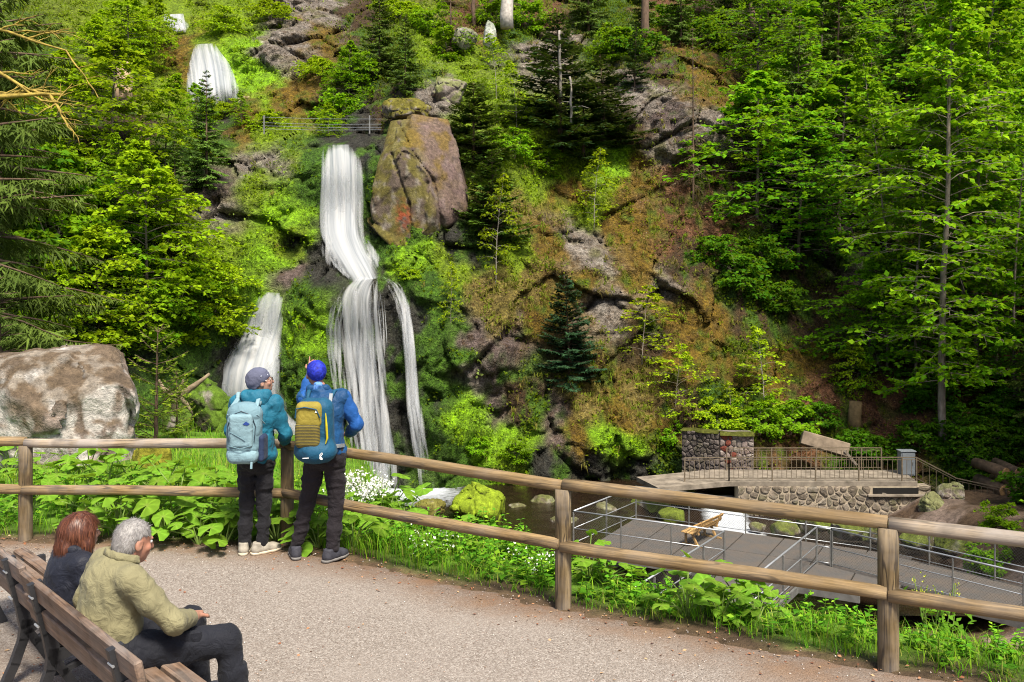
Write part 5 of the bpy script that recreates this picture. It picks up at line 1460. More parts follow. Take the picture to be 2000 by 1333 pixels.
# lichen covered bare branch in front of the left spruce
e = empty('bare_branch_tree', P(-160, 205, 17.0)); o0 = P(-160, 205, 17.0); B = Bark(); g = np.random.default_rng(5)
def bough(a, d, L, r, lev):
    pts = curve(a, d, L, (0, 0, -.12 if lev else .02), 9, g, .22)
    B.tubes([(pts, np.linspace(r, r * .35, 9))], 5)
    if lev < 3:
        for k in range(5 if lev < 2 else 4):
            f = g.uniform(.3, 1.0); p_ = np.array([np.interp(f * 8, np.arange(9), pts[:, c]) for c in range(3)])
            bough(p_, nrm(d + g.normal(0, .55, 3) * np.array([1, .6, 1])), L * g.uniform(.3, .5), r * .45, lev + 1)
bough(np.zeros(3), nrm(np.array([1, .0, .12])), P(120, 0, 17)[0] - P(-160, 0, 17)[0], .085, 0)
bough(P(-80, 90, 17.0) - o0, nrm(np.array([1, .0, -.55])), 1.9, .05, 1)
bough(P(-90, 60, 17.2) - o0, nrm(np.array([1, .0, -.05])), 2.2, .045, 1)
o = add('branches', B.mesh('branches', lichen_bark), None, e)
tag(e, 'bare yellow lichened branches reaching in front of the drooping spruce', 'tree')

# ------------------------------------------------------------------ ground cover of the hillside (uncountable)
def hill_normal():
    gx, gz = np.gradient(YH, HS)
    n = np.stack([gx, -np.ones_like(gx), gz], -1)
    return nrm(n)
HN = hill_normal()
def cover(name, n, pick, maker, matl, label, seed):
    g = np.random.default_rng(seed)
    x = g.uniform(HX0 + 1, HX1 - 1, n); z = g.uniform(-7.5, 26, n)
    y = bil(YH, x, z, s=HS)
    px = CX + x / y * F; py = CY - (z - CH) / y * F
    den = bil(DD, x, z, s=HS) * (1 - bil(chan, x, z, s=HS))
    cc = bil(CC, x, z, s=HS); rr = bil(RR, x, z, s=HS)
    keep = (px > -150) & (px < 2150) & (py > -60) & (g.uniform(0, 1, n) < pick(den, cc, rr, px, py))
    x, y, z, cc, px, py = x[keep], y[keep], z[keep], cc[keep], px[keep], py[keep]
    nn = bil(HN, x, z, s=HS)
    v, f, c = maker(np.stack([x, y, z], 1), nn, cc, g)
    o = add(name, mesh(name, v, f, False, np.clip(c, .005, .7)), matl)
    return tag(o, label, 'undergrowth', kind='stuff')
def mk_leafy(p, n, c, g):
    k = 7; m = len(p) * k
    pp = np.repeat(p, k, 0) + g.normal(0, .13, (m, 3)) + np.repeat(n, k, 0) * g.uniform(.0, .18, (m, 1))
    d = np.repeat(n, k, 0) * .7 + g.normal(0, .7, (m, 3)) + np.array([0, -.1, .25])
    L = g.uniform(.09, .20, m)
    v, f = leaves(pp, d, g.normal(0, .5, (m, 3)) + np.array([0, -.5, .8]), L, L * .36)
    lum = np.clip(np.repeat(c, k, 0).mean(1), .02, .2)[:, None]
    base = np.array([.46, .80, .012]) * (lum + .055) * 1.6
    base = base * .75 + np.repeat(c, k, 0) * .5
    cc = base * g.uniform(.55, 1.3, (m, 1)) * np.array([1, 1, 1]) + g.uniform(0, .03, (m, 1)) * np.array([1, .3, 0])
    return v, f, np.repeat(cc, 4, 0)
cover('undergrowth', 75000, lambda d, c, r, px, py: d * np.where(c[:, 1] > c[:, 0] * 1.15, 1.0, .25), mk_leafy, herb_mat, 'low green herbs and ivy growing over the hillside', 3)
def mk_grass(p, n, c, g):
    k = 9; m = len(p) * k
    pp = np.repeat(p, k, 0) + g.normal(0, .07, (m, 3))
    az = g.normal(0, .7, (m, 3))
    d0 = nrm(np.repeat(n, k, 0) * .8 + az * .6 + np.array([0, -.15, .55])); L = g.uniform(.22, .75, (m, 1)); w = g.uniform(.008, .018, (m, 1))
    s_ = nrm(np.cross(d0, np.array([0, 1.0, .3]))) * w
    a = pp; b = pp + d0 * L * .5; e = b + nrm(d0 * .5 + np.array([0, -.25, -.9])) * L * .55
    v = np.stack([a - s_, a + s_, b + s_, b - s_, e], 1)
    i = np.arange(m)[:, None] * 5
    f = np.concatenate([i + np.array([[0, 1, 2, 3]]), i + np.array([[3, 2, 4, 4]])])
    f = [list(q) if q[2] != q[3] else list(q[:3]) for q in f] if False else np.concatenate([np.concatenate([i + np.array([[0, 1, 2]]), i + np.array([[0, 2, 3]]), i + np.array([[3, 2, 4]])])])
    mixg = g.uniform(0, 1, (len(p), 1)) ** 1.5
    col_ = np.array([.21, .155, .05]) * (1 - mixg) + np.array([.13, .21, .012]) * mixg
    cc = np.repeat(col_, k, 0) * g.uniform(.6, 1.3, (m, 1))
    return v.reshape(-1, 3), f, np.repeat(cc, 5, 0)
cover('hanging_grass', 15000, lambda d, c, r, px, py: np.where((px > 860) & (px < 1420) & (c[:, 0] > c[:, 1] * .9), d * 1.1, d * .16 * (px > 480) * (px < 1500)), mk_grass, herb_mat, 'dry and green grass tufts hanging over the rocks', 4)
def mk_litter(p, n, c, g):
    k = 6; m = len(p) * k
    pp = np.repeat(p, k, 0) + g.normal(0, .22, (m, 3)) * np.array([1, .5, .6]) + np.repeat(n, k, 0) * .04
    L = g.uniform(.06, .13, m)
    v, f = leaves(pp, g.normal(0, 1, (m, 3)), np.repeat(n, k, 0) + g.normal(0, .4, (m, 3)), L, L * .35)
    pal = np.array([[.20, .085, .04], [.15, .055, .025], [.25, .14, .075], [.09, .036, .018], [.31, .19, .11]])
    cc = pal[g.integers(0, 5, m)] * g.uniform(.7, 1.2, (m, 1))
    return v, f, np.repeat(cc, 4, 0)
cover('leaf_litter', 22000, lambda d, c, r, px, py: np.where((c[:, 0] > c[:, 1] * 1.6), .75, .0) * np.where(px > 1300, 1, .3), mk_litter, simple('x', (.1, .1, .1)) if False else herb_mat, 'dead brown leaves lying on the slope', 5)
# ================================================================== BOULDERS
t = NT('boulder_stone')
vc = t.attr('Col').outputs['Color']; p_ = t.pos()
n1 = t.noise(p_, 7, 8, .68); n2 = t.noise(p_, 30, 5, .6)
c_ = t.mix(.8, vc, t.ramp(n1, [(.28, .2), (.5, .52), (.72, .9)]), 'OVERLAY')
c_ = t.mix(.4, c_, t.ramp(n2, [(.35, .3), (.65, .8)]), 'OVERLAY')
boulder_mat = t.done(t.bsdf(c_, .88, t.bump(t.math('ADD', n1, t.math('MULTIPLY', n2, .35)), .9, .06), .2))
def hull_planes(pts):
    bm = bmesh.new()
    for p in pts: bm.verts.new(tuple(p))
    bmesh.ops.convex_hull(bm, input=bm.verts)
    bm.normal_update()
    pl = []
    for f in bm.faces:
        n = np.array(f.normal); d = n @ np.array(f.verts[0].co)
        if not any(n @ q[0] > .999 for q in pl): pl.append((n, d))
    bm.free(); return pl
def paint(me, stone, moss, mossamt, pale, paleamt, seed, extra=None):
    n = len(me.vertices); co = np.empty(n * 3, np.float32); me.vertices.foreach_get('co', co); co = co.reshape(-1, 3).astype(float)
    no = np.empty(n * 3, np.float32); me.vertices.foreach_get('normal', no); no = no.reshape(-1, 3)
    k = fbm(co * 1.3, 5, seed); k2 = fbm(co * np.array([4, 4, 1.6]), 5, seed + 9)
    c = np.array(stone) * (1 + .35 * k[:, None])
    pa_ = sstep(.02, .28, k2)[:, None] * paleamt
    c = c * (1 - pa_) + np.array(pale) * pa_
    m = sstep(.25 - mossamt, .75 - mossamt, no[:, 2] * .55 + fbm(co * 2.2, 5, seed + 3) * .9)[:, None] * min(1, mossamt * 1.6)
    c = c * (1 - m) + np.array(moss) * (1 + .5 * k2[:, None]) * m
    if extra: c = extra(co, no, c)
    a = me.attributes.new('Col', 'FLOAT_COLOR', 'POINT')
    a.data.foreach_set('color', np.concatenate([np.clip(c, .006, .75), np.ones((n, 1))], 1).astype(np.float32).ravel())
def rock(name, fn, lo, hi, h, label, loc, stone=(.22, .17, .145), moss=(.10, .13, .012), mossamt=.35, pale=(.5, .46, .41), paleamt=.5, seed=1, amp=.05, fs=1.3, extra=None, group=None, cat='boulder', rz=0.0):
    def F_(p):
        q = p * fs + seed * 7.7
        return fn(p) + amp * fbm(q, 5, seed) + amp * .5 * np.abs(fbm(q * .7 + 9, 3, seed + 2)) + amp * .30 * np.abs(fbm(q * 4.3, 4, seed + 4))
    v, f = nets(F_, lo, hi, h)
    me = mesh(name, v, f, True)
    paint(me, stone, moss, mossamt, pale, paleamt, seed, extra)
    o = add(name, me, boulder_mat, None, loc=loc, rot=(0, 0, rz))
    return tag(o, label, cat, group)
def convex(planes, k=.12):
    def fn(p):
        d = None
        for n, dd in planes:
            q = p @ n - dd
            d = q if d is None else -smin(-d, -q, k)
        return d
    return fn
# lichened boulder on the bank
o0 = P(130, 900, 14.2)
pts = [P(a, b, d) - o0 for a, b, d in ((-130,760,14.0),(-60,708,13.7),(5,700,13.6),(90,676,14.2),(205,668,14.4),(240,690,14.2),(264,800,13.8),(266,915,13.6),(150,940,13.1),(40,930,13.1),(-140,930,13.4),(100,790,13.0),(190,740,13.3),(250,760,13.5),(40,760,13.1),
      (-120,740,15.6),(60,690,15.9),(230,700,15.8),(262,900,15.6),(-140,930,15.6))]
def bstreak(co, no, c):
    s = sstep(-.05, .15, fbm(co * np.array([5.0, 5.0, .9]), 5, 8)) * sstep(.6, .1, no[:, 2]) * sstep(-.35, .15, fbm(co * 1.1, 3, 18))
    return c * (1 - .75 * s[:, None]) + np.array([.43, .405, .375]) * .75 * s[:, None]
_hb = convex(hull_planes(pts), .10)
def boulder_fn(p):
    a_, b_, i_ = worley(p * np.array([.8, .7, 1.1]) + .5 * fbm(p * 1.2, 3, 5)[:, None], 44)
    return _hb(p) + .16 * (i_ - .5) + .05 * np.abs(fbm(p * 5, 4, 9)) + .08 * fbm(p * np.array([1.5, 1.5, 3.5]), 3, 19)
rock('boulder', boulder_fn, (-2.6, -1.6, -.7), (1.6, 2.4, 2.2), .045, 'huge lichen streaked boulder behind the rail fence', o0, (.19, .15, .125), (.065, .042, .014), .42, (.42, .395, .365), .9, 4, .10, 1.6, bstreak)
# big grey purple rock beside the main fall
o0 = P(810, 360, 45.2)
pts = [P(a, b, d - .75) - o0 for a, b, d in ((758,232,47.5),(800,226,47.5),(872,236,47.8),(892,300,47.2),(912,400,46.6),(900,430,46.2),(850,440,45.6),(800,486,45.0),(770,482,44.9),(722,430,45.2),(716,400,45.4),(735,320,45.9),(745,300,46.0),(780,300,45.2),(800,330,44.9),(850,420,45.0),
      (770,240,50),(890,240,51),(920,440,50),(720,440,49),(800,500,49))]
def gouge(base):
    cr = [((772, 232), (805, 295), .05), ((805, 295), (846, 352), .06), ((846, 352), (866, 455), .09), ((766, 300), (800, 400), .05), ((800, 400), (812, 490), .06)]
    segs = [(P(*a, 45.2) - o0, P(*b, 45.0) - o0, w) for a, b, w in cr]
    def fn(p):
        d = base(p)
        for a, b, w in segs:
            a2 = a[[0, 2]]; b2 = b[[0, 2]]; q = p[:, [0, 2]]; e = b2 - a2
            t_ = np.clip(((q - a2) @ e) / (e @ e), 0, 1); dd = np.linalg.norm(q - a2 - t_[:, None] * e, axis=1) + .10 * fbm(p * 1.6, 3, 3)
            d = d + (.15 + .8 * w) * np.exp(-(dd / w) ** 2)
        a_, b_, i_ = worley(p * np.array([.5, .4, .38]) + 3.1 + .25 * fbm(p * .8, 2, 5)[:, None], 12)
        return d + .34 * (i_ - .5) + .07 * np.abs(fbm(p * 1.7, 4, 16))
    return fn
def purple(co, no, c):
    px = 810 + co[:, 0] / 45.5 * F; py = 360 - co[:, 2] / 45.5 * F
    s = sstep(0, 40, (px - 790) - (py - 270) * .33)[:, None]
    c = c * (1 - s * .75) + np.array([.115, .076, .072]) * (1 + .5 * fbm(co * 6, 4, 5)[:, None]) * s * .75
    m = sstep(.15, .5, fbm(co * .9, 4, 31) + .35 * sstep(310, 235, py) - .1)[:, None]
    c = c * (1 - m * .7) + np.array([.12, .08, .01]) * m * .7
    r = (np.exp(-((px - 792) / 14) ** 2 - ((py - 425) / 25) ** 2) * sstep(-.1, .3, fbm(co * 5, 3, 6)))[:, None]
    return c * (1 - r) + np.array([.22, .05, .02]) * r
rock('boulder', gouge(convex(hull_planes(pts), .06)), (-3.4, -2.2, -4.4), (3.6, 4.0, 4.2), .09, 'big cracked grey and purple rock standing beside the main waterfall', o0, (.085, .064, .05), (.085, .075, .009), .5, (.26, .235, .20), .5, 6, .06, .9, purple)
def ell_rock(px, py, wpx, hpx, d, label, depth=1.0, group=None, cuts=5, h=None, seed=1, flat=.0, **kw):
    """angular boulder whose foot row is py, centred on column px"""
    r = np.array([wpx, 0, hpx]) / F * d / 2; r[1] = r[0] * depth
    r[2] *= 1.15
    g = np.random.default_rng(seed)
    pl = []
    for _ in range(cuts + 9):
        n = nrm(g.normal(0, 1, 3) * np.array([1, 1, .9])); pl.append((n, np.linalg.norm(n * r) * g.uniform(.66, .95)))
    pl = [(n, q) for n, q in pl]
    def fn(p):
        dd = s_ell(p, (0, 0, 0), r * 1.08)
        for n, q in pl: dd = -smin(-dd, -(p @ n - q), .05 * r.min())
        a, b, _i = worley(p / (r.min() * .9) + seed * 3.3, seed)
        return dd + .07 * r.min() * (_i - .5) + .10 * r.min() * (1 - sstep(0, .12, b - a))
    c = P(px, py - hpx / 2, d)
    e = r * 1.25 + .1
    kw.setdefault('amp', .13 * r.min())
    return rock('boulder', fn, -e, e, h or max(.03, r.max() / 26), label, c, seed=seed, group=group, fs=kw.pop('fs', 2.0 / max(.4, r.max())), **kw)
GM = (.16, .22, .012)
ell_rock(932, 1022, 130, 76, 35.8, 'bright green moss covered boulder standing in the pool', .8, None, 5, seed=11, moss=GM, mossamt=.95, stone=(.10, .08, .05), paleamt=.1, amp=.09)
ell_rock(842, 1012, 66, 34, 35.9, 'brown half mossy rock touching the bright mossy boulder', .8, None, 4, seed=12, moss=(.12, .12, .015), mossamt=.5, stone=(.10, .065, .04), paleamt=.2)
ell_rock(415, 862, 105, 122, 30.0, 'domed mossy boulder below the gnarled root', .9, None, 4, seed=13, moss=(.065, .115, .010), mossamt=.7, stone=(.09, .075, .06), paleamt=.3)
ell_rock(350, 868, 60, 80, 29.5, 'smaller mossy boulder beside the domed mossy boulder', .9, None, 4, seed=14, moss=(.06, .105, .010), mossamt=.65, stone=(.10, .075, .06), paleamt=.3)
ell_rock(300, 930, 95, 62, 12.8, 'rounded orange green mossy stone at the foot of the huge boulder', .9, None, 3, seed=15, moss=(.17, .16, .015), mossamt=.85, stone=(.13, .10, .08), paleamt=.4)
ell_rock(480, 245, 58, 60, 54.5, 'pale lichened rock under the upper waterfall', .9, None, 6, seed=16, stone=(.28, .23, .18), moss=(.2, .14, .02), mossamt=.35, pale=(.55, .5, .44), paleamt=.8)
ell_rock(800, 240, 100, 50, 50.0, 'flat mossy rock behind the top of the big cracked rock', 1, None, 5, seed=18, stone=(.10, .08, .06), moss=(.10, .09, .01), mossamt=.6, pale=(.28, .26, .23), paleamt=.5)
ell_rock(875, 215, 90, 60, 52.0, 'pale boulder on the grass above the big cracked rock', 1, None, 6, seed=19, stone=(.17, .14, .12), mossamt=.4, pale=(.32, .29, .25), paleamt=.5)
ell_rock(905, 100, 60, 40, 61.0, 'white lichened boulder near the dead spruce', 1, None, 6, seed=20, stone=(.22, .2, .18), mossamt=.4, pale=(.34, .31, .28), paleamt=.6)
ell_rock(955, 100, 28, 60, 60.0, 'upright grey green stone beside the white lichened boulder', .8, None, 6, seed=21, stone=(.26, .28, .24), mossamt=.2, paleamt=.4)
ell_rock(1820, 1012, 52, 46, 36.3, 'squared stone block at the end of the rubble wall', .9, None, 6, seed=36, stone=(.24, .2, .16), mossamt=.4, paleamt=.4)
ell_rock(1860, 985, 60, 40, 36.8, 'flat stone by the steps beside the footbridge', .9, None, 6, seed=37, stone=(.22, .18, .15), mossamt=.4, paleamt=.4)
# stream stones
st_objs = []
GS = 'stones in the stream around the platform'
for i, (px, py, w, h, d, mo) in enumerate(((1180,1010,60,26,33.5,.3),(1270,1000,90,30,33.0,.8),(1330,990,80,34,34.0,.7),(1310,1020,70,24,31.0,.8),(1220,1090,90,36,28.0,.0),(1290,1150,120,44,24.5,.1),(1240,1130,90,36,25.5,.1),(1590,1040,90,34,31.5,.8),(1530,1045,70,26,32.0,.6),
      (1660,1050,90,34,31.5,.7),(1720,1060,90,36,30.5,.6),(1790,1070,80,36,30.0,.7),(1870,1080,90,40,29.0,.7),(1950,1075,90,40,29.5,.6),(1480,1038,40,16,32.5,.4),(1060,1000,60,30,35,.4),(1010,1010,50,24,35.5,.3),(1100,1040,70,30,32.5,.3),(1700,1140,120,40,25,.4))):
    d = 10.0 * F / (py - CY); st_ = ((.17, .135, .11), (.10, .08, .055))[mo > .25]
    tone = 'bright mossy' if mo > .55 else ('mossy brown' if mo > .25 else 'bare pale')
    so_ = ell_rock(px, py, w, h, d, 'x', .9, tone + ' ' + GS, 4, seed=60 + i, stone=st_, moss=(.095, .125, .012), mossamt=mo * .8, paleamt=.3, h=.07); st_objs.append((so_, tone + ' stone in the stream bed'))
ordered(st_objs, tuple(pb.location), 'the platform bench')

# ================================================================== VERGE: grass, herbs, butterbur
def bank_pts(n, xr, tr, g, pw=1.0):
    x = g.uniform(xr[0], xr[1], n * 4); y = g.uniform(4.4, 20, n * 4)
    t_, al = fence_dist(x, y)
    k = (t_ > tr[0]) & (t_ < tr[0] + (tr[1] - tr[0]) * g.uniform(0, 1, n * 4) ** pw)
    x, y = x[k][:n], y[k][:n]
    return np.stack([x, y, bank_z(x, y)], 1)
def blades(p, g, Lr, wr, cols, lean=.5):
    m = len(p)
    az = g.uniform(0, 6.28, m); L = g.uniform(*Lr, (m, 1)); w = g.uniform(*wr, (m, 1))
    out = np.stack([np.cos(az), np.sin(az), 0 * az], 1)
    d0 = nrm(np.array([0, 0, 1.0]) + out * g.uniform(.05, lean, (m, 1)))
    s_ = np.stack([-np.sin(az), np.cos(az), 0 * az], 1) * w
    a = p; b = a + d0 * L * .55; e = b + nrm(d0 + out * g.uniform(.2, 1.4, (m, 1)) - np.array([0, 0, .25])) * L * .5
    v = np.stack([a - s_, a + s_, b + s_ * .8, b - s_ * .8, e], 1).reshape(-1, 3)
    i = np.arange(m)[:, None] * 5
    f = np.concatenate([i + np.array([[0, 1, 2]]), i + np.array([[0, 2, 3]]), i + np.array([[3, 2, 4]])])
    c = np.array(cols)[g.integers(0, len(cols), m)] * g.uniform(.65, 1.25, (m, 1))
    return v, f, np.repeat(c, 5, 0)
g = np.random.default_rng(77)
pr = np.concatenate([bank_pts(34000, (-1.9, 7.5), (.05, 2.6), g, 1.4), bank_pts(14000, (-9, -1.4), (.10, 3.5), g, 1.2), bank_pts(16000, (-7.5, -1.0), (2.5, 9.5), g)])
clump = fbm(pr * np.array([2.2, 2.2, 0]), 3, 19)
pr = pr[(clump > -.28) | (g.uniform(0, 1, len(pr)) < .3)]
tall = (1 - .4 * sstep(-.5, .8, pr[:, 0])) * np.clip(1 + 1.1 * fbm(pr * np.array([1.3, 1.3, 0]) + 5, 3, 29), .35, 2.2)
v, f, c = blades(pr, g, (.08, .21), (.002, .0042), [(.13, .32, .015), (.20, .40, .02), (.27, .43, .025), (.10, .26, .015), (.32, .33, .07)])
v = v.reshape(-1, 5, 3); v = pr[:, None] + (v - pr[:, None]) * np.stack([np.ones_like(tall), np.ones_like(tall), tall], 1)[:, None]
tag(add('verge_grass', mesh('verge_grass', v.reshape(-1, 3), f, False, c), herb_mat), 'fresh green grass along the path edge', 'grass', kind='stuff')
def herbs(p, g, H, leaf, cols, npair=7, spread=.5):
    V, Fc, C = [], [], []; b = 0
    m = len(p); h = g.uniform(*H, m) * (1 - .4 * sstep(-.4, .8, p[:, 0]))
    lean = g.normal(0, .16, (m, 2))
    for k in range(npair):
        f_ = .15 + .85 * k / (npair - 1)
        base = p + np.stack([lean[:, 0] * f_ * h, lean[:, 1] * f_ * h, f_ * h], 1)
        a0 = k * 1.57 + g.uniform(0, 6.28, m)
        for s_ in (0, math.pi):
            az = a0 + s_
            L = g.uniform(*leaf, m) * (1.15 - .65 * f_)
            d = np.stack([np.cos(az), np.sin(az), g.uniform(-.25, .55, m)], 1)
            vv, ff = leaves(base, d, np.array([0, 0, 1.0]) + g.normal(0, .25, (m, 3)), L, L * g.uniform(.2, .34, m))
            cc = np.array(cols)[g.integers(0, len(cols), m)] * g.uniform(.7, 1.2, (m, 1)) * (.85 + .3 * f_)
            V.append(vv); Fc.append(ff + b); C.append(np.repeat(cc, 4, 0)); b += len(vv)
    st0 = p; st1 = p + np.stack([lean[:, 0] * h, lean[:, 1] * h, h], 1); e = np.array([.004, 0, 0])
    V.append(np.stack([st0 - e, st0 + e, st1 + e * .5, st1 - e * .5], 1).reshape(-1, 3)); Fc.append(np.arange(m * 4).reshape(-1, 4) + b); C.append(np.tile(np.array([[.09, .16, .02]]), (m * 4, 1)))
    return np.concatenate(V), np.concatenate(Fc), np.concatenate(C)
pr = np.concatenate([bank_pts(900, (.0, 6.5), (.2, 2.2), g, .9), bank_pts(560, (-2.2, .4), (.25, 2.6), g, .9), bank_pts(520, (-8, -2.0), (.3, 4.0), g)])
v, f, c = herbs(pr, g, (.12, .34), (.06, .12), [(.11, .29, .015), (.17, .37, .02), (.08, .22, .015), (.24, .40, .025)])
tag(add('verge_herbs', mesh('verge_herbs', v, f, False, c), herb_mat), 'leafy green herbs growing along the fence', 'undergrowth', kind='stuff')
# butterbur: round leaves on stalks
def butterbur_leaf(seed):
    g = np.random.default_rng(seed); n = 20; rings = (.0, .35, .7, .9, 1.0)
    th = np.linspace(.32, 2 * math.pi - .32, n) 
    V = [(0, 0, 0)]; C = [(.22, .32, .05)]
    for r in rings[1:]:
        edge = (1 + .035 * np.sin(th * 8 + seed) * (r > .8) + .02 * g.normal(0, 1, n) * (r > .6))
        lobe = 1 + .16 * (np.exp(-((th - .45) / .35) ** 2) + np.exp(-((th - 2 * math.pi + .45) / .35) ** 2))
        x = r * edge * lobe * np.cos(th); y = r * edge * lobe * np.sin(th)
        z = .10 * r * (1 - r) * 4 * .35 + .07 * r * np.sin(th * 3 + seed) * r + .035 * np.cos(th * 7 + seed) * r ** 2 - .10 * r ** 3
        for k in range(n):
            V.append((x[k], y[k], z[k])); vein = .75 + .45 * (k % 3 == 0) * (1 - r * .6)
            base = np.array([.19, .37, .03]) * vein * g.uniform(.9, 1.1); C.append(tuple(base))
    f = []
    for k in range(n - 1): f.append([0, 1 + k, 2 + k])
    for q in range(len(rings) - 2):
        for k in range(n - 1):
            a = 1 + q * n + k; f.append([a, a + n, a + n + 1, a + 1])
    me = mesh('leaf', np.array(V), f, True, np.array(C), [herb_mat])
    return me
BL = [butterbur_leaf(s) for s in range(5)]
def butterbur(p, s, seed, label, group, n=None):
    g = np.random.default_rng(seed); r = empty('butterbur_plant', p, g.uniform(0, 6.28)); m = MB()
    n = n or int(g.integers(9, 14))
    for k in range(n):
        az = k * 2.4 + g.normal(0, .4); rad = (.05 + .30 * (k / n) ** .6 + g.uniform(0, .08)) * s; hz = (.36 - .24 * (k / n) + g.normal(0, .06)) * s
        size = g.uniform(.065, .125) * s
        tip = np.array([math.cos(az) * rad, math.sin(az) * rad, hz])
        m.tube([(0, 0, -.03), tip * np.array([.35, .35, .6]), tip], [.008 * s, .007 * s, .005 * s], 5)
        o = bpy.data.objects.new('leaf', BL[int(g.integers(0, 5))]); COL.objects.link(o); o.parent = r
        o.location = tip; o.scale = (size, size, size)
        o.rotation_euler = (g.normal(0, .25), .22 + g.normal(0, .22), az)
    m.build('stalks', simple('butterbur_stalk', (.16, .24, .05)) if 'butterbur_stalk' not in MATS else MATS['butterbur_stalk'], r)
    return tag(r, label, 'plant', group)
spots = []
g = np.random.default_rng(123)
for px, py in ((20,905),(75,915),(130,930),(95,960),(30,955),(175,925),(210,945),(150,985),(200,1000),(255,940),(250,990),(300,960),(350,980),(310,1010),(270,1040),(340,1030),(390,1000),(400,1040),(440,1010),(445,1045),(370,1060),(420,1065),(300,1052),(235,1030),(60,990),(180,1030),(10,860),(40,880),(530,1020),(525,1050),(470,990),(330,945),(395,950)):
    spots.append((px, py, 1.0, 'broad leaved butterbur plant in the bank below the lichened boulder', 'butterbur on the bank below the boulder'))
for px, py in ((600,1040),(625,1010),(690,1020),(720,1000),(760,1005),(610,1065),(690,1050),(735,1030),(790,1020),(575,1010)):
    spots.append((px, py, .9, 'butterbur plant at the feet of the hikers', 'butterbur by the corner post'))
for px, py in ((1340,1185),(1380,1175),(1440,1180),(1480,1190),(1410,1195)):
    spots.append((px, py, .8, 'pale butterbur plant below the steel walkway', 'butterbur below the steel walkway'))
for px, py in ((1150,1110),(1185,1125),(905,1050)):
    spots.append((px, py, .75, 'butterbur plant in the grass beside the middle post', 'butterbur beside the middle fence post'))
bb_objs = []
for i, (px, py, s, lb, gr) in enumerate(spots):
    d = np.arange(5.0, 24, .03); x = (px - CX) / F * d; z = CH + (CY - (py + 14)) / F * d
    k = np.where(z <= bank_z(x, d) + .02)[0]
    k = k[0] if len(k) else int(len(d) * .3)
    p = np.array([x[k], d[k], bank_z(x[k:k + 1], d[k:k + 1])[0]])
    if fence_dist(p[0:1], p[1:2])[0][0] < .12: p[1] += .25
    if 'boulder' in lb: lb = 'butterbur plant at the path edge by the woman' if False else ('butterbur plant at the path edge below the lower rail' if fence_dist(p[0:1], p[1:2])[0][0] < 1.15 else 'butterbur plant on the bank before the lichened boulder')
    bb_objs.append((butterbur(p, s * g.uniform(.85, 1.2), 300 + i, lb, gr), lb))
ordered(bb_objs, (FP[2][0], FP[2][1], 0), 'the corner post')
# white flowering herbs
wf = simple('white_petal', (.80, .80, .74), .7, .08)
def flowering(p, h, n, seed, label, group, col=None, sz=.010, per=26):
    g = np.random.default_rng(seed); r = empty('flowering_plant', p); ms = MB(); V, Fc = [], []; b = 0; lv = []
    for k in range(n):
        a = np.array([g.normal(0, .05), g.normal(0, .05), 0]); top_ = a + np.array([g.normal(0, .09), g.normal(0, .09), h * g.uniform(.75, 1.05)])
        ms.tube([a, (a + top_) / 2 + g.normal(0, .01, 3), top_], [.0045, .004, .003], 5)
        q = top_ + g.normal(0, 1, (per, 3)) * np.array([.035, .035, .055]) - np.array([0, 0, .05])
        vv, ff = leaves(np.repeat(q, 3, 0), g.normal(0, 1, (per * 3, 3)), g.normal(0, 1, (per * 3, 3)), sz * 1.7, sz * .8)
        V.append(vv); Fc.append(ff + b); b += len(vv)
    ms.build('stems', MATS.get('butterbur_stalk'), r)
    add('blossoms', mesh('blossoms', np.concatenate(V), np.concatenate(Fc)), col or wf, r)
    m_ = 14 * n
    qq = g.normal(0, .07, (m_, 3)); qq[:, 2] = g.uniform(.02, h * .7, m_)
    vv, ff = leaves(qq, g.normal(0, 1, (m_, 3)) * np.array([1, 1, .4]), np.array([[0, 0, 1.0]]) + g.normal(0, .3, (m_, 3)), g.uniform(.05, .1, m_), .018)
    add('foliage', mesh('foliage', vv, ff, False, np.tile(np.array([[.12, .26, .02]]), (len(vv), 1)), [herb_mat]), None, r)
    return tag(r, label, 'plant', group)
for i, (px, py, h) in enumerate(((688,1000,.55),(705,985,.52),(722,992,.45),(742,1000,.42),(735,1010,.5),(668,985,.4))):
    p = P(px, py, 9.6); p[2] = bank_z(np.array([p[0]]), np.array([9.6]))[0]
    flowering(p, h, 4, 500 + i, 'tall white blossoming herb behind the rail beside the man with the yellow backpack', 'white blossoming herbs behind the rail', sz=.012)
for i, (px, py) in enumerate(((830,1045),(850,1040),(1050,1090),(1070,1085))):
    p = P(px, py, 8.4 if px < 900 else 7.9); p[2] = bank_z(p[0:1], p[1:2])[0]
    flowering(p, .22, 3, 520 + i, 'low white flower in the grass under the lower rail', 'low white flowers under the rail', sz=.009, per=10)
for i, (px, py) in enumerate(((1810,1180),(1840,1175),(1870,1185))):
    p = P(px, py, 6.9); p[2] = bank_z(p[0:1], p[1:2])[0]
    flowering(p, .5, 3, 540 + i, 'spindly yellow green weed in front of the walkway beside the near fence post', 'spindly weeds beside the near fence post', simple('yellow_green_bud', (.36, .38, .04)) if i == 0 else MATS['yellow_green_bud'], sz=.008, per=7)
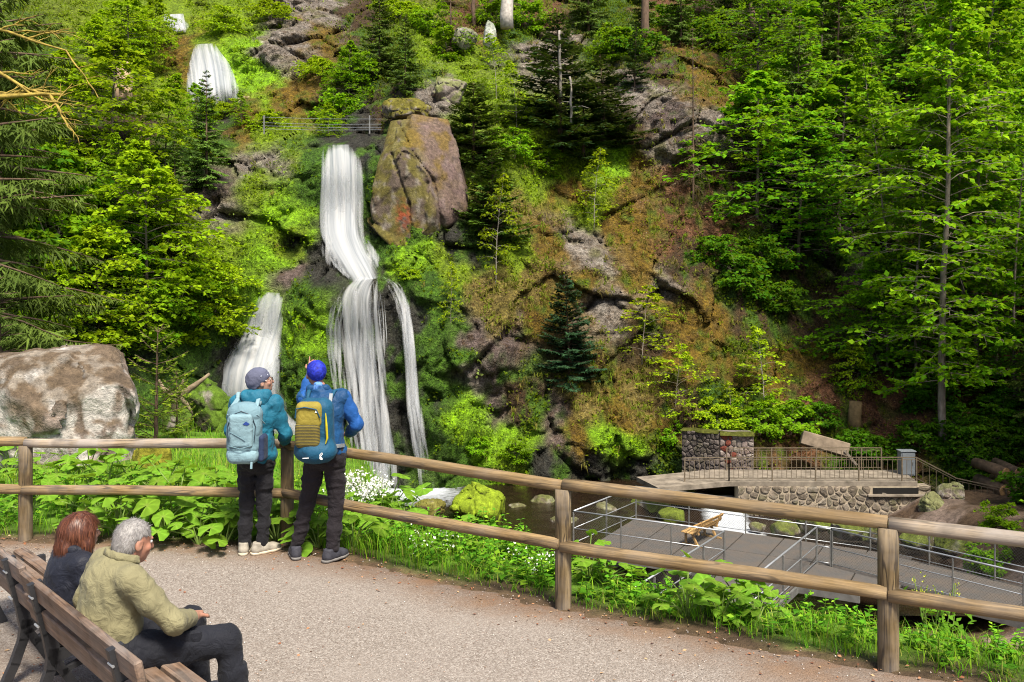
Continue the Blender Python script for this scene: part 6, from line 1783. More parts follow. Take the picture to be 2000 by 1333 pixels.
# loose stones and fallen leaves on the path
n = 9000
x = g.uniform(-6, 4.2, n); y = 3.4 + (9.2 - 3.4) * g.uniform(0, 1, n) ** 1.3
t_, _ = fence_dist(x, y); k = t_ < .12; x, y = x[k], y[k]; n = len(x)
oc = np.array([(1, 0, 0), (0, 1, 0), (-1, 0, 0), (0, -1, 0), (0, 0, .8), (0, 0, -.5)], float)
of = np.array([(0, 1, 4), (1, 2, 4), (2, 3, 4), (3, 0, 4), (1, 0, 5), (2, 1, 5), (3, 2, 5), (0, 3, 5)])
sz = g.uniform(.0025, .008, n) * (1 + 0.9 * (g.uniform(0, 1, n) > .985))
v = oc[None] * sz[:, None, None] * g.uniform(.6, 1.3, (n, 6, 1)); a_ = g.uniform(0, 6.28, n)
v = np.stack([v[..., 0] * np.cos(a_)[:, None] - v[..., 1] * np.sin(a_)[:, None], v[..., 0] * np.sin(a_)[:, None] + v[..., 1] * np.cos(a_)[:, None], v[..., 2]], -1)
v += np.stack([x, y, .012 * fbm(np.stack([x, y, 0 * x], -1) * .7, 3, 2) + .002], -1)[:, None]
f = (of[None] + np.arange(n)[:, None, None] * 6).reshape(-1, 3)
pal = np.array([(.40, .34, .30), (.42, .37, .33), (.22, .17, .14), (.48, .44, .40), (.34, .26, .21)])
grit = NT('loose_grit'); grit_m = grit.done(grit.bsdf(grit.attr('Col').outputs['Color'], .85))
tag(add('loose_gravel', mesh('loose_gravel', v.reshape(-1, 3), f, False, np.repeat(pal[g.integers(0, 5, n)] * g.uniform(.8, 1.15, (n, 1)), 6, 0)), grit_m), 'loose grit scattered on the path', 'gravel', kind='stuff')
n = 7000
x = g.uniform(-6, 5.0, n); y = g.uniform(3.4, 9.2, n)
t_, _ = fence_dist(x, y); k = (t_ < .2) & (g.uniform(0, 1, n) < .10 + .9 * np.exp(-((t_ + .12) / .28) ** 2) + .25 * (x < -2.2) * (y < 6.6)); x, y = x[k], y[k]; n = len(x)
pp = np.stack([x, y, .012 * fbm(np.stack([x, y, 0 * x], -1) * .7, 3, 2) + .006], -1); L = g.uniform(.012, .038, n)
v, f = leaves(pp, g.normal(0, 1, (n, 3)) * np.array([1, 1, .15]), np.array([[0, 0, 1.0]]) + g.normal(0, .25, (n, 3)), L, L * .3)
pal = np.array([(.24, .09, .04), (.32, .16, .08), (.16, .06, .03), (.40, .26, .14)])
tag(add('fallen_leaves', mesh('fallen_leaves', v, f, False, np.repeat(pal[g.integers(0, 4, n)], 4, 0)), grit_m), 'dead leaf scraps along the path edge', 'leaves', kind='stuff')
# ================================================================== PARK BENCHES
old_wood = woodmat('brown_bench_plank', (.055, .032, .02), (.22, .14, .09), .5, 1, 0, .6, knots=False)
iron = simple('black_cast_iron', (.022, .022, .024), .5, .3, 5, .2, 40, .4)
BD = np.array([.69, -.72]); BD /= np.linalg.norm(BD); BF = np.array([-BD[1], BD[0]])      # along the bench, facing direction
BANG = math.atan2(BD[1], BD[0])
def iron_frame(x, r, mt):
    """cast side frame: splayed feet, seat arm, back upright"""
    m = MB()
    def arc(pts, rad, sq=.55):
        pts = np.array([(x, *p) for p in pts]); 
        # flat bar: boxes between points
        for a, b in zip(pts[:-1], pts[1:]):
            m.bar(a, b + (b - a) * .08, .045, rad, up=(0, -(b - a)[2], (b - a)[1]))
    arc([(-.30, 0), (-.235, .14), (-.185, .28), (-.17, .40)], .055)
    arc([(.02, 0), (-.03, .12), (-.10, .24), (-.155, .33)], .05)
    arc([(.30, 0), (.275, .14), (.26, .28), (.25, .40)], .05)
    arc([(-.19, .34), (-.06, .385), (.10, .40), (.29, .405)], .07)
    arc([(-.165, .36), (-.19, .50), (-.225, .64), (-.265, .80)], .075)
    arc([(-.12, .26), (.02, .30), (.14, .34), (.24, .38)], .03)
    fr = m.build('frame', mt, r)
    b_ = MB()
    for y, z in ((-.225, .56), (-.255, .73)): b_.tube([(x - .03, y - .03, z), (x + .03, y - .03, z)], .007, 8)
    b_.build('bolts', steel, fr)
bprof = [(.20, .430, .095, .04, .02), (.085, .427, .095, .04, 0), (-.03, .420, .095, .04, -.03), (-.205, .585, .04, .125, .22), (-.245, .755, .04, .125, .22)]
def park_bench(c, label):
    r = slat_bench('park_bench', (old_wood, iron), 1.76, bprof, (-.62, .62), iron_frame)
    r.location = (c[0], c[1], 0); r.rotation_euler = (0, 0, BANG)
    return tag(r, label, 'bench', 'brown slatted benches at the path')
b1a, b1b = np.array([-2.91, 5.31]), np.array([-1.70, 4.06])
bc1 = (b1a + b1b) / 2 + BF * .265
park_bench(bc1, 'brown slatted park bench with two people sitting on it')
park_bench(bc1 - BD * 1.84 + BF * .02, 'empty brown slatted park bench joining the occupied bench')

# ================================================================== PEOPLE
class Sdf:
    def __init__(s): s.p = []
    def cone(s, a, b, ra, rb, k=.02, sub=False):
        a = np.array(a, float); b = np.array(b, float); m = max(ra, rb) + k + .03
        s.p.append((lambda q: s_cone(q, a, b, ra, rb), np.minimum(a, b) - m, np.maximum(a, b) + m, k, sub)); return s
    def ell(s, c, r, R=None, k=.02, sub=False):
        c = np.array(c, float); m = max(r) + k + .03
        s.p.append((lambda q: s_ell(q, c, r, R), c - m, c + m, k, sub)); return s
    def box(s, c, h, rad, R=None, k=.02, sub=False):
        c = np.array(c, float); m = np.linalg.norm(h) + k + .03
        s.p.append((lambda q: s_box(q, c, h, rad, R), c - m, c + m, k, sub)); return s
    def chain(s, pts, rads, k=.02):
        for a, b, ra, rb in zip(pts[:-1], pts[1:], rads[:-1], rads[1:]): s.cone(a, b, ra, rb, k)
        return s
    def cut(s, fn):                                   # keep where fn(q) < 0
        s.p.append((fn, None, None, .004, 'max')); return s
    def disp(s, fn): s.p.append((fn, None, None, 0, 'disp')); return s
    def mesh(s, name, h, smooth=True):
        lo = np.min([q[1] for q in s.p if q[1] is not None], 0); hi = np.max([q[2] for q in s.p if q[1] is not None], 0)
        n = np.ceil((hi - lo) / h).astype(int) + 1
        ax = [lo[k] + h * np.arange(n[k]) for k in range(3)]
        f = np.full(n, .2)
        G = np.stack(np.meshgrid(*ax, indexing='ij'), -1)
        for fn, a, b, k, op in s.p:
            if op == 'max':
                m = f < .08; q = fn(G[m]); f[m] = np.maximum(f[m], q); continue
            if op == 'disp':
                m = np.abs(f) < .06; f[m] = f[m] + fn(G[m]); continue
            i0 = np.clip(((a - lo) / h).astype(int), 0, n - 1); i1 = np.clip(np.ceil((b - lo) / h).astype(int) + 1, 1, n)
            sl2 = tuple(slice(u, w) for u, w in zip(i0, i1))
            q = fn(G[sl2].reshape(-1, 3)).reshape(f[sl2].shape)
            f[sl2] = -smin(-f[sl2], q, k) if op else smin(f[sl2], q, k)
        v, fc = nets(lambda P_: f.reshape(-1), lo, lo + h * (n - 1) - 1e-6, h) if False else nets_arr(f, lo, h)
        return mesh(name, v, fc, smooth)
def nets_arr(f, lo, h):
    n = np.array(f.shape)
    return nets(lambda P_: f.reshape(-1), lo, lo + h * (n - 1) - h * .01, h)

def rot_to(fwd, up=(0, 0, 1)):
    """matrix whose columns are right, forward, up"""
    f = np.array(fwd, float); f /= np.linalg.norm(f)
    r = np.cross(f, up); r /= np.linalg.norm(r); u = np.cross(r, f)
    return np.stack([r, f, u], 1)
def add_head(S_, c, R, s=1.0, ears=True):
    L = lambda x, y, z: np.array(c) + R @ (np.array([x, y, z]) * s)
    S_.ell(L(0, -.008, .018), np.array((.074, .095, .092)) * s, R, .02)
    S_.ell(L(0, .030, -.048), np.array((.056, .066, .066)) * s, R, .03)
    S_.ell(L(0, .062, -.092), np.array((.026, .024, .020)) * s, R, .02)          # chin
    S_.cone(L(0, .092, .010), L(0, .110, -.030), .009 * s, .014 * s, .012)       # nose
    S_.ell(L(0, .090, -.062), np.array((.024, .012, .010)) * s, R, .008)         # lips
    S_.ell(L(0, .082, .022), np.array((.050, .014, .010)) * s, R, .012)          # brow
    for sg in (-1, 1):
        S_.ell(L(.031 * sg, .098, .004), np.array((.017, .014, .012)) * s, R, .008, True)
        S_.ell(L(.045 * sg, .062, -.028), np.array((.022, .02, .022)) * s, R, .015)
        if ears:
            S_.ell(L(.076 * sg, -.006, -.014), np.array((.011, .022, .033)) * s, R, .006)
            S_.ell(L(.086 * sg, .002, -.010), np.array((.006, .010, .016)) * s, R, .004, True)
    return L
def add_hand(S_, w, d, n, s=1.0, curl=.5, point=False, side=1):
    """palm, four fingers of unequal length with bends, thumb from the side of the palm"""
    d = nrm(np.array(d, float)); n = nrm(np.array(n, float) - d * (np.array(n) @ d)); b = np.cross(d, n) * side
    w = np.array(w, float)
    S_.cone(w - d * .03, w + d * .02, .024 * s, .026 * s, .012)
    S_.box(w + d * .055 * s, (.040 * s, .045 * s, .015 * s), .014 * s, np.stack([b, d, n], 1), .012)
    for i, (o, L) in enumerate(((-.030, .062), (-.010, .074), (.011, .070), (.030, .056))):
        c_ = 0.05 if (point and i == 0) else (1.25 if point else curl)
        p0 = w + d * .092 * s + b * o * s; dd = d.copy(); r = .0088 * s
        for k, fr in enumerate((.46, .31, .23)):
            a = c_ * (.6 if k == 0 else .8)
            dd = nrm(dd * math.cos(a) + n * math.sin(a)) if k else nrm(d * math.cos(a) + n * math.sin(a))
            p1 = p0 + dd * L * fr * s; S_.cone(p0, p1, r, r * .9, .004); p0 = p1; r *= .9
    t0 = w + d * .03 * s - b * .036 * s; t1 = t0 + nrm(d * .6 - b * .75 + n * .35) * .036 * s; t2 = t1 + nrm(d * .9 - b * .25 + n * .45) * .030 * s
    S_.chain([t0, t1, t2], [.012 * s, .0105 * s, .0085 * s], .006)
def skinmat(name, c):
    t = NT(name); v = t.coord('Object')
    n = t.noise(v, 40, 4, .6); n2 = t.noise(v, 9, 3, .5)
    col = t.mix(t.ramp(n2, [(.35, 0), (.7, .5)]), c, (c[0] * 1.02, c[1] * .72, c[2] * .62))
    return t.done(t.bsdf(col, .5, t.bump(n, .15, .004), .35, 0, **{'Subsurface Weight': .12, 'Subsurface Radius': (.02, .008, .004)}))
skin = skinmat('fair_skin', (.36, .215, .155))
skin_red = skinmat('ruddy_skin', (.36, .19, .13))
def cloth(name, c, rough=.75, fold=.35, wscale=420, var=.14, sheen=.04, stripe=None):
    t = NT(name); v = t.coord('Object')
    w = t.noise(v, wscale, 2, .5); fo = t.noise(v, 14, 5, .55, 1.0); big_ = t.noise(v, 5, 3, .5)
    col = t.mix(t.ramp(big_, [(.35, 0), (.7, 1)]), tuple(x * (1 - var) for x in c), tuple(min(1, x * (1 + var)) for x in c))
    if stripe:
        wv = t.node('TexWave', _wave_type='BANDS', _bands_direction='Z', Scale=stripe[0]); t.set(wv, 'Vector', v)
        col = t.mix(t.ramp(wv.outputs[1], [(.45, 0), (.55, 1)]), col, stripe[1])
    nm = t.bump(fo, fold, .03, t.bump(w, .12, .002))
    return t.done(t.bsdf(col, rough, nm, .25, 0, **{'Sheen Weight': sheen}))
def folds(amp, sc, seed, dirs=(1, 1, 1)):
    def fn(q):
        p = q * np.array(dirs) * sc
        p = p + .6 * np.stack([fbm(p * .5, 2, seed), fbm(p * .5 + 7, 2, seed + 1), fbm(p * .5 + 13, 2, seed + 2)], -1)
        return amp * (np.abs(fbm(p, 3, seed + 5)) * 2.2 - .45)
    return fn
def part(name, me, matl, root): return add(name, me, matl, root)
eye_m = simple('eye_white', (.6, .6, .58), .3, .02)
iris_m = simple('dark_iris', (.04, .025, .015), .2, .02)
def eyes(L, R, root, s=1.0):
    for sg in (-1, 1):
        bm = bmesh.new(); bmesh.ops.create_uvsphere(bm, u_segments=12, v_segments=8, radius=.0115 * s)
        me = bpy.data.meshes.new('eye'); bm.to_mesh(me); bm.free()
        e = add('eye', me, eye_m, root, loc=L(.031 * sg, .0805, .004))
        bm = bmesh.new(); bmesh.ops.create_uvsphere(bm, u_segments=10, v_segments=6, radius=.006 * s)
        me = bpy.data.meshes.new('iris'); bm.to_mesh(me); bm.free()
        add('iris', me, iris_m, e, loc=tuple(R @ np.array([0, .0078 * s, 0])))
def glasses(L, R, root, s=1.0, matl=None):
    m = MB()
    for sg in (-1, 1):
        m.tube([L(.032 * sg + .021 * math.cos(a), .108, .004 + .015 * math.sin(a)) for a in np.linspace(0, 2 * math.pi, 13)], .0022 * s, 5)
        m.tube([L(.053 * sg, .106, .008), L(.076 * sg, .05, .010), L(.080 * sg, -.01, .004)], .0022 * s, 5)
    m.tube([L(-.011, .109, .008), L(.011, .109, .008)], .002, 5)
    return m.build('glasses', matl or iris_m, root)

black_tr = cloth('black_trousers', (.011, .0105, .013), .85, .6)
brown_tr = cloth('dark_brown_trousers', (.014, .011, .0135), .85, .6)
# ---------------------------------------------------------------- hikers
def shoe(x, y, ang, s, root, upper, sole, nm='shoe'):
    R = rotz(ang)
    S_ = Sdf(); Lc = lambda a, b, c: np.array([x, y, 0]) + R @ np.array([a, b, c])
    S_.chain([Lc(0, -.07, .045), Lc(0, .02, .05), Lc(0, .10, .038), Lc(0, .15, .032)], [.040 * s, .044 * s, .042 * s, .034 * s], .03)
    S_.cone(Lc(0, -.055, .05), Lc(0, -.05, .10), .042, .046, .03)
    S_.cut(lambda q: .014 - q[..., 2]); S_.cut(lambda q: q[..., 2] - .115)
    o = part(nm, S_.mesh(nm, .009), upper, root)
    S2 = Sdf(); S2.chain([Lc(0, -.075, .02), Lc(0, .02, .02), Lc(0, .10, .02), Lc(0, .155, .022)], [.044 * s, .044 * s, .047 * s, .036 * s], .03)
    S2.cut(lambda q: q[..., 2] - .026); S2.cut(lambda q: .001 - q[..., 2])
    part('sole', S2.mesh('sole', .008), sole, o)
def legs(S_, hips, knees, ankles, k=1.0, seat=.0, hem=.055):
    for h_, kn, an in zip(hips, knees, ankles):
        h_, kn, an = map(np.array, (h_, kn, an))
        S_.chain([h_, h_ * .5 + kn * .5, kn, kn * .45 + an * .55, an], [.098 * k, .086 * k, .068 * k, .066 * k, hem], .03)
def hiker(root, J, mats, seed, sleeve_vest=None):
    """J: joints in the hiker's own frame (x right, y forward, z up)"""
    # one continuous body
    B_ = Sdf()
    B_.cone(J['hip'][0], J['hip'][1], .085, .085, .04); B_.chain([J['pelvis'], J['waist'], J['chest']], [.10, .10, .11], .05)
    B_.cone(J['sh'][0], J['sh'][1], .07, .07, .05); B_.chain([J['chest'], J['neck'], J['head'] - np.array([0, 0, .05])], [.08, .055, .05], .03)
    for k in (0, 1):
        B_.chain([J['sh'][k], J['el'][k], J['wr'][k]], [.048, .040, .028], .02)
        B_.chain([J['hip'][k], J['kn'][k], J['an'][k]], [.062, .042, .030], .03)
        B_.cone(np.array(J['an'][k]) - (0, 0, .03), np.array(J['an'][k]) + np.array([0, .10, -.06]), .035, .03, .02)
        add_hand(B_, J['wr'][k], J['hd'][k], J['hn'][k], 1.0, .55, J['point'][k], 1 if k else -1)
    Rh = rot_to(J['face'])
    L = add_head(B_, J['head'], Rh, J.get('hs', 1.0))
    part('body', B_.mesh('body', .009), skin_red if seed == 2 else skin, root)
    T_ = Sdf(); legs(T_, J['hip'], J['kn'], J['an'], J.get('lk', 1.0))
    hc = (np.array(J['hip'][0]) + np.array(J['hip'][1])) / 2
    T_.ell(hc + (0, -.035, .02), (.175 * J.get('lk', 1), .135, .135), None, .05); T_.cone(hc + (0, 0, .08), hc + (0, 0, .16), .135, .13, .04)
    za = max(J['an'][0][2], J['an'][1][2])
    T_.disp(folds(.013, 7, seed + 40, (1, 1, 2.0))); T_.disp(folds(.004, 18, seed + 43, (1, 1, 1.6)))
    T_.cut(lambda q: .055 - q[..., 2])
    part('trousers', T_.mesh('trousers', .011), mats['trousers'], root)
    K_ = Sdf()
    K_.chain([hc + (0, 0, .06), J['waist'], J['chest']], [.165, .158, .165], .06)
    K_.ell(np.array(J['chest']) + (0, -.01, .02), (.205, .135, .17), None, .06); K_.ell(hc + (0, 0, .05), (.19, .15, .09), None, .05)
    K_.cone(J['sh'][0], J['sh'][1], .082, .082, .05); K_.chain([np.array(J['chest']) + (0, 0, .08), J['neck']], [.11, .075], .05)
    if sleeve_vest is None:
        for k in (0, 1): K_.chain([J['sh'][k], (np.array(J['sh'][k]) + J['el'][k]) / 2, J['el'][k], (np.array(J['el'][k]) * .4 + np.array(J['wr'][k]) * .6), J['wr'][k]], [.080, .070, .062, .054, .044], .03)
    K_.disp(folds(.011, 7, seed + 60, (1, 1, 1.3))); K_.disp(folds(.004, 19, seed + 63))
    zh = hc[2] - .045
    K_.cut(lambda q: zh - q[..., 2])
    zn = J['neck'][2] + .02
    K_.cut(lambda q: np.where(np.linalg.norm(q[..., :2] - np.array(J['neck'])[:2], axis=-1) < .14, q[..., 2] - zn, -1))
    part('jacket', K_.mesh('jacket', .010), mats['jacket'], root)
    if sleeve_vest is not None:
        for k in (0, 1):
            V_ = Sdf(); V_.chain([J['sh'][k], (np.array(J['sh'][k]) + J['el'][k]) / 2, J['el'][k], (np.array(J['el'][k]) * .4 + np.array(J['wr'][k]) * .6), J['wr'][k]], [.078, .068, .060, .050, .040], .03)
            V_.disp(folds(.006, 10, seed + 80 + k)); part('sleeve', V_.mesh('sleeve', .010), sleeve_vest, root)
    return L, Rh

teal = cloth('teal_jacket', (.010, .115, .185), .65, .45)
blue_vest = cloth('blue_quilted_vest', (.006, .05, .14), .6, .5)
blue_sleeve = cloth('bright_blue_sleeve', (.010, .075, .27), .7, .4)
cap_navy = cloth('patterned_navy_cap', (.085, .092, .14), .85, .4)
t = NT('blue_bandana'); v = t.coord('Object'); wv = t.noise(v, 22, 4, .6, 1.5)
bandana = t.done(t.bsdf(t.ramp(wv, [(.35, (.008, .012, .16)), (.6, (.015, .03, .42)), (.8, (.05, .10, .55))]), .7, t.bump(wv, .5, .01)))
t = NT('light_blue_cloth'); v = t.coord('Object'); wv = t.noise(v, 30, 4, .6, 1.0)
lblue = t.done(t.bsdf(t.ramp(wv, [(.35, (.03, .12, .42)), (.7, (.18, .36, .62))]), .7))
mesh_shoe = simple('beige_trainer', (.30, .27, .22), .8, .25, 20, .3, 80); sole_w = simple('pale_sole', (.55, .48, .36), .7, .15, 9)
dark_shoe = simple('dark_trainer', (.035, .035, .045), .75, .35, 20, .3, 80); sole_d = simple('grey_sole', (.16, .15, .14), .7, .15, 9)

# woman with light blue backpack
A = lambda *q: np.array(q, float)
wpos = ground(500, 1080); wr_ = empty('person', wpos)
tag(wr_, 'person in teal jacket and dark patterned cap, face turned aside, hands at the rail', 'person')
J = dict(hip=[A(-.085, .0, .86), A(.085, .0, .86)], kn=[A(-.095, .02, .46), A(.070, .02, .46)], an=[A(-.10, -.02, .09), A(.065, -.01, .09)], pelvis=A(0, 0, .92), waist=A(0, .0, 1.04), chest=A(0, .01, 1.25),
         sh=[A(-.165, .01, 1.385), A(.165, .01, 1.385)], el=[A(-.245, .06, 1.13), A(.255, .05, 1.10)], wr=[A(-.15, .26, 1.0), A(.20, .26, .99)], hd=[A(.35, .9, -.15), A(-.35, .9, -.15)], hn=[A(0, -.2, -1), A(0, -.2, -1)], point=[False, False],
         neck=A(.012, .02, 1.475), head=A(.035, .035, 1.590), face=A(.88, .42, .20), lk=.93, hs=.98)
L, Rh = hiker(wr_, J, dict(trousers=black_tr, jacket=teal), 1)
shoe(-.105, .0, .10, 1.0, wr_, mesh_shoe, sole_w); shoe(.065, -.01, -.85, 1.0, wr_, mesh_shoe, sole_w)
C_ = Sdf(); C_.ell(L(0, -.022, .040), (.092, .114, .100), Rh, .02); C_.ell(L(0, -.06, -.01), (.080, .07, .085), Rh, .03)
def capcut(q):
    p = (q - J['head']) @ Rh
    return -(p[..., 2] - (.020 - .55 * np.clip(.06 - p[..., 1], 0, .2)))
C_.cut(capcut); C_.disp(folds(.004, 16, 7)); cp = part('cap', C_.mesh('cap', .008), cap_navy, wr_)
m = MB()
for (a, b) in ((.9, .5), (1.7, .35), (2.5, .6), (3.2, .3), (.2, .55), (4.0, .5), (1.3, .8), (2.1, .75), (2.9, .8)):
    q = np.array([math.cos(a) * .094, math.sin(a) * .116, .04 + .09 * (b - .45)]); q[:2] *= math.cos((b - .45) * .9)
    m.tube([L(*(q + np.array([0, -.022, .01]) + d_)) for d_ in (np.array([0, 0, .008]), np.array([.005, -.005, 0]), np.array([0, 0, -.008]))], .003, 4)
m.build('print', simple('pale_print', (.55, .58, .66)), cp)
H_ = Sdf(); nk = np.array(J['neck'])
H_.cone(nk + (-.09, -.07, -.005), nk + (.085, -.06, .0), .052, .052, .03); H_.cone(nk + (-.10, -.02, .0), nk + (-.07, .07, .0), .045, .035, .03); H_.cone(nk + (.09, -.02, .0), nk + (.06, .07, .0), .045, .035, .03); H_.ell(nk + (0, -.09, -.05), (.12, .045, .06), None, .03)
H_.disp(folds(.008, 14, 3)); part('hood', H_.mesh('hood', .010), teal, wr_)
eyes(L, Rh, wr_); glasses(L, Rh, wr_)

# man with yellow backpack, pointing
mpos = ground(625, 1091); mr_ = empty('person', mpos)
tag(mr_, 'person in blue with a bright blue bandana, one arm raised pointing at the falls', 'person')
J2 = dict(hip=[A(-.035, .0, .93), A(.135, -.01, .93)], kn=[A(-.125, .04, .50), A(.150, .01, .50)], an=[A(-.225, .04, .10), A(.125, -.05, .10)], pelvis=A(.05, 0, .98), waist=A(.045, .0, 1.10), chest=A(.03, .02, 1.33),
          sh=[A(-.145, .05, 1.455), A(.205, .02, 1.465)], el=[A(-.215, .27, 1.43), A(.325, .05, 1.215)], wr=[A(-.165, .38, 1.655), A(.215, .27, 1.09)], hd=[A(.04, .2, 1), A(-.6, .75, -.1)], hn=[A(.2, 1, 0), A(0, 0, -1)], point=[True, False],
          neck=A(-.02, .05, 1.555), head=A(-.055, .075, 1.675), face=A(-.40, .85, .32), lk=1.02, hs=1.03)
L2, Rh2 = hiker(mr_, J2, dict(trousers=brown_tr, jacket=blue_vest), 2, blue_sleeve)
shoe(-.235, .04, .35, 1.08, mr_, dark_shoe, sole_d); shoe(.125, -.05, -.60, 1.08, mr_, dark_shoe, sole_d)
C_ = Sdf(); C_.ell(L2(0, -.015, .036), (.089, .110, .098), Rh2, .02)
def capcut2(q):
    p = (q - J2['head']) @ Rh2
    return -(p[..., 2] - (.028 - .40 * np.clip(.06 - p[..., 1], 0, .22)))
C_.cut(capcut2); C_.disp(folds(.006, 15, 17)); bd = part('bandana', C_.mesh('bandana', .008), bandana, mr_)
K_ = Sdf(); K_.ell(L2(.0, -.112, -.052), (.036, .026, .026), Rh2, .02); K_.cone(L2(-.01, -.118, -.06), L2(-.02, -.125, -.13), .026, .034, .02); K_.cone(L2(.02, -.115, -.06), L2(.035, -.12, -.12), .020, .024, .02)
K_.disp(folds(.006, 24, 5)); part('knot', K_.mesh('knot', .007), lblue, bd)
eyes(L2, Rh2, mr_)
H_ = Sdf(); nk = np.array(J2['neck'])
H_.cone(nk + (-.07, -.045, -.005), nk + (.07, -.045, -.005), .035, .035, .03); H_.cone(nk + (-.075, -.03, -.005), nk + (-.05, .06, -.01), .032, .03, .02); H_.cone(nk + (.075, -.03, -.005), nk + (.05, .06, -.01), .032, .03, .02)
part('collar', H_.mesh('collar', .010), blue_vest, mr_)

# ---------------------------------------------------------------- backpacks
pk_lb = cloth('light_blue_pack', (.14, .235, .275), .7, .4, 300); pk_lb2 = cloth('pale_blue_pack_base', (.19, .30, .34), .7, .4, 300); pk_mesh = cloth('dark_blue_side_mesh', (.018, .03, .07), .8, .4)
pk_y = cloth('yellow_pack_panel', (.25, .20, .03), .7, .3, 300); pk_ys = cloth('striped_olive_panel', (.20, .155, .025), .7, .3, 300, stripe=(24.0, (.03, .03, .02)))
pk_b = cloth('petrol_blue_pack', (.006, .062, .12), .65, .35, 300); pk_zip = simple('zip_cord', (.02, .035, .05), .6, .1); pk_yl = simple('yellow_piping', (.45, .38, .01), .6, .1); pk_w = simple('white_emblem', (.75, .76, .76), .6, .05); pk_dk = simple('dark_blue_emblem', (.02, .05, .22), .6, .1)
def rb(me_parts): pass
bp = empty('backpack', (wpos[0] - .035, wpos[1] - .225, .89)); tag(bp, 'light blue hiking backpack on the back of the person in teal', 'backpack')
S_ = Sdf(); S_.box((0, 0, .26), (.155, .10, .26), .095, None, .03); S_.box((0, -.05, .20), (.135, .085, .19), .08, None, .05); S_.ell((0, .0, .46), (.13, .10, .09), None, .05); S_.disp(folds(.006, 9, 71)); S_.disp(lambda q: .006 * np.exp(-((q[..., 2] - .115) / .012) ** 2))
part('main_bag', S_.mesh('main_bag', .010), pk_lb, bp)
S_ = Sdf(); S_.box((0, -.045, .075), (.142, .10, .075), .07, None, .03); S_.disp(folds(.006, 11, 72)); part('bottom_compartment', S_.mesh('bottom_compartment', .010), pk_lb2, bp)
S_ = Sdf(); S_.box((0, -.122, .30), (.105, .030, .15), .029, None, .03); S_.disp(folds(.005, 10, 73)); fp_ = part('front_pocket', S_.mesh('front_pocket', .009), pk_lb2, bp)
S_ = Sdf(); S_.box((.158, .01, .13), (.03, .085, .12), .028, None, .02); part('side_pocket', S_.mesh('side_pocket', .010), pk_mesh, bp)
m = MB(); m.tube([(-.115, -.115, .20), (-.125, -.105, .34), (-.09, -.105, .44), (0, -.11, .475), (.09, -.105, .44), (.125, -.105, .34), (.115, -.115, .20)], .0045, 5); m.build('zip', pk_zip, bp)
m = MB(); m.tube([(-.10, -.155, .175), (0, -.165, .150), (.10, -.155, .175)], .004, 5); m.tube([(-.10, -.150, .30), (-.02, -.158, .26), (.05, -.158, .22)], .003, 5); m.build('seam', pk_lb, fp_)
m = MB(); m.prism([(-.03, -.008), (.01, -.02), (.032, -.005), (.0, .016)], -.003, .003, R=np.array([[1, 0, 0], [0, 0, -1], [0, 1, 0.]]), c=(.055, -.155, .375)); m.build('emblem', pk_dk, fp_)
for a_, b_, w_, h_ in (((.10, -.14, .03), (.10, -.15, -.03), .018, .012), ((-.11, -.03, .50), (-.09, .08, .56), .035, .012), ((.11, -.03, .50), (.10, .08, .56), .035, .012), ((-.17, .03, .34), (-.13, -.08, .44), .012, .006), ((.17, .03, .34), (.13, -.08, .44), .012, .006)):
    m = MB(); m.bar(a_, b_, w_, h_, up=(0, 1, .2)); m.build('strap', pk_lb2, bp)
for sx, w0 in ((-1, wpos), (1, wpos)):
    m = MB(); m.tube([(sx * .10, .10, .50), (sx * .115, .17, .60), (sx * .135, .26, .595), (sx * .14, .335, .45), (sx * .16, .30, .28), (sx * .15, .13, .15)], [.016, .02, .022, .022, .016, .01], 6, squash=.6); m.build('shoulder_strap', pk_lb2, bp, True)

bp2 = empty('backpack', (mpos[0] + .005, mpos[1] - .215, .935)); tag(bp2, 'blue and yellow hiking backpack on the back of the pointing person', 'backpack')
R_ = rotz(.10)
S_ = Sdf(); S_.box((0, 0, .28), (.165, .105, .28), .10, None, .03); S_.ell((.01, -.02, .09), (.185, .15, .11), None, .05); S_.disp(folds(.006, 9, 81))
part('main_bag', S_.mesh('main_bag', .010), pk_b, bp2)
S_ = Sdf(); S_.box((-.035, -.085, .42), (.115, .06, .115), .055, None, .03); S_.disp(folds(.004, 11, 82)); tp_ = part('top_pocket', S_.mesh('top_pocket', .009), pk_y, bp2)
S_ = Sdf(); S_.box((-.045, -.095, .245), (.110, .055, .115), .045, None, .03); part('front_pocket', S_.mesh('front_pocket', .009), pk_ys, bp2)
m = MB(); m.tube([(-.145, -.145, .40), (-.135, -.150, .48), (-.06, -.155, .495), (.04, -.15, .475), (.072, -.14, .40)], .006, 5); m.build('zip', pk_b, tp_)
m = MB(); m.tube([(.115, -.115, .44), (.125, -.125, .33), (.130, -.12, .22), (.115, -.12, .17)], [.004, .010, .010, .004], 6); m.build('piping', pk_yl, bp2)
m = MB(); m.tube([(.085 + .012 * math.sin(a * 2.2), -.162, .07 + .028 * math.cos(a)) for a in np.linspace(0, 6.28, 14)], .004, 5); m.tube([(-.075, -.163, .052), (-.02, -.168, .056)], .004, 5); m.build('emblem', pk_w, bp2)
m = MB(); m.prism([(-.012, -.012), (.012, -.012), (0, .016)], -.002, .002, R=np.array([[1, 0, 0], [0, 0, -1], [0, 1, 0.]]), c=(.04, -.148, .46)); m.build('emblem', pk_w, tp_)
for sx in (-1, 1):
    m = MB(); m.tube([(sx * .10, .10, .50), (sx * .115 + .02, .17, .60), (sx * .135 + .02, .25, .60), (sx * .14 + .02, .33, .46), (sx * .17 + .02, .30, .26), (sx * .16, .12, .14)], [.016, .02, .022, .022, .016, .01], 6, squash=.6); m.build('shoulder_strap', pk_b, bp2, True)
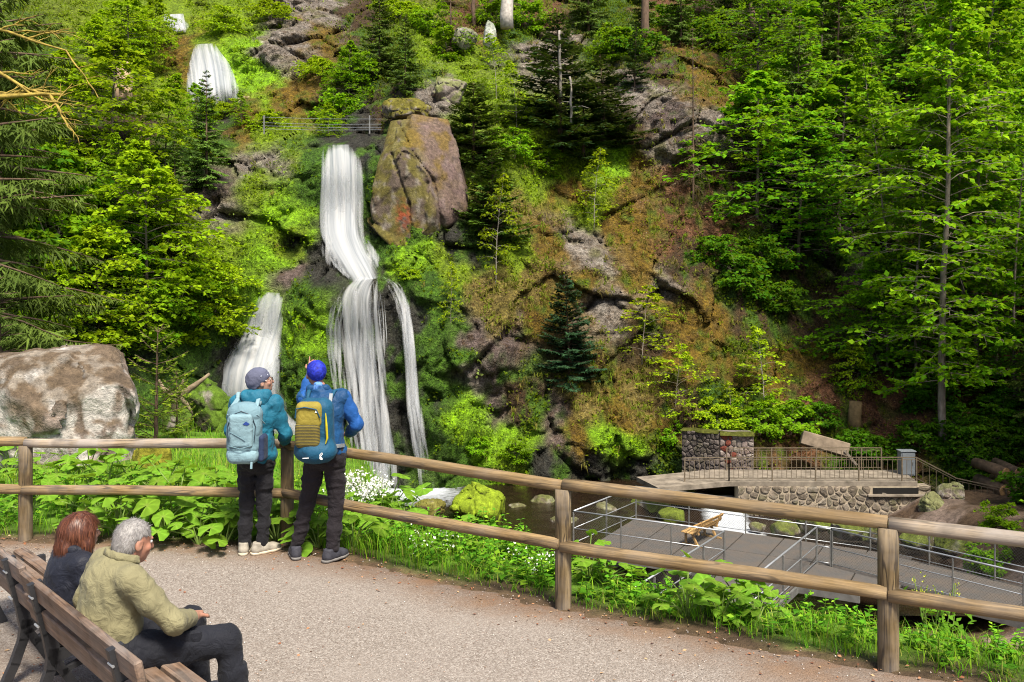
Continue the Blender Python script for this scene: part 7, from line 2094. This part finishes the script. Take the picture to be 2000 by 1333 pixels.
web = cloth('grey_webbing', (.22, .24, .25), .7)
for a_, b_, w_, h_ in (((.13, .0, .50), (.12, .10, .58), .03, .012), ((.17, .05, .12), (.20, .20, .10), .05, .03)):
    m = MB(); m.bar(a_, b_, w_, h_); m.build('strap', web, bp2)

# ---------------------------------------------------------------- seated pair (frame: x along the bench, y facing, z up)
def seated(name_label, back, J, mats, seed, k=1.0):
    o2 = back; r = empty('person', (o2[0], o2[1], 0), BANG)
    tag(r, name_label, 'person')
    B_ = Sdf()
    B_.cone(J['hip'][0], J['hip'][1], .11, .11, .05); B_.chain([J['pelvis'], J['waist'], J['chest']], [.13, .13, .13], .05); B_.cone(J['sh'][0], J['sh'][1], .07, .07, .05)
    B_.chain([J['chest'], J['neck'], np.array(J['head']) - (0, 0, .04)], [.085, .062 * k, .056 * k], .03)
    for i in (0, 1):
        B_.chain([J['sh'][i], J['el'][i], J['wr'][i]], [.05, .043, .03], .02); B_.chain([J['hip'][i], J['kn'][i], J['an'][i]], [.085, .058, .04], .03)
        B_.cone(np.array(J['an'][i]) - (0, 0, .03), np.array(J['an'][i]) + A(0, .10, -.05), .035, .03, .02)
        add_hand(B_, J['wr'][i], J['hd'][i], J['hn'][i], 1.0, .7, False, 1 if i else -1)
    Rh = rot_to(J['face']); L = add_head(B_, J['head'], Rh, J.get('hs', 1.0))
    part('body', B_.mesh('body', .008), mats['skin'], r)
    T_ = Sdf()
    for i in (0, 1):
        h_, kn, an = map(np.array, (J['hip'][i], J['kn'][i], J['an'][i]))
        T_.chain([h_, (h_ + kn) / 2, kn, kn * .5 + an * .5, an], [.115 * k, .105 * k, .082 * k, .075 * k, .065], .03)
    T_.cone(J['hip'][0], J['hip'][1], .125, .125, .05); T_.disp(folds(.011, 8, seed + 3))
    part('trousers', T_.mesh('trousers', .010), mats['trousers'], r)
    K_ = Sdf()
    K_.chain([np.array(J['pelvis']) + (0, 0, .02), J['waist'], J['chest']], [J['r'][0] * .78, J['r'][1] * .78, J['r'][2] * .78], .06)
    K_.ell(np.array(J['pelvis']) + (0, .02, .04), (J['r'][0] * 1.1, J['r'][0] * .82, .15), None, .05); K_.ell(np.array(J['waist']) + (0, .02, 0), (J['r'][1] * 1.08, J['r'][1] * .82, .17), None, .05)
    K_.ell(np.array(J['chest']) + (0, -.01, .0), (J['r'][2] * 1.2, J['r'][2] * .78, .18), None, .06)
    K_.cone(J['sh'][0], J['sh'][1], .078 * k, .078 * k, .05); K_.cone(np.array(J['chest']) + (0, 0, .06), J['neck'], .115 * k, .085 * k, .05)
    for i in (0, 1): K_.chain([J['sh'][i], (np.array(J['sh'][i]) + J['el'][i]) / 2, J['el'][i], np.array(J['el'][i]) * .3 + np.array(J['wr'][i]) * .7], [.082 * k, .074 * k, .065 * k, .054 * k], .025)
    K_.disp(folds(.009, 5.0, seed + 9, (1, 1, 1.2))); K_.disp(folds(.004, 14, seed + 19, (1, 1, .8)))
    zb = J['pelvis'][2] - .085
    K_.cut(lambda q: zb - q[..., 2])
    nk = np.array(J['neck'])
    K_.cut(lambda q: np.where(np.linalg.norm(q - nk - A(0, .0, .06), axis=-1) < .13, (q - nk) @ nrm(A(0, .25, 1)) - .012, -1))
    part(mats['topname'], K_.mesh(mats['topname'], .0095), mats['top'], r)
    return r, L, Rh
khaki = cloth('khaki_shirt', (.20, .182, .10), .85, .6, 380, .12)
navy = cloth('navy_jacket', (.012, .014, .024), .6, .5, 380, .2); pink = cloth('pink_collar', (.62, .025, .09), .8, .3)
dark_blue_tr = cloth('dark_navy_trousers', (.009, .010, .015), .8, .6)
sp_ = lambda s_: b1b + (b1a - b1b) * s_
mb = sp_(.565) + BF * .225
JM = dict(hip=[A(-.10, .02, .51), A(.11, .02, .51)], kn=[A(-.12, .52, .50), A(.25, .57, .48)], an=[A(-.12, .58, .10), A(.31, .62, .10)], pelvis=A(0, .0, .54), waist=A(0, -.005, .68), chest=A(0, .03, .84),
          sh=[A(-.20, .05, .935), A(.21, .05, .935)], el=[A(-.33, .0, .71), A(.33, .23, .69)], wr=[A(-.20, .27, .62), A(.14, .43, .62)], hd=[A(.7, .7, -.1), A(-.8, .5, -.1)], hn=[A(0, 0, -1), A(0, 0, -1)],
          neck=A(.0, .095, .995), head=A(.005, .140, 1.085), face=A(-.10, .95, -.22), r=(.172, .185, .175), hs=1.03)
mr, Lm, Rm = seated('grey haired person in khaki shirt sitting on the brown bench', mb, JM, dict(skin=skin_red, trousers=dark_blue_tr, top=khaki, topname='shirt'), 200, 1.0)
def hairmat(name, lo_, hi_, zs=.25, sc=90):
    t = NT(name); v = t.coord('Object', (1, 1, zs)); n = t.noise(v, sc, 4, .6, .6); n2 = t.noise(v, 18, 3, .5)
    c = t.mix(t.ramp(n, [(.3, 0), (.7, 1)]), lo_, hi_); c = t.mix(.5, c, t.ramp(n2, [(.35, .3), (.7, .75)]), 'OVERLAY')
    return t.done(t.bsdf(c, .45, t.bump(n, .5, .006), .4))
grey_hair = hairmat('grey_hair', (.20, .185, .175), (.34, .325, .315), .5, 60)
Hh = Sdf(); Hh.ell(Lm(0, -.014, .024), (.083, .103, .097), Rm, .02); Hh.ell(Lm(0, -.055, -.035), (.070, .055, .075), Rm, .03)
def hc_m(q):
    p = (q - JM['head']) @ Rm
    return np.maximum(-(p[..., 2] - np.where(p[..., 1] > .0, .035 + .25 * np.clip(p[..., 1] - .05, 0, 1), -.070 + .0 * p[..., 1])), p[..., 1] - .088)
Hh.cut(hc_m)
for sg in (-1, 1): Hh.ell(Lm(.082 * sg, -.004, -.018), (.022, .026, .038), Rm, .006, True)
Hh.disp(folds(.003, 30, 31)); part('hair', Hh.mesh('hair', .0075), grey_hair, mr)
eyes(Lm, Rm, mr)
shoe(-.12, .58, .0, 1.1, mr, dark_shoe, sole_d); shoe(.31, .64, -.15, 1.1, mr, dark_shoe, sole_d)
Cc = Sdf(); nk = JM['neck']
ringp = [nk + A(.098 * math.cos(a), -.005 + .085 * math.sin(a), .028 - .030 * math.sin(a)) for a in np.linspace(-3.6, .46, 11)]
Cc.chain(ringp, [.013] * 11, .010); Cc.chain([q + A(0, 0, -.022) + nrm(q - nk) * .010 for q in ringp], [.011] * 11, .012); Cc.disp(folds(.004, 18, 7)); part('collar', Cc.mesh('collar', .008), khaki, mr)
m = MB(); hp_ = np.array(JM['hip'][1]); kp_ = np.array(JM['kn'][1]); q = hp_ * .45 + kp_ * .55 + A(.075, 0, .03)
dd = nrm(kp_ - hp_); m.box(q, (.03, .17, .15), np.stack([nrm(np.cross(dd, A(0, 0, 1))), dd, np.cross(nrm(np.cross(dd, A(0, 0, 1))), dd)], 1), bev=.012); m.build('cargo_pocket', dark_blue_tr, mr)

wb = sp_(.93) + BF * .215
JW = dict(hip=[A(-.09, .02, .50), A(.09, .02, .50)], kn=[A(-.09, .46, .52), A(.10, .46, .52)], an=[A(-.09, .50, .10), A(.10, .52, .10)], pelvis=A(0, .0, .51), waist=A(0, .0, .63), chest=A(0, .03, .765),
          sh=[A(-.155, .04, .855), A(.155, .04, .855)], el=[A(-.22, .08, .68), A(.22, .10, .68)], wr=[A(-.10, .28, .62), A(.10, .28, .62)], hd=[A(.6, .7, -.1), A(-.6, .7, -.1)], hn=[A(0, 0, -1), A(0, 0, -1)],
          neck=A(.0, .06, .925), head=A(.0, .085, 1.015), face=A(-.12, .99, -.03), r=(.16, .16, .155), hs=.95)
wr2, Lw2, Rw2 = seated('auburn haired person in dark jacket with pink collar sitting on the brown bench', wb, JW, dict(skin=skin, trousers=black_tr, top=navy, topname='jacket'), 300, .92)
auburn = hairmat('auburn_hair', (.04, .014, .009), (.12, .042, .022), .18, 80)
Hh = Sdf(); Hh.ell(Lw2(0, -.012, .030), (.094, .108, .098), Rw2, .02)
Hh.chain([Lw2(0, -.06, .0), Lw2(0, -.085, -.075), Lw2(0, -.085, -.125)], [.085, .066, .052], .04)
for sg in (-1, 1): Hh.chain([Lw2(.062 * sg, -.01, .01), Lw2(.074 * sg, -.01, -.06), Lw2(.070 * sg, .0, -.118)], [.042, .040, .028], .04)
def hc_w(q):
    p = (q - JW['head']) @ Rw2
    return np.maximum(p[..., 1] - np.where(p[..., 2] > .05, .085, .045), -(p[..., 2] + .140 + .02 * fbm(p * 45, 2, 5)))
Hh.disp(folds(.007, 30, 41, (1, 1, .22))); Hh.cut(hc_w); part('hair', Hh.mesh('hair', .0075), auburn, wr2)
shoe(-.09, .52, .0, .95, wr2, dark_shoe, sole_d); shoe(.10, .54, .0, .95, wr2, dark_shoe, sole_d); eyes(Lw2, Rw2, wr2, .95); glasses(Lw2, Rw2, wr2, .95)
Cc = Sdf(); nk = JW['neck']
ringp = [nk + A(.086 * math.cos(a), -.005 + .080 * math.sin(a), .004 - .02 * math.sin(a)) for a in np.linspace(-3.5, .4, 10)]
Cc.chain(ringp, [.028] * 10, .014); part('collar', Cc.mesh('collar', .008), navy, wr2)
Cc = Sdf(); ringp = [nk + A(.080 * math.cos(a), -.012 + .078 * math.sin(a), .030 - .02 * math.sin(a)) for a in np.linspace(-3.9, -1.9, 7)]
Cc.chain(ringp, [.020, .024, .026, .026, .024, .02, .014], .014); part('scarf', Cc.mesh('scarf', .008), pink, wr2)

# loose strands over the hair
def strands(hair, n, L, seed, cols, zmin, w=.0011, back=(0, 0, -1), lift=.0025, flick=.25):
    g = np.random.default_rng(seed); me = hair.data; k = len(me.vertices)
    co = np.empty(k * 3, np.float32); me.vertices.foreach_get('co', co); co = co.reshape(-1, 3).astype(float)
    no = np.empty(k * 3, np.float32); me.vertices.foreach_get('normal', no); no = no.reshape(-1, 3).astype(float)
    i = g.integers(0, k, n); p = co[i]; nn = no[i]; m = 5
    V = []; d = np.array(back, float)
    tdir = nrm(np.tile(d, (n, 1)) - nn * (nn @ d)[:, None] + g.normal(0, flick, (n, 3)))
    sd = nrm(np.cross(nn, tdir)); ln = g.uniform(*L, (n, 1))
    q = p + nn * lift; pts = [q]
    for s_ in range(m - 1):
        q = q + tdir * ln / (m - 1); tdir = nrm(tdir + nn * -.05 + np.array([0, 0, -.12])); pts.append(q)
    V = np.stack([np.stack([a - sd * w * (1 - .15 * j), a + sd * w * (1 - .15 * j)], 1) for j, a in enumerate(pts)], 1)       # n, m, 2, 3
    idx = np.arange(n * m * 2).reshape(n, m, 2)
    f = np.stack([idx[:, :-1, 0], idx[:, :-1, 1], idx[:, 1:, 1], idx[:, 1:, 0]], -1).reshape(-1, 4)
    c = np.array(cols)[g.integers(0, len(cols), n)] * g.uniform(.7, 1.25, (n, 1))
    o = add('strands', mesh('strands', V.reshape(-1, 3), f, True, np.repeat(c, m * 2, 0)), hair_fine, hair)
    o['kind'] = 'stuff'
t = NT('fine_hair'); hair_fine = t.done(t.bsdf(t.attr('Col').outputs['Color'], .4, None, .4))
hm = next(c for c in mr.children if c.name.startswith('hair')); hw = next(c for c in wr2.children if c.name.startswith('hair'))
strands(hm, 5000, (.010, .024), 1, [(.24, .225, .215), (.34, .325, .31), (.16, .145, .135)], 0, .0009, (0, -.5, -.8), .001, .35)
strands(hw, 3800, (.03, .075), 2, [(.08, .026, .013), (.13, .044, .022), (.05, .016, .009), (.17, .065, .034)], 0, .0012, (0, 0, -1), .0012, .05)
